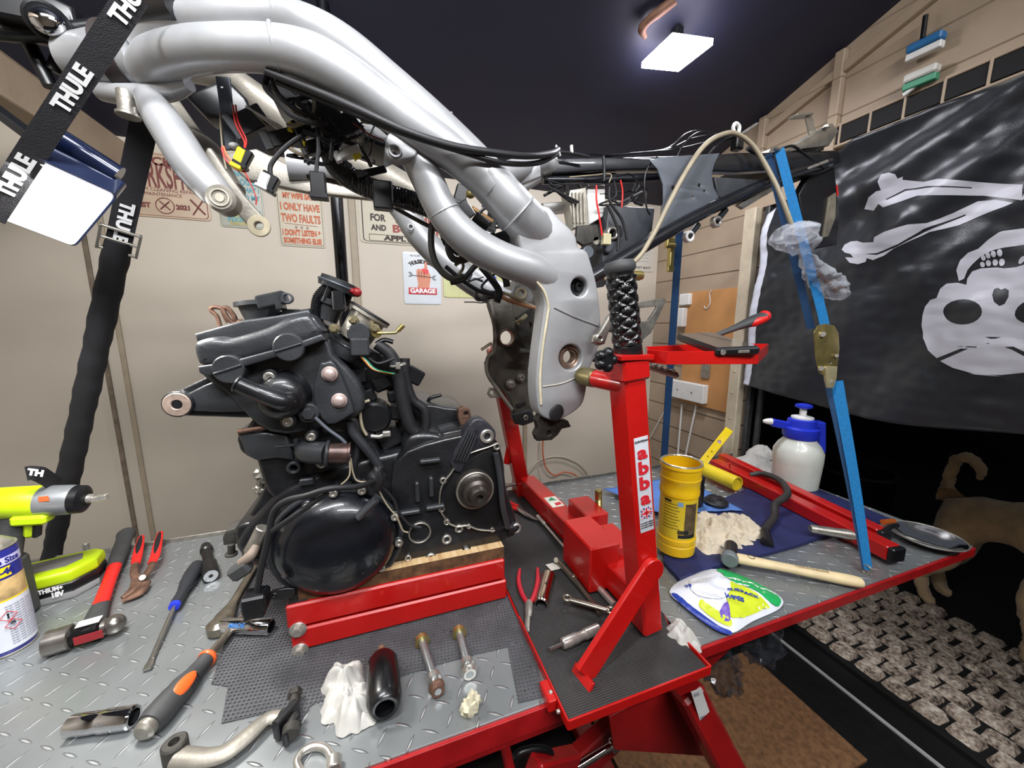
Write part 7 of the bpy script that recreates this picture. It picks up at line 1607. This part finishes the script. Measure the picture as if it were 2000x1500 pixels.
# wipes packet
WP = [T(x, y, .018) for x, y in ((1310, 1150), (1398, 1105), (1525, 1165), (1518, 1185), (1432, 1235), (1330, 1180))]
t = thing('wipes_packet', 'white, green and yellow packet of surface wipes near the front edge', 'packet', T(1420, 1170))
def pillow(name, L, m_, h0, h1, puff=.012, par=t, inset=0.0, top_only=False):
    C_ = sum((Vector(p) for p in L), Vector())/len(L); ring = crom([(p[0], p[1]) for p in L], 5, True); n = len(ring); k_ = 8; vv, ff = [], []
    for i in range(k_+1):
        f = i/k_
        for (x, y) in ring:
            q = Vector((C_.x+(x-C_.x)*(1-f), C_.y+(y-C_.y)*(1-f), 0)); e = 1-(1-min(1, f*1.6))**2
            vv.append(Vector((q.x, q.y, TZ+h0+(h1-h0)*e+.0045*noise.noise(q*45)*min(1, f*3)+.002*noise.noise(q*120)*min(1, f*3))))
    for i in range(k_):
        for j in range(n): ff.append((i*n+j, i*n+(j+1) % n, (i+1)*n+(j+1) % n, (i+1)*n+j))
    base = len(vv)
    if not top_only:
        for (x, y) in ring: vv.append(Vector((C_.x+(x-C_.x)*.93, C_.y+(y-C_.y)*.93, TZ+.001)))
        for j in range(n): ff.append((j, base+j, base+(j+1) % n, (j+1) % n))
        ff.append(tuple(base+j for j in range(n)))
    m = MB(); m.add(vv, ff); return m.build(name, m_, par, angle=60), vv[:base]
def Lp(L, h): return [T(x, y, h) for x, y in L]
pk = [(1308, 1152), (1345, 1122), (1398, 1108), (1460, 1126), (1522, 1160), (1524, 1184), (1470, 1210), (1432, 1232), (1400, 1222), (1350, 1190)]
pw, _ = pillow('packet', Lp(pk, .01), mat('packet_white', '#d9dce4', .35, var=.04), .006, .024)
def surf_z(x, y):
    """height of the packet surface under a printed patch"""
    C_ = sum(Lp(pk, .01), Vector())/len(pk); ring = crom([(p.x, p.y) for p in Lp(pk, .01)], 5, True)
    a = math.atan2(y-C_.y, x-C_.x); best = min(ring, key=lambda r: abs((math.atan2(r[1]-C_.y, r[0]-C_.x)-a+math.pi) % (2*math.pi)-math.pi))
    R_ = math.hypot(best[0]-C_.x, best[1]-C_.y); f = max(0, 1-math.hypot(x-C_.x, y-C_.y)/R_); e = 1-(1-min(1, f*1.6))**2
    q = Vector((x, y, 0)); return TZ+.006+.018*e+.0045*noise.noise(q*45)*min(1, f*3)+.002*noise.noise(q*120)*min(1, f*3)
def drape(name, px, m_, off=.0012, vf=None):
    if vf is None:
        q = [(p.x, p.y) for p in Lp(px, .014)]; vv, ff = curve_slab([crom(q, 3, True)], .0004, 0); ff = [f for f in ff if all(vv[i].z > -.0002 for i in f)]
    else: vv, ff = vf
    bm = bmesh.new(); ids = [bm.verts.new((v.x, v.y, 0)) for v in vv]
    for f in ff:
        try: bm.faces.new([ids[i] for i in f])
        except ValueError: pass
    bmesh.ops.delete(bm, geom=[v for v in bm.verts if not v.link_faces], context='VERTS')
    bx = [v.co.x for v in bm.verts]; by = [v.co.y for v in bm.verts]
    for ax_, lo, hi in ((0, min(bx), max(bx)), (1, min(by), max(by))):
        p = lo
        while p < hi:
            no = [0, 0, 0]; no[ax_] = 1; co = [0, 0, 0]; co[ax_] = p; bmesh.ops.bisect_plane(bm, geom=bm.verts[:]+bm.edges[:]+bm.faces[:], plane_co=co, plane_no=no); p += .006
    bm.verts.index_update(); m = MB(); m.add([Vector((v.co.x, v.co.y, surf_z(v.co.x, v.co.y)+off)) for v in bm.verts], [tuple(v.index for v in f.verts) for f in bm.faces]); bm.free()
    return m.build(name, m_, t, angle=80)
drape('green_band', [(1400, 1110), (1416, 1108), (1460, 1126), (1520, 1160), (1523, 1178), (1508, 1180), (1470, 1160), (1425, 1140), (1405, 1122)], mat('packet_green', '#1fa455', .35, var=.05))
drape('yellow_patch', [(1415, 1145), (1445, 1150), (1500, 1182), (1490, 1190), (1430, 1212), (1420, 1185)], mat('packet_lime', '#c6d42a', .35, var=.05))
drape('blue_edge', [(1312, 1156), (1322, 1158), (1360, 1188), (1405, 1218), (1430, 1228), (1425, 1233), (1395, 1222), (1345, 1186)], mat('packet_blue', '#223a96', .35, var=.05))
drape('violet_patch', [(1405, 1200), (1420, 1185), (1426, 1215), (1412, 1212)], mat('packet_violet', '#6b4fb0', .35, var=.05), .0016)
drape('lime_edge', [(1370, 1176), (1400, 1198), (1428, 1214), (1424, 1222), (1392, 1206), (1366, 1186)], mat('packet_lime', '#c6d42a', .35), .0016)
drape('white_cloud', [(1350, 1135), (1385, 1130), (1420, 1140), (1425, 1165), (1400, 1180), (1365, 1172), (1348, 1155)], mat('packet_white', '#d9dce4', .35), .002)
def ptext(s, size, px, ang, m_, bold=.0004):
    vv, ff = text_mesh(s, size, 0, bold); P = T(*px, .02); ca, sa_ = math.cos(ang), math.sin(ang)
    drape('lettering', None, m_, .0026, ([Vector((P.x+v.x*ca-v.y*sa_, P.y+v.x*sa_+v.y*ca, 0)) for v in vv], ff))
ptext('REMOVES UP TO 99% OF BACTERIA', .0062, (1462, 1142), -.75, TEXTW); ptext('& VIRUSES', .0062, (1448, 1146), -.75, TEXTW)
ptext('SURFACE', .013, (1450, 1162), -.75, mat('packet_blue', '#223a96', .35), .0006); ptext('WIPES', .012, (1434, 1172), -.75, mat('packet_blue', '#223a96', .35), .0006)
ptext('99', .013, (1344, 1146), -.5, mat('packet_blue', '#223a96', .35), .0004)
# pump sprayer
P = T(1550, 950, 0); t = thing('pump_sprayer', 'white pressure sprayer bottle with a blue trigger head at the back right', 'spray bottle', P)
PLW = mat('milky_plastic', '#c6c9c0', .35, var=.05, coat=.2); PB = mat('sprayer_blue', '#1c2fb4', .35, var=.05)
S = rp(1, P); k = S*.80
m = MB(); m.lathe(P, P+UZ, [(0, 42*k), (3*k, 46*k), (70*k, 50*k), (92*k, 50*k), (108*k, 42*k), (120*k, 32*k), (126*k, 31*k)], 44); m.build('bottle', PLW, t)
m = MB(); m.lathe(P+UZ*124*k, P+UZ*400*k, [(0, 33*k), (6*k, 36*k), (24*k, 36*k), (28*k, 30*k), (44*k, 28*k), (48*k, 20*k)], 36); m.build('collar', PB, t)
sr = Vector((.86, -.5, 0)).normalized()
m = MB(); m.beam(P+UZ*148*k-sr*10*k, P+UZ*158*k-sr*64*k, 16*k, 18*k); m.beam(P+UZ*160*k-sr*4*k, P+UZ*158*k+sr*44*k, 24*k, 14*k); m.beam(P+UZ*160*k+sr*38*k, P+UZ*92*k+sr*46*k, 22*k, 14*k); m.build('handle', PB, t)
m = MB(); q = P+UZ*160*k-sr*64*k; m.lathe(q, q-sr, [(0, 8*k), (10*k, 7*k), (18*k, 4*k), (19*k, 2*k)], 18); m.build('nozzle', WHITE, t)
m = MB(); m.cyl(P+UZ*170*k, P+UZ*196*k, 7*k); m.lathe(P+UZ*170*k, P+UZ*400*k, [(0, 22*k), (5*k, 22*k), (8*k, 10*k)], 26); m.build('pump_rod', WHITE, t)
m = MB(); m.lathe(P+UZ*194*k, P+UZ*400*k, [(0, 8*k), (4*k, 17*k), (9*k, 17*k), (12*k, 10*k)], 26); m.build('pump_knob', PB, t)
m = MB(); q = P; m.lathe(P+UZ*1*k, P+UZ, [(0, 40*k), (2*k, 41*k)], 30); m.build('base_ring', WHITE, t)

# ------------------------------------------------------------------ back right wall fittings
bd = W(1395, 680, X=XR-.01)
t = thing('wall_board', 'orange-brown plywood board screwed to the wall by the doorway', 'board', (XR-.006, 1.40, 1.15))
ya, yb_ = W(1455, 600, X=XR).y, W(1345, 600, X=XR).y; z1 = W(1400, 566, X=XR).z; z0 = W(1400, 800, X=XR).z
m = MB(); m.box((XR-.008, (ya+yb_)/2, (z0+z1)/2), (.014, abs(yb_-ya), z1-z0), bev=.001); m.build('panel', mat('board_orange', '#b98550', .6, var=.12, scale=8), t)
m = MB(); P = W(1388, 590, X=XR-.016); m.tube([W(x, y, X=XR-.02) for x, y in ((1390, 568), (1386, 575), (1387, 592), (1380, 603), (1375, 598))], .0022); o = m.build('coat_hook', WHITE); tag(o, 'small white hook screwed to the orange-brown board', 'hook')
ybk = W(1355, 760, X=XR).y
P0 = W(1355, 775, X=XR-.03); t = thing('socket_outlet', 'white double power socket box on the wall under the red tray', 'power socket', P0)
y0_, y1_ = W(1388, 770, X=XR).y, W(1318, 750, X=XR).y; zt, zb = W(1350, 745, X=XR).z, W(1350, 780, X=XR).z
m = MB(); m.box((XR-.032, (y0_+y1_)/2, (zt+zb)/2), (.034, abs(y1_-y0_), zt-zb), bev=.004); m.build('box', WHITE, t)
for f in (.3, .7): m = MB(); m.box((XR-.050, y0_+(y1_-y0_)*f, (zt+zb)/2), (.003, .006, .008), bev=.0005); m.build('screw', GREYM, t)
t = thing('junction_box', 'white cable box high on the wall between blue strap and orange board', 'junction box', W(1330, 600, X=XR-.02))
m = MB(); P = W(1340, 585, X=XR-.02); m.box(P, (.03, .07, .06), bev=.004); m.build('box', WHITE, t)
m = MB(); P = W(1333, 620, X=XR-.025); m.box(P, (.036, .04, .10), bev=.004); m.build('lower_box', WHITE, t)
m = MB(); P = W(1378, 725, X=XR-.02); m.box(P, (.012, .05, .07), bev=.002); o = m.build('switch_plate', ALU); tag(o, 'grey metal switch plate on the orange-brown board above the socket', 'switch')
for (a_, b2, c_, d_, lab) in ((1332, 790, 1324, 885, 'white conduit running straight down from the socket box'), (1360, 790, 1340, 885, 'white rope-like cable hanging from the right of the socket box'), (1310, 780, 1272, 850, 'white cable slanting down left of the socket box')):
    m = MB(); p0, p1 = W(a_, b2, X=XR-.015), W(c_, d_, X=XR-.012); p2 = p1+(p1-p0)*1.2; m.tube([p0, p1, p2], .005 if 'slant' not in lab else .003, n=10); o = m.build('cable', WHITE); tag(o, lab, 'cable')
hs = thing('orange_hose', 'thin orange air hose curling down the back wall behind the frame plate', 'hose', PY(1080, 930, YB-.02))
m = MB(); m.tube([PY(x, y, YB-.05) for x, y in ((1062, 840), (1060, 880), (1066, 912), (1082, 928), (1104, 922), (1130, 935), (1150, 990))], .0045, n=10); m.build('tube', mat('hose_orange', '#c06a48', .45, var=.1), hs)
m = MB(); m.tube([PY(x, y, YB-.02) for x, y in ((1030, 925), (1050, 902), (1080, 892), (1110, 896), (1140, 915), (1165, 960), (1175, 1000))], .004, n=10); o = m.build('coiled_cable', mat('cable_ivory', '#b8ad98', .5, var=.05)); tag(o, 'ivory cable looped on the back wall behind the orange hose', 'cable')

# brushes hung above the flag
def brush(label, L, c1, c2):
    t = thing('hand_brush', label, 'brush', W(L[1][0], L[1][1], X=XR-.03))
    m = MB(); m.beam(W(*L[0], X=XR-.03), W(*L[1], X=XR-.03), .03, .022, bev=.004); m.build('head', c1, t)
    d = UZ*-.022; m = MB(); m.beam(W(*L[0], X=XR-.03)+d, W(*L[1], X=XR-.03)+d, .022, .018, bev=.002); m.build('bristles', c2, t)
    m = MB(); m.tube([W(*L[2], X=XR-.03), W(*L[3], X=XR-.03)], .006, smooth=False); m.build('handle', WHITE if 'green' in label else BLKP, t)
brush('blue hand brush with white bristles hung on the wall above the flag', [(1845, 66), (1774, 100), (1802, 75), (1808, 30)], mat('brush_blue', '#22679c', .45, var=.1), WHITE)
brush('green and white squeegee hung on the wall below the blue brush', [(1834, 130), (1768, 158), (1825, 140), (1765, 186)], mat('brush_white', '#c2c0b8', .5, var=.1), mat('brush_green', '#3b8a66', .5, var=.1))
t = thing('roof_hook', 'rusty brown hook fixed to the dark roof above the lamp', 'hook', W(1260, 45, Z=2.33))
rz_ = lambda x, y: (lambda d: CAM+d*((roof(0)-CAM.z)/(d.z+.3*d.y)))(ray(x, y))
A = [rz_(1320, -10), rz_(1290, 8), rz_(1268, 24), rz_(1255, 40), rz_(1262, 52)]
m = MB(); m.tube([A[0]-UZ*.012, A[1]-UZ*.018, A[2]-UZ*.02, A[3]-UZ*.022, A[4]-UZ*.03], [.012, .014, .012, .013, .006], n=12); m.build('hook', mat('rusty_brown', '#7d5a48', .6, .3, var=.3), t)

# clear bags under the table edge
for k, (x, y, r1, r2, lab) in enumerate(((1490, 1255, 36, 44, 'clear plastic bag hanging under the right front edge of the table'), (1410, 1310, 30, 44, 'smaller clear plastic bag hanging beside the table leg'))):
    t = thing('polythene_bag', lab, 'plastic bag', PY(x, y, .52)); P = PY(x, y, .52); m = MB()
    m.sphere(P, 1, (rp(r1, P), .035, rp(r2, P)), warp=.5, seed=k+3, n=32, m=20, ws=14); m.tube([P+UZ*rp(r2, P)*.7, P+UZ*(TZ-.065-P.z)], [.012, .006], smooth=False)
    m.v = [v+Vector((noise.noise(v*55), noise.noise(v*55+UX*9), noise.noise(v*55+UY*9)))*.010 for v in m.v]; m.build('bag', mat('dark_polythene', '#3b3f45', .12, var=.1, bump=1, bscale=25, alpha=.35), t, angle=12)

# ------------------------------------------------------------------ outside: bin and the dog
q = W(1805, 1100, Z=0); q = Vector((2.95, 1.45, 0)); t = thing('round_bin', 'dark round bin standing outside in the unlit doorway', 'bin', q)
m = MB(); m.lathe(q, q+UZ, [(.02, .15), (.03, .17), (.42, .19), (.44, .2), (.46, .2), (.46, .18), (.10, .16), (.10, .0005)], 36); m.build('drum', mat('bin_black', '#101012', .5, .2, var=.2), t)
m = MB(); m.torus(q+UZ*.45, UZ, .2, .008); m.build('rim', mat('bin_rim', '#26262a', .4, .3, var=.2), t)

def dogmesh():
    X0 = 2.62
    def D_(x, y, X=X0): return W(x, y, X=X)
    J = {}
    J['hip'] = (D_(1870, 1005), .085); J['loin'] = (D_(1930, 1010, 2.6), .09); J['chest'] = (D_(2040, 1040, 2.55), .115); J['should'] = (D_(2110, 1030, 2.52), .10)
    J['neck'] = (D_(2180, 980, 2.5), .07); J['head'] = (D_(2240, 935, 2.5), .065); J['muz'] = (D_(2300, 965, 2.48), .035)
    J['t0'] = (D_(1852, 975, 2.64), .030); J['t1'] = (D_(1852, 935, 2.66), .024); J['t2'] = (D_(1868, 895, 2.66), .024); J['t3'] = (D_(1895, 892, 2.64), .024); J['t4'] = (D_(1918, 915, 2.62), .022); J['t5'] = (D_(1915, 938, 2.62), .012)
    e = [('hip', 'loin'), ('loin', 'chest'), ('chest', 'should'), ('should', 'neck'), ('neck', 'head'), ('head', 'muz'), ('hip', 't0'), ('t0', 't1'), ('t1', 't2'), ('t2', 't3'), ('t3', 't4'), ('t4', 't5')]
    hp = J['hip'][0]; sp_ = J['should'][0]; side = Vector((.95, .3, 0)).normalized()
    fw = (sp_-hp); fw.z = 0; fw.normalize(); side = Vector((-fw.y, fw.x, 0))
    for s in (-1, 1):
        n = 'a' if s < 0 else 'b'; off = side*s*.075; bk = .0 if s < 0 else .05
        k_ = hp+off+fw*(.05-bk); J['k'+n] = (Vector((k_.x, k_.y, hp.z*.60)), .052); h_ = hp+off-fw*(.05+bk); J['h'+n] = (Vector((h_.x, h_.y, hp.z*.30)), .030); p_ = hp+off+fw*(-.01-bk); J['p'+n] = (Vector((p_.x, p_.y, .035)), .028); q_ = p_+fw*.05; J['q'+n] = (Vector((q_.x, q_.y, .025)), .024)
        e += [('hip', 'k'+n), ('k'+n, 'h'+n), ('h'+n, 'p'+n), ('p'+n, 'q'+n)]
        k_ = sp_+off-fw*.03; J['e'+n] = (Vector((k_.x, k_.y, hp.z*.55)), .042); w_ = sp_+off+fw*(.0+bk); J['w'+n] = (Vector((w_.x, w_.y, hp.z*.28)), .030); J['f'+n] = (Vector((w_.x, w_.y, .035)), .028); g_ = w_+fw*.045; J['g'+n] = (Vector((g_.x, g_.y, .025)), .024)
        e += [('should', 'e'+n), ('e'+n, 'w'+n), ('w'+n, 'f'+n), ('f'+n, 'g'+n)]
    names = list(J); me = D.meshes.new('dog'); base = Vector((hp.x, hp.y, 0))
    me.from_pydata([tuple(J[n][0]-base) for n in names], [(names.index(a), names.index(b)) for a, b in e], [])
    o = D.objects.new('tmpdog', me); COL.objects.link(o); md = o.modifiers.new('s', 'SKIN')
    for i, n in enumerate(names): v = me.skin_vertices[0].data[i]; v.radius = (J[n][1], J[n][1])
    me.skin_vertices[0].data[names.index('hip')].use_root = True
    o.modifiers.new('d', 'SUBSURF').levels = 2
    dg = bpy.context.evaluated_depsgraph_get(); dg.update(); ev = D.meshes.new_from_object(o.evaluated_get(dg))
    for v in ev.vertices: v.co += v.normal*(.008*noise.noise(v.co*40)+.005*noise.noise(v.co*110))
    D.objects.remove(o)
    ev.materials.append(mat('dog_fur', '#c9ad86', .9, var=.25, scale=14, bump=1, bscale=120, sheen=.3)); ev.polygons.foreach_set('use_smooth', [True]*len(ev.polygons))
    return ev, base, J, fw
ev, base, J, fw = dogmesh()
t = thing('dog', 'beige curly-tailed dog standing outside on the dark ground', 'dog', base)
b_ = D.objects.new('body', ev); COL.objects.link(b_); b_.parent = t
hd_ = J['head'][0]; sd = Vector((-fw.y, fw.x, 0))
for s in (-1, 1):
    m = MB(); m.sphere(hd_+sd*s*.055-UZ*.0, 1, (.02, .02, .045)); m.build('ear', mat('dog_ear', '#7d6748', .9, var=.2), t)
    m = MB(); m.sphere(hd_+fw*.055+sd*s*.028+UZ*.015, .008); m.build('eye', BLKP, t)
m = MB(); m.sphere(J['muz'][0]+fw*.03, .013); m.build('nose', BLKP, t)

GROUPS = {'wall_sign': 'tin signs on the back wall', 'ratchet_strap': 'straps holding the frame', 'spindle_bolt': 'long bolts in front of the jack', 'rubber_cap': 'black caps on the blue cloth', 'stand_arm': 'red steel arms on the right of the bench', 'fill_tube_light': 'added fill tube lights', 'polythene_bag': 'plastic bags under the table edge', 'cable': 'cables on the walls', 'tissue': 'crumpled tissues', 'deep_socket': 'chrome deep sockets', 'screwdriver': 'screwdrivers', 'plastic_bag': 'plastic bags'}
for o in list(COL.objects):
    n_ = o.name.split('.')[0]
    if o.parent is None and n_ in GROUPS and 'kind' not in o and sum(1 for p in COL.objects if p.parent is None and p.name.split('.')[0] == n_) > 1: o['group'] = GROUPS[n_]
# nothing of the engine sinks into the plank it stands on
for o in en.children:
    for v in o.data.vertices:
        if v.co.y+en.location.y > .649 and v.co.z < .0008: v.co.z = .0008
